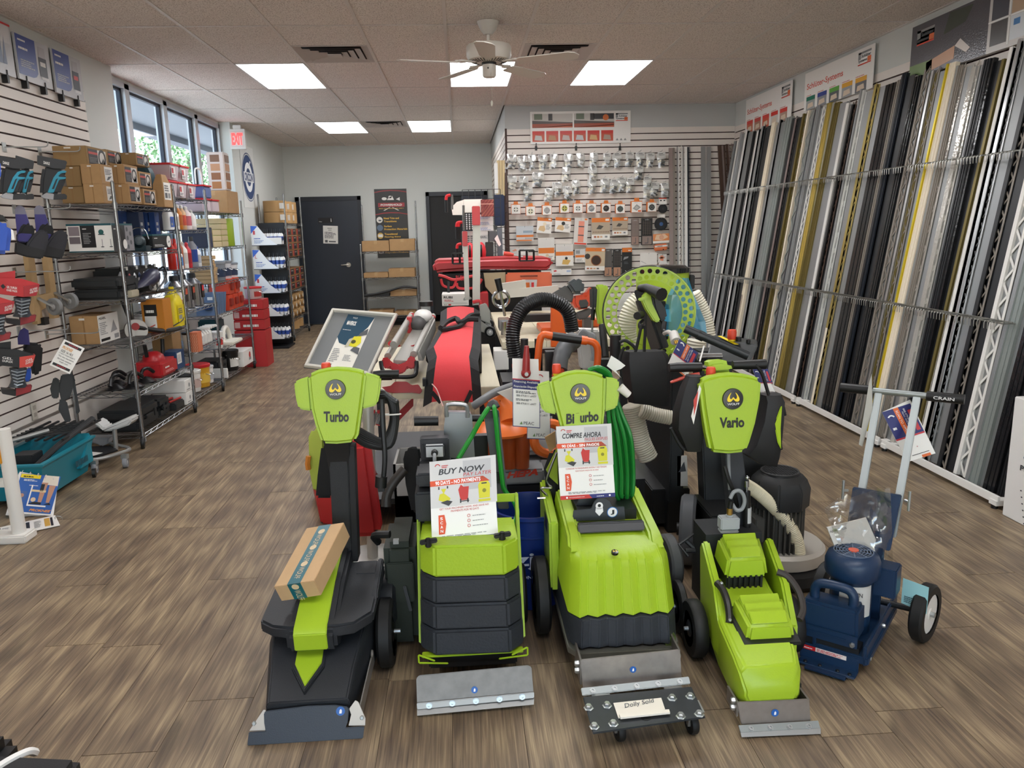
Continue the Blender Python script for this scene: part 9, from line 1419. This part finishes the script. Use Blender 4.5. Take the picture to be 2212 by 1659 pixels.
t=cartonbox('white carton with black and red lettering below the black tool bag',f(300,1200,7.3).x,f(620,1200,7.3).x,7.3,7.6,f(300,1335,7.3).z,f(300,1195,7.3).z,WH,tape=False); P=Panel(f(300,1335,7.2985),f(620,1335,7.2985)-f(300,1335,7.2985),f(300,1195,7.2985)-f(300,1335,7.2985)); P.text('RUBI',.07,.65,.4,.85,black,bold=.03); P.lines(.1,.4,.5,.58,2,M('C8363C',.5)); P.rect(.05,.25,.95,.27,dq); P.text('A+',.08,.06,.2,.18,black); P.rect(.25,.06,.35,.18,red); P.done(t)
cartonbox('red carton standing behind the silver cutter pillars',f(740,1180,7.5).x,f(855,1180,7.5).x,7.5,7.8,f(740,1360,7.5).z,f(740,1180,7.5).z,M('B5262E',.45),tape=False)
for i,(xb,yb,xt,yt,hy,w)in enumerate(((605,1260,575,440,620,.034),(712,1320,708,140,370,.052))):
    d=5.45-.1*i; t=thing('tile_cutter',('slim silver cutter standing upright with red head, left one','broad silver cutter standing upright with red head, right one')[i],'tile cutter',f(xb,yb,d)); MB(alm).bar(f(xb,yb,d),f(xt+8,hy-20,d),w,w*.6,(0,-1,0)).build('rail',t,.004); MB(rdp).bar(f(xt+3,hy,d-.02),f(xt,yt,d-.02),w*1.05,w*.9,(0,-1,0)).build('red_head',t,.004); b=MB(rdp); [b.bar(f(xt-25,yt+20+45*k,d-.02),f(xt-5,yt+20+45*k,d-.02),.012)for k in range(4)]; b.build('teeth',t)
    MB(M('8C8C88',.4,.5)).hexa([f(xb-50,yb+10,d),f(xb+60,yb-10,d),f(xb+60,yb-10,d+.1),f(xb-50,yb+10,d+.1)],[f(xb-40,yb-30,d),f(xb+40,yb-40,d),f(xb+40,yb-40,d+.1),f(xb-40,yb-30,d+.1)]).build('joint',t,.004)
slab('side_plate',t,M('8F8E88',.4,.5),pxs(ke,[(750,1320),(830,1300),(880,1400),(890,1560),(760,1500)]),(.2,5.1,1),(0,-1,0),.03,.005); slab('side_plate',t,M('8F8E88',.4,.5),pxs(ke,[(750,1500),(850,1570),(900,1620),(830,1659),(760,1640)]),(.2,5.05,1),(0,-1,0),.03,.005)
for px in((880,1645),(860,1555)):b=MB(); c=f(*px,5.02+.1*(px[1]<1600)); wheel(b,c,(.4,1,0),.038,.02,black,lgrey,.6); b.build('caster',t)
b=MB(rdp); b.tube(curve([f(670,1290,5.3),f(760,1280,5.3),f(775,1390,5.3)],4),.012,6); b.build('red_bail',t)
t=thing('orange_case','open orange tool case with tools, under the red plastic tray','case',f(1340,1130,7.2)); oc2=M('B8522A',.45); MB(oc2).hexa([f(1065,1150,7.4),f(1615,1130,7.4),f(1615,1130,7.46),f(1065,1150,7.46)],[f(1065,935,7.5),f(1615,925,7.5),f(1615,925,7.56),f(1065,935,7.56)]).build('shell',t,.015); b=MB(M('8A3A1E',.5)); b.bx(f(1240,990,7.38),f(1440,960,7.42)); b.build('handle_slot',t); MB(M('A9A7A4',.4,.3)).prism([f(1330,1150,7.35),f(1430,1150,7.35),f(1440,1020,7.38),f(1260,1020,7.38)],(0,.03,0)).build('tool_plate',t); MB(red).prism([f(1372,1115,7.34),f(1402,1112,7.34),f(1402,1050,7.34),f(1372,1052,7.34)],(0,.01,0)).build('red_mark',t); MB(M('C8641E',.45)).bx(f(1300,1150,7.33),f(1345,1050,7.37)).build('tool_grip',t)
t=thing('trowel','red handled trowel lying on the red plastic tray','hand tool',f(1200,720,7.7)); MB(M('E0483A',.4)).tube([f(1040,705,7.7),f(1100,712,7.7),f(1160,722,7.7)],[.02,.022,.014],10).build('handle',t); MB(zinc).tube([f(1160,722,7.7),f(1270,745,7.7)],.007,6).build('shank',t)
for i,(x,y)in enumerate(((1315,730),(515,765))):p=f(x,y,7.65); b=MB(black); [b.bar(p+V((sx*.07,0,-.05)),p+V((sx*.07,0,.05)),.015)for sx in(-1,1,0)]; b.bar(p+V((-.07,0,.05)),p+V((.07,0,.05)),.015).bar(p+V((-.07,0,-.05)),p+V((.07,0,-.05)),.015); b.build('clip_bracket',None,label='black wire bracket clipped on the rim of red tray, %s'%('right end','left end')[i],cat='bracket')
# side gridwall with hanging goods by the corner
t=thing('grid_panel','dark brown wire grid panel standing at the wall corner','grid panel',(XM-.06,9.3,0)); b=MB(M('3A221A',.5)); gx=XM-.035; [b.tube([(gx,8.9+.1*i,.2),(gx,8.9+.1*i,2.2)],.004,5)for i in range(8)]; [b.tube([(gx,8.9,.25+.1*j),(gx,9.6,.25+.1*j)],.003,5)for j in range(20)]; b.build('wires',t)
def hangbox(name,label,x0,y0,x1,y1,d,m,draw=None,dep=.06,cat='packet',bev=.004):
    a,c=f(x0,y0,d),f(x1,y1,d); t=thing(name,label,cat,((a.x+c.x)/2,d+dep/2,c.z)); MB(m).bx((a.x,d,c.z),(c.x,d+dep,a.z)).build('body',t,bev)
    if draw:P=Panel((a.x,d-.0006,c.z),(c.x-a.x,0,0),(0,0,a.z-c.z)); draw(P); P.done(t)
    return t
rk2=M('8A6A62',.45); t=hangbox('white_hood','white angular plastic guard hanging above the cutter pillars',560,60,790,215,8.6,M('E6E1D6',.45)); MB(M('E6E1D6',.45)).prism([f(*p,8.6)for p in((415,155),(480,90),(560,65),(560,245),(430,245))],(0,.08,0)).build('nose',t)
hangbox('patterned_carton','dark red box with diamond lattice print beside white plastic guard',765,62,925,262,8.5,M('7A3230',.5),lambda P:([P.poly([(.25*i,0),(.25*i+.05,0),(1.0,.95-.25*i),(1,1-.25*i)],M('A8604E',.5))for i in range(4)],[P.poly([(0,.25*i),(0,.25*i+.05),(1-.25*i,1),(.95-.25*i,1)],M('A8604E',.5),2)for i in range(4)],P.rect(0,.72,1,.76,M('D9A090',.5),3)))
def white3(P):[P.rect(.0,.02+.33*i,1,.3+.33*i,M('ECEAEA',.5))for i in range(3)]; [P.lines(.1,.06+.33*i,.9,.24+.33*i,3,M('8FA0C8',.5),2)for i in range(3)]
hangbox('white_cartons','three white cartons with blue print behind the cutter pillars',740,240,915,435,8.6,M('DEDEDE',.5),white3); hangbox('cup_wheel_rack','black rack of round silver cups left of the cutter pillars',572,225,690,425,8.5,black,lambda P:[P.circ(.2+.3*i,.08+.12*j,.08,lgrey,n=10)for i in range(3)for j in range(8)]); hangbox('pearl_panel','white slotted panel lettered PEARL behind the cutter pillars',540,440,860,760,8.6,M('D9D7D2',.5),lambda P:([P.rect(.2+.12*i,.3+.07*j,.29+.12*i,.34+.07*j,dq)for i in range(2)for j in range(8)],P.rect(.6,.7,1,.85,M('BFBDBA',.5)),P.text('PEARL',.65,.74,.95,.81,dq,2,bold=.03)))
for i,(x,y)in enumerate(((635,690),(770,685))):p=f(x,y,8.3); t=thing('ear_cup','round red ear protector cup, %s of the cutter pillars'%('left','right')[i],'ear protector',p,0,'red ear protectors'); MB(M('C8303A',.4)).ball(p,.09,16,(.6,.8,1.15)).build('cup',t); MB(black).torus(p,(1,0,0),.08,.012,20,6).build('cushion',t)
for i,(x0,y0,x1,y1,c_,lb)in enumerate(((865,440,960,560,'4A4C50','dark grey tile spacer case hanging at the corner'),(820,570,920,760,'1B1C1F','black flat trowel case hanging at the corner'),(960,400,1030,740,'5A6068','long grey trowel hanging by wall corner'),(925,370,965,420,'2A2C30','small black bracket hanging at the corner'))):hangbox('hanging_tool',lb,x0,y0,x1,y1,8.45+.05*i,M(c_,.4))
MB(WH).prism([f(930,530,8.35),f(965,480,8.35),f(1010,600,8.35),f(985,620,8.35)],(0,.01,0)).build('white_tag',None,label='white tilted tag on the long grey trowel',cat='tag')
for i,(x,y)in enumerate(((500,420),(525,420),(505,680),(375,100))):p=f(x,y,8.5); t=thing('pliers','red and black handled pliers by the second door, %s'%('left of upper pair','right of upper pair','lower one','lone one beside the white guard')[i],'pliers',p); b=MB(black); b.tube([p+V((-.02,0,-.1)),p+V((-.02,0,.03))],.016,8); b.build('grip',t); b=MB(red); b.tube(curve([p+V((-.02,0,.03)),p+V((-.01,0,.07)),p+V((.03,0,.08))],4),.016,8); b.build('jaw',t)
kq=lambda x,y:kM(x,y); t=thing('blue_rods','bundle of tan shafts with dark blue net sleeve at wall corner','rods',(XM-.09,9.2,1.2))
for i in range(3):MB(M('C9B48A',.5)).cyl(Y(*kM(60+25*i,800),9.3),Y(*kM(62+24*i,500),9.3),.016,8).build('shaft',t)
b=MB(M('1C2A48',.6)); a,c=Y(*kM(32,1060),9.25),Y(*kM(115,790),9.25); b.bx((a.x,9.25,a.z),(c.x,9.34,c.z)); b.build('net_sleeve',t,.01); MB(M('D9D9D6',.5)).bx((Y(*kM(32,600),9.24).x,9.28,Y(*kM(35,780),9.25).z),(Y(*kM(62,600),9.24).x,9.3,Y(*kM(35,520),9.25).z)).build('white_card',t)
gp2=thing('grid_panel','dark wire grid panel on feet behind the hanging tools','grid panel',(.1,8.85,0)); b=MB(M('26262a',.5)); x0_,x1_=f(560,400,8.85).x,f(1010,400,8.85).x; [b.tube([(x0_+(x1_-x0_)*i/6,8.85,.03),(x0_+(x1_-x0_)*i/6,8.85,2.0)],.004,5)for i in range(7)]; [b.tube([(x0_,8.85,.5+.1*j),(x1_,8.85,.5+.1*j)],.003,5)for j in range(16)]; b.build('wires',gp2); [MB(black).bx((x,8.7,0),(x+.03,9.0,.03)).build('foot',gp2)for x in(x0_,x1_-.03)]
MB(chrome).tube([f(425,0,8.5),f(425,180,8.5)],.012,8).tube([f(560,130,8.45),f(562,430,8.45)],.014,8).build('upright_rods',None,label='two thin steel uprights before the second door',cat='rod')
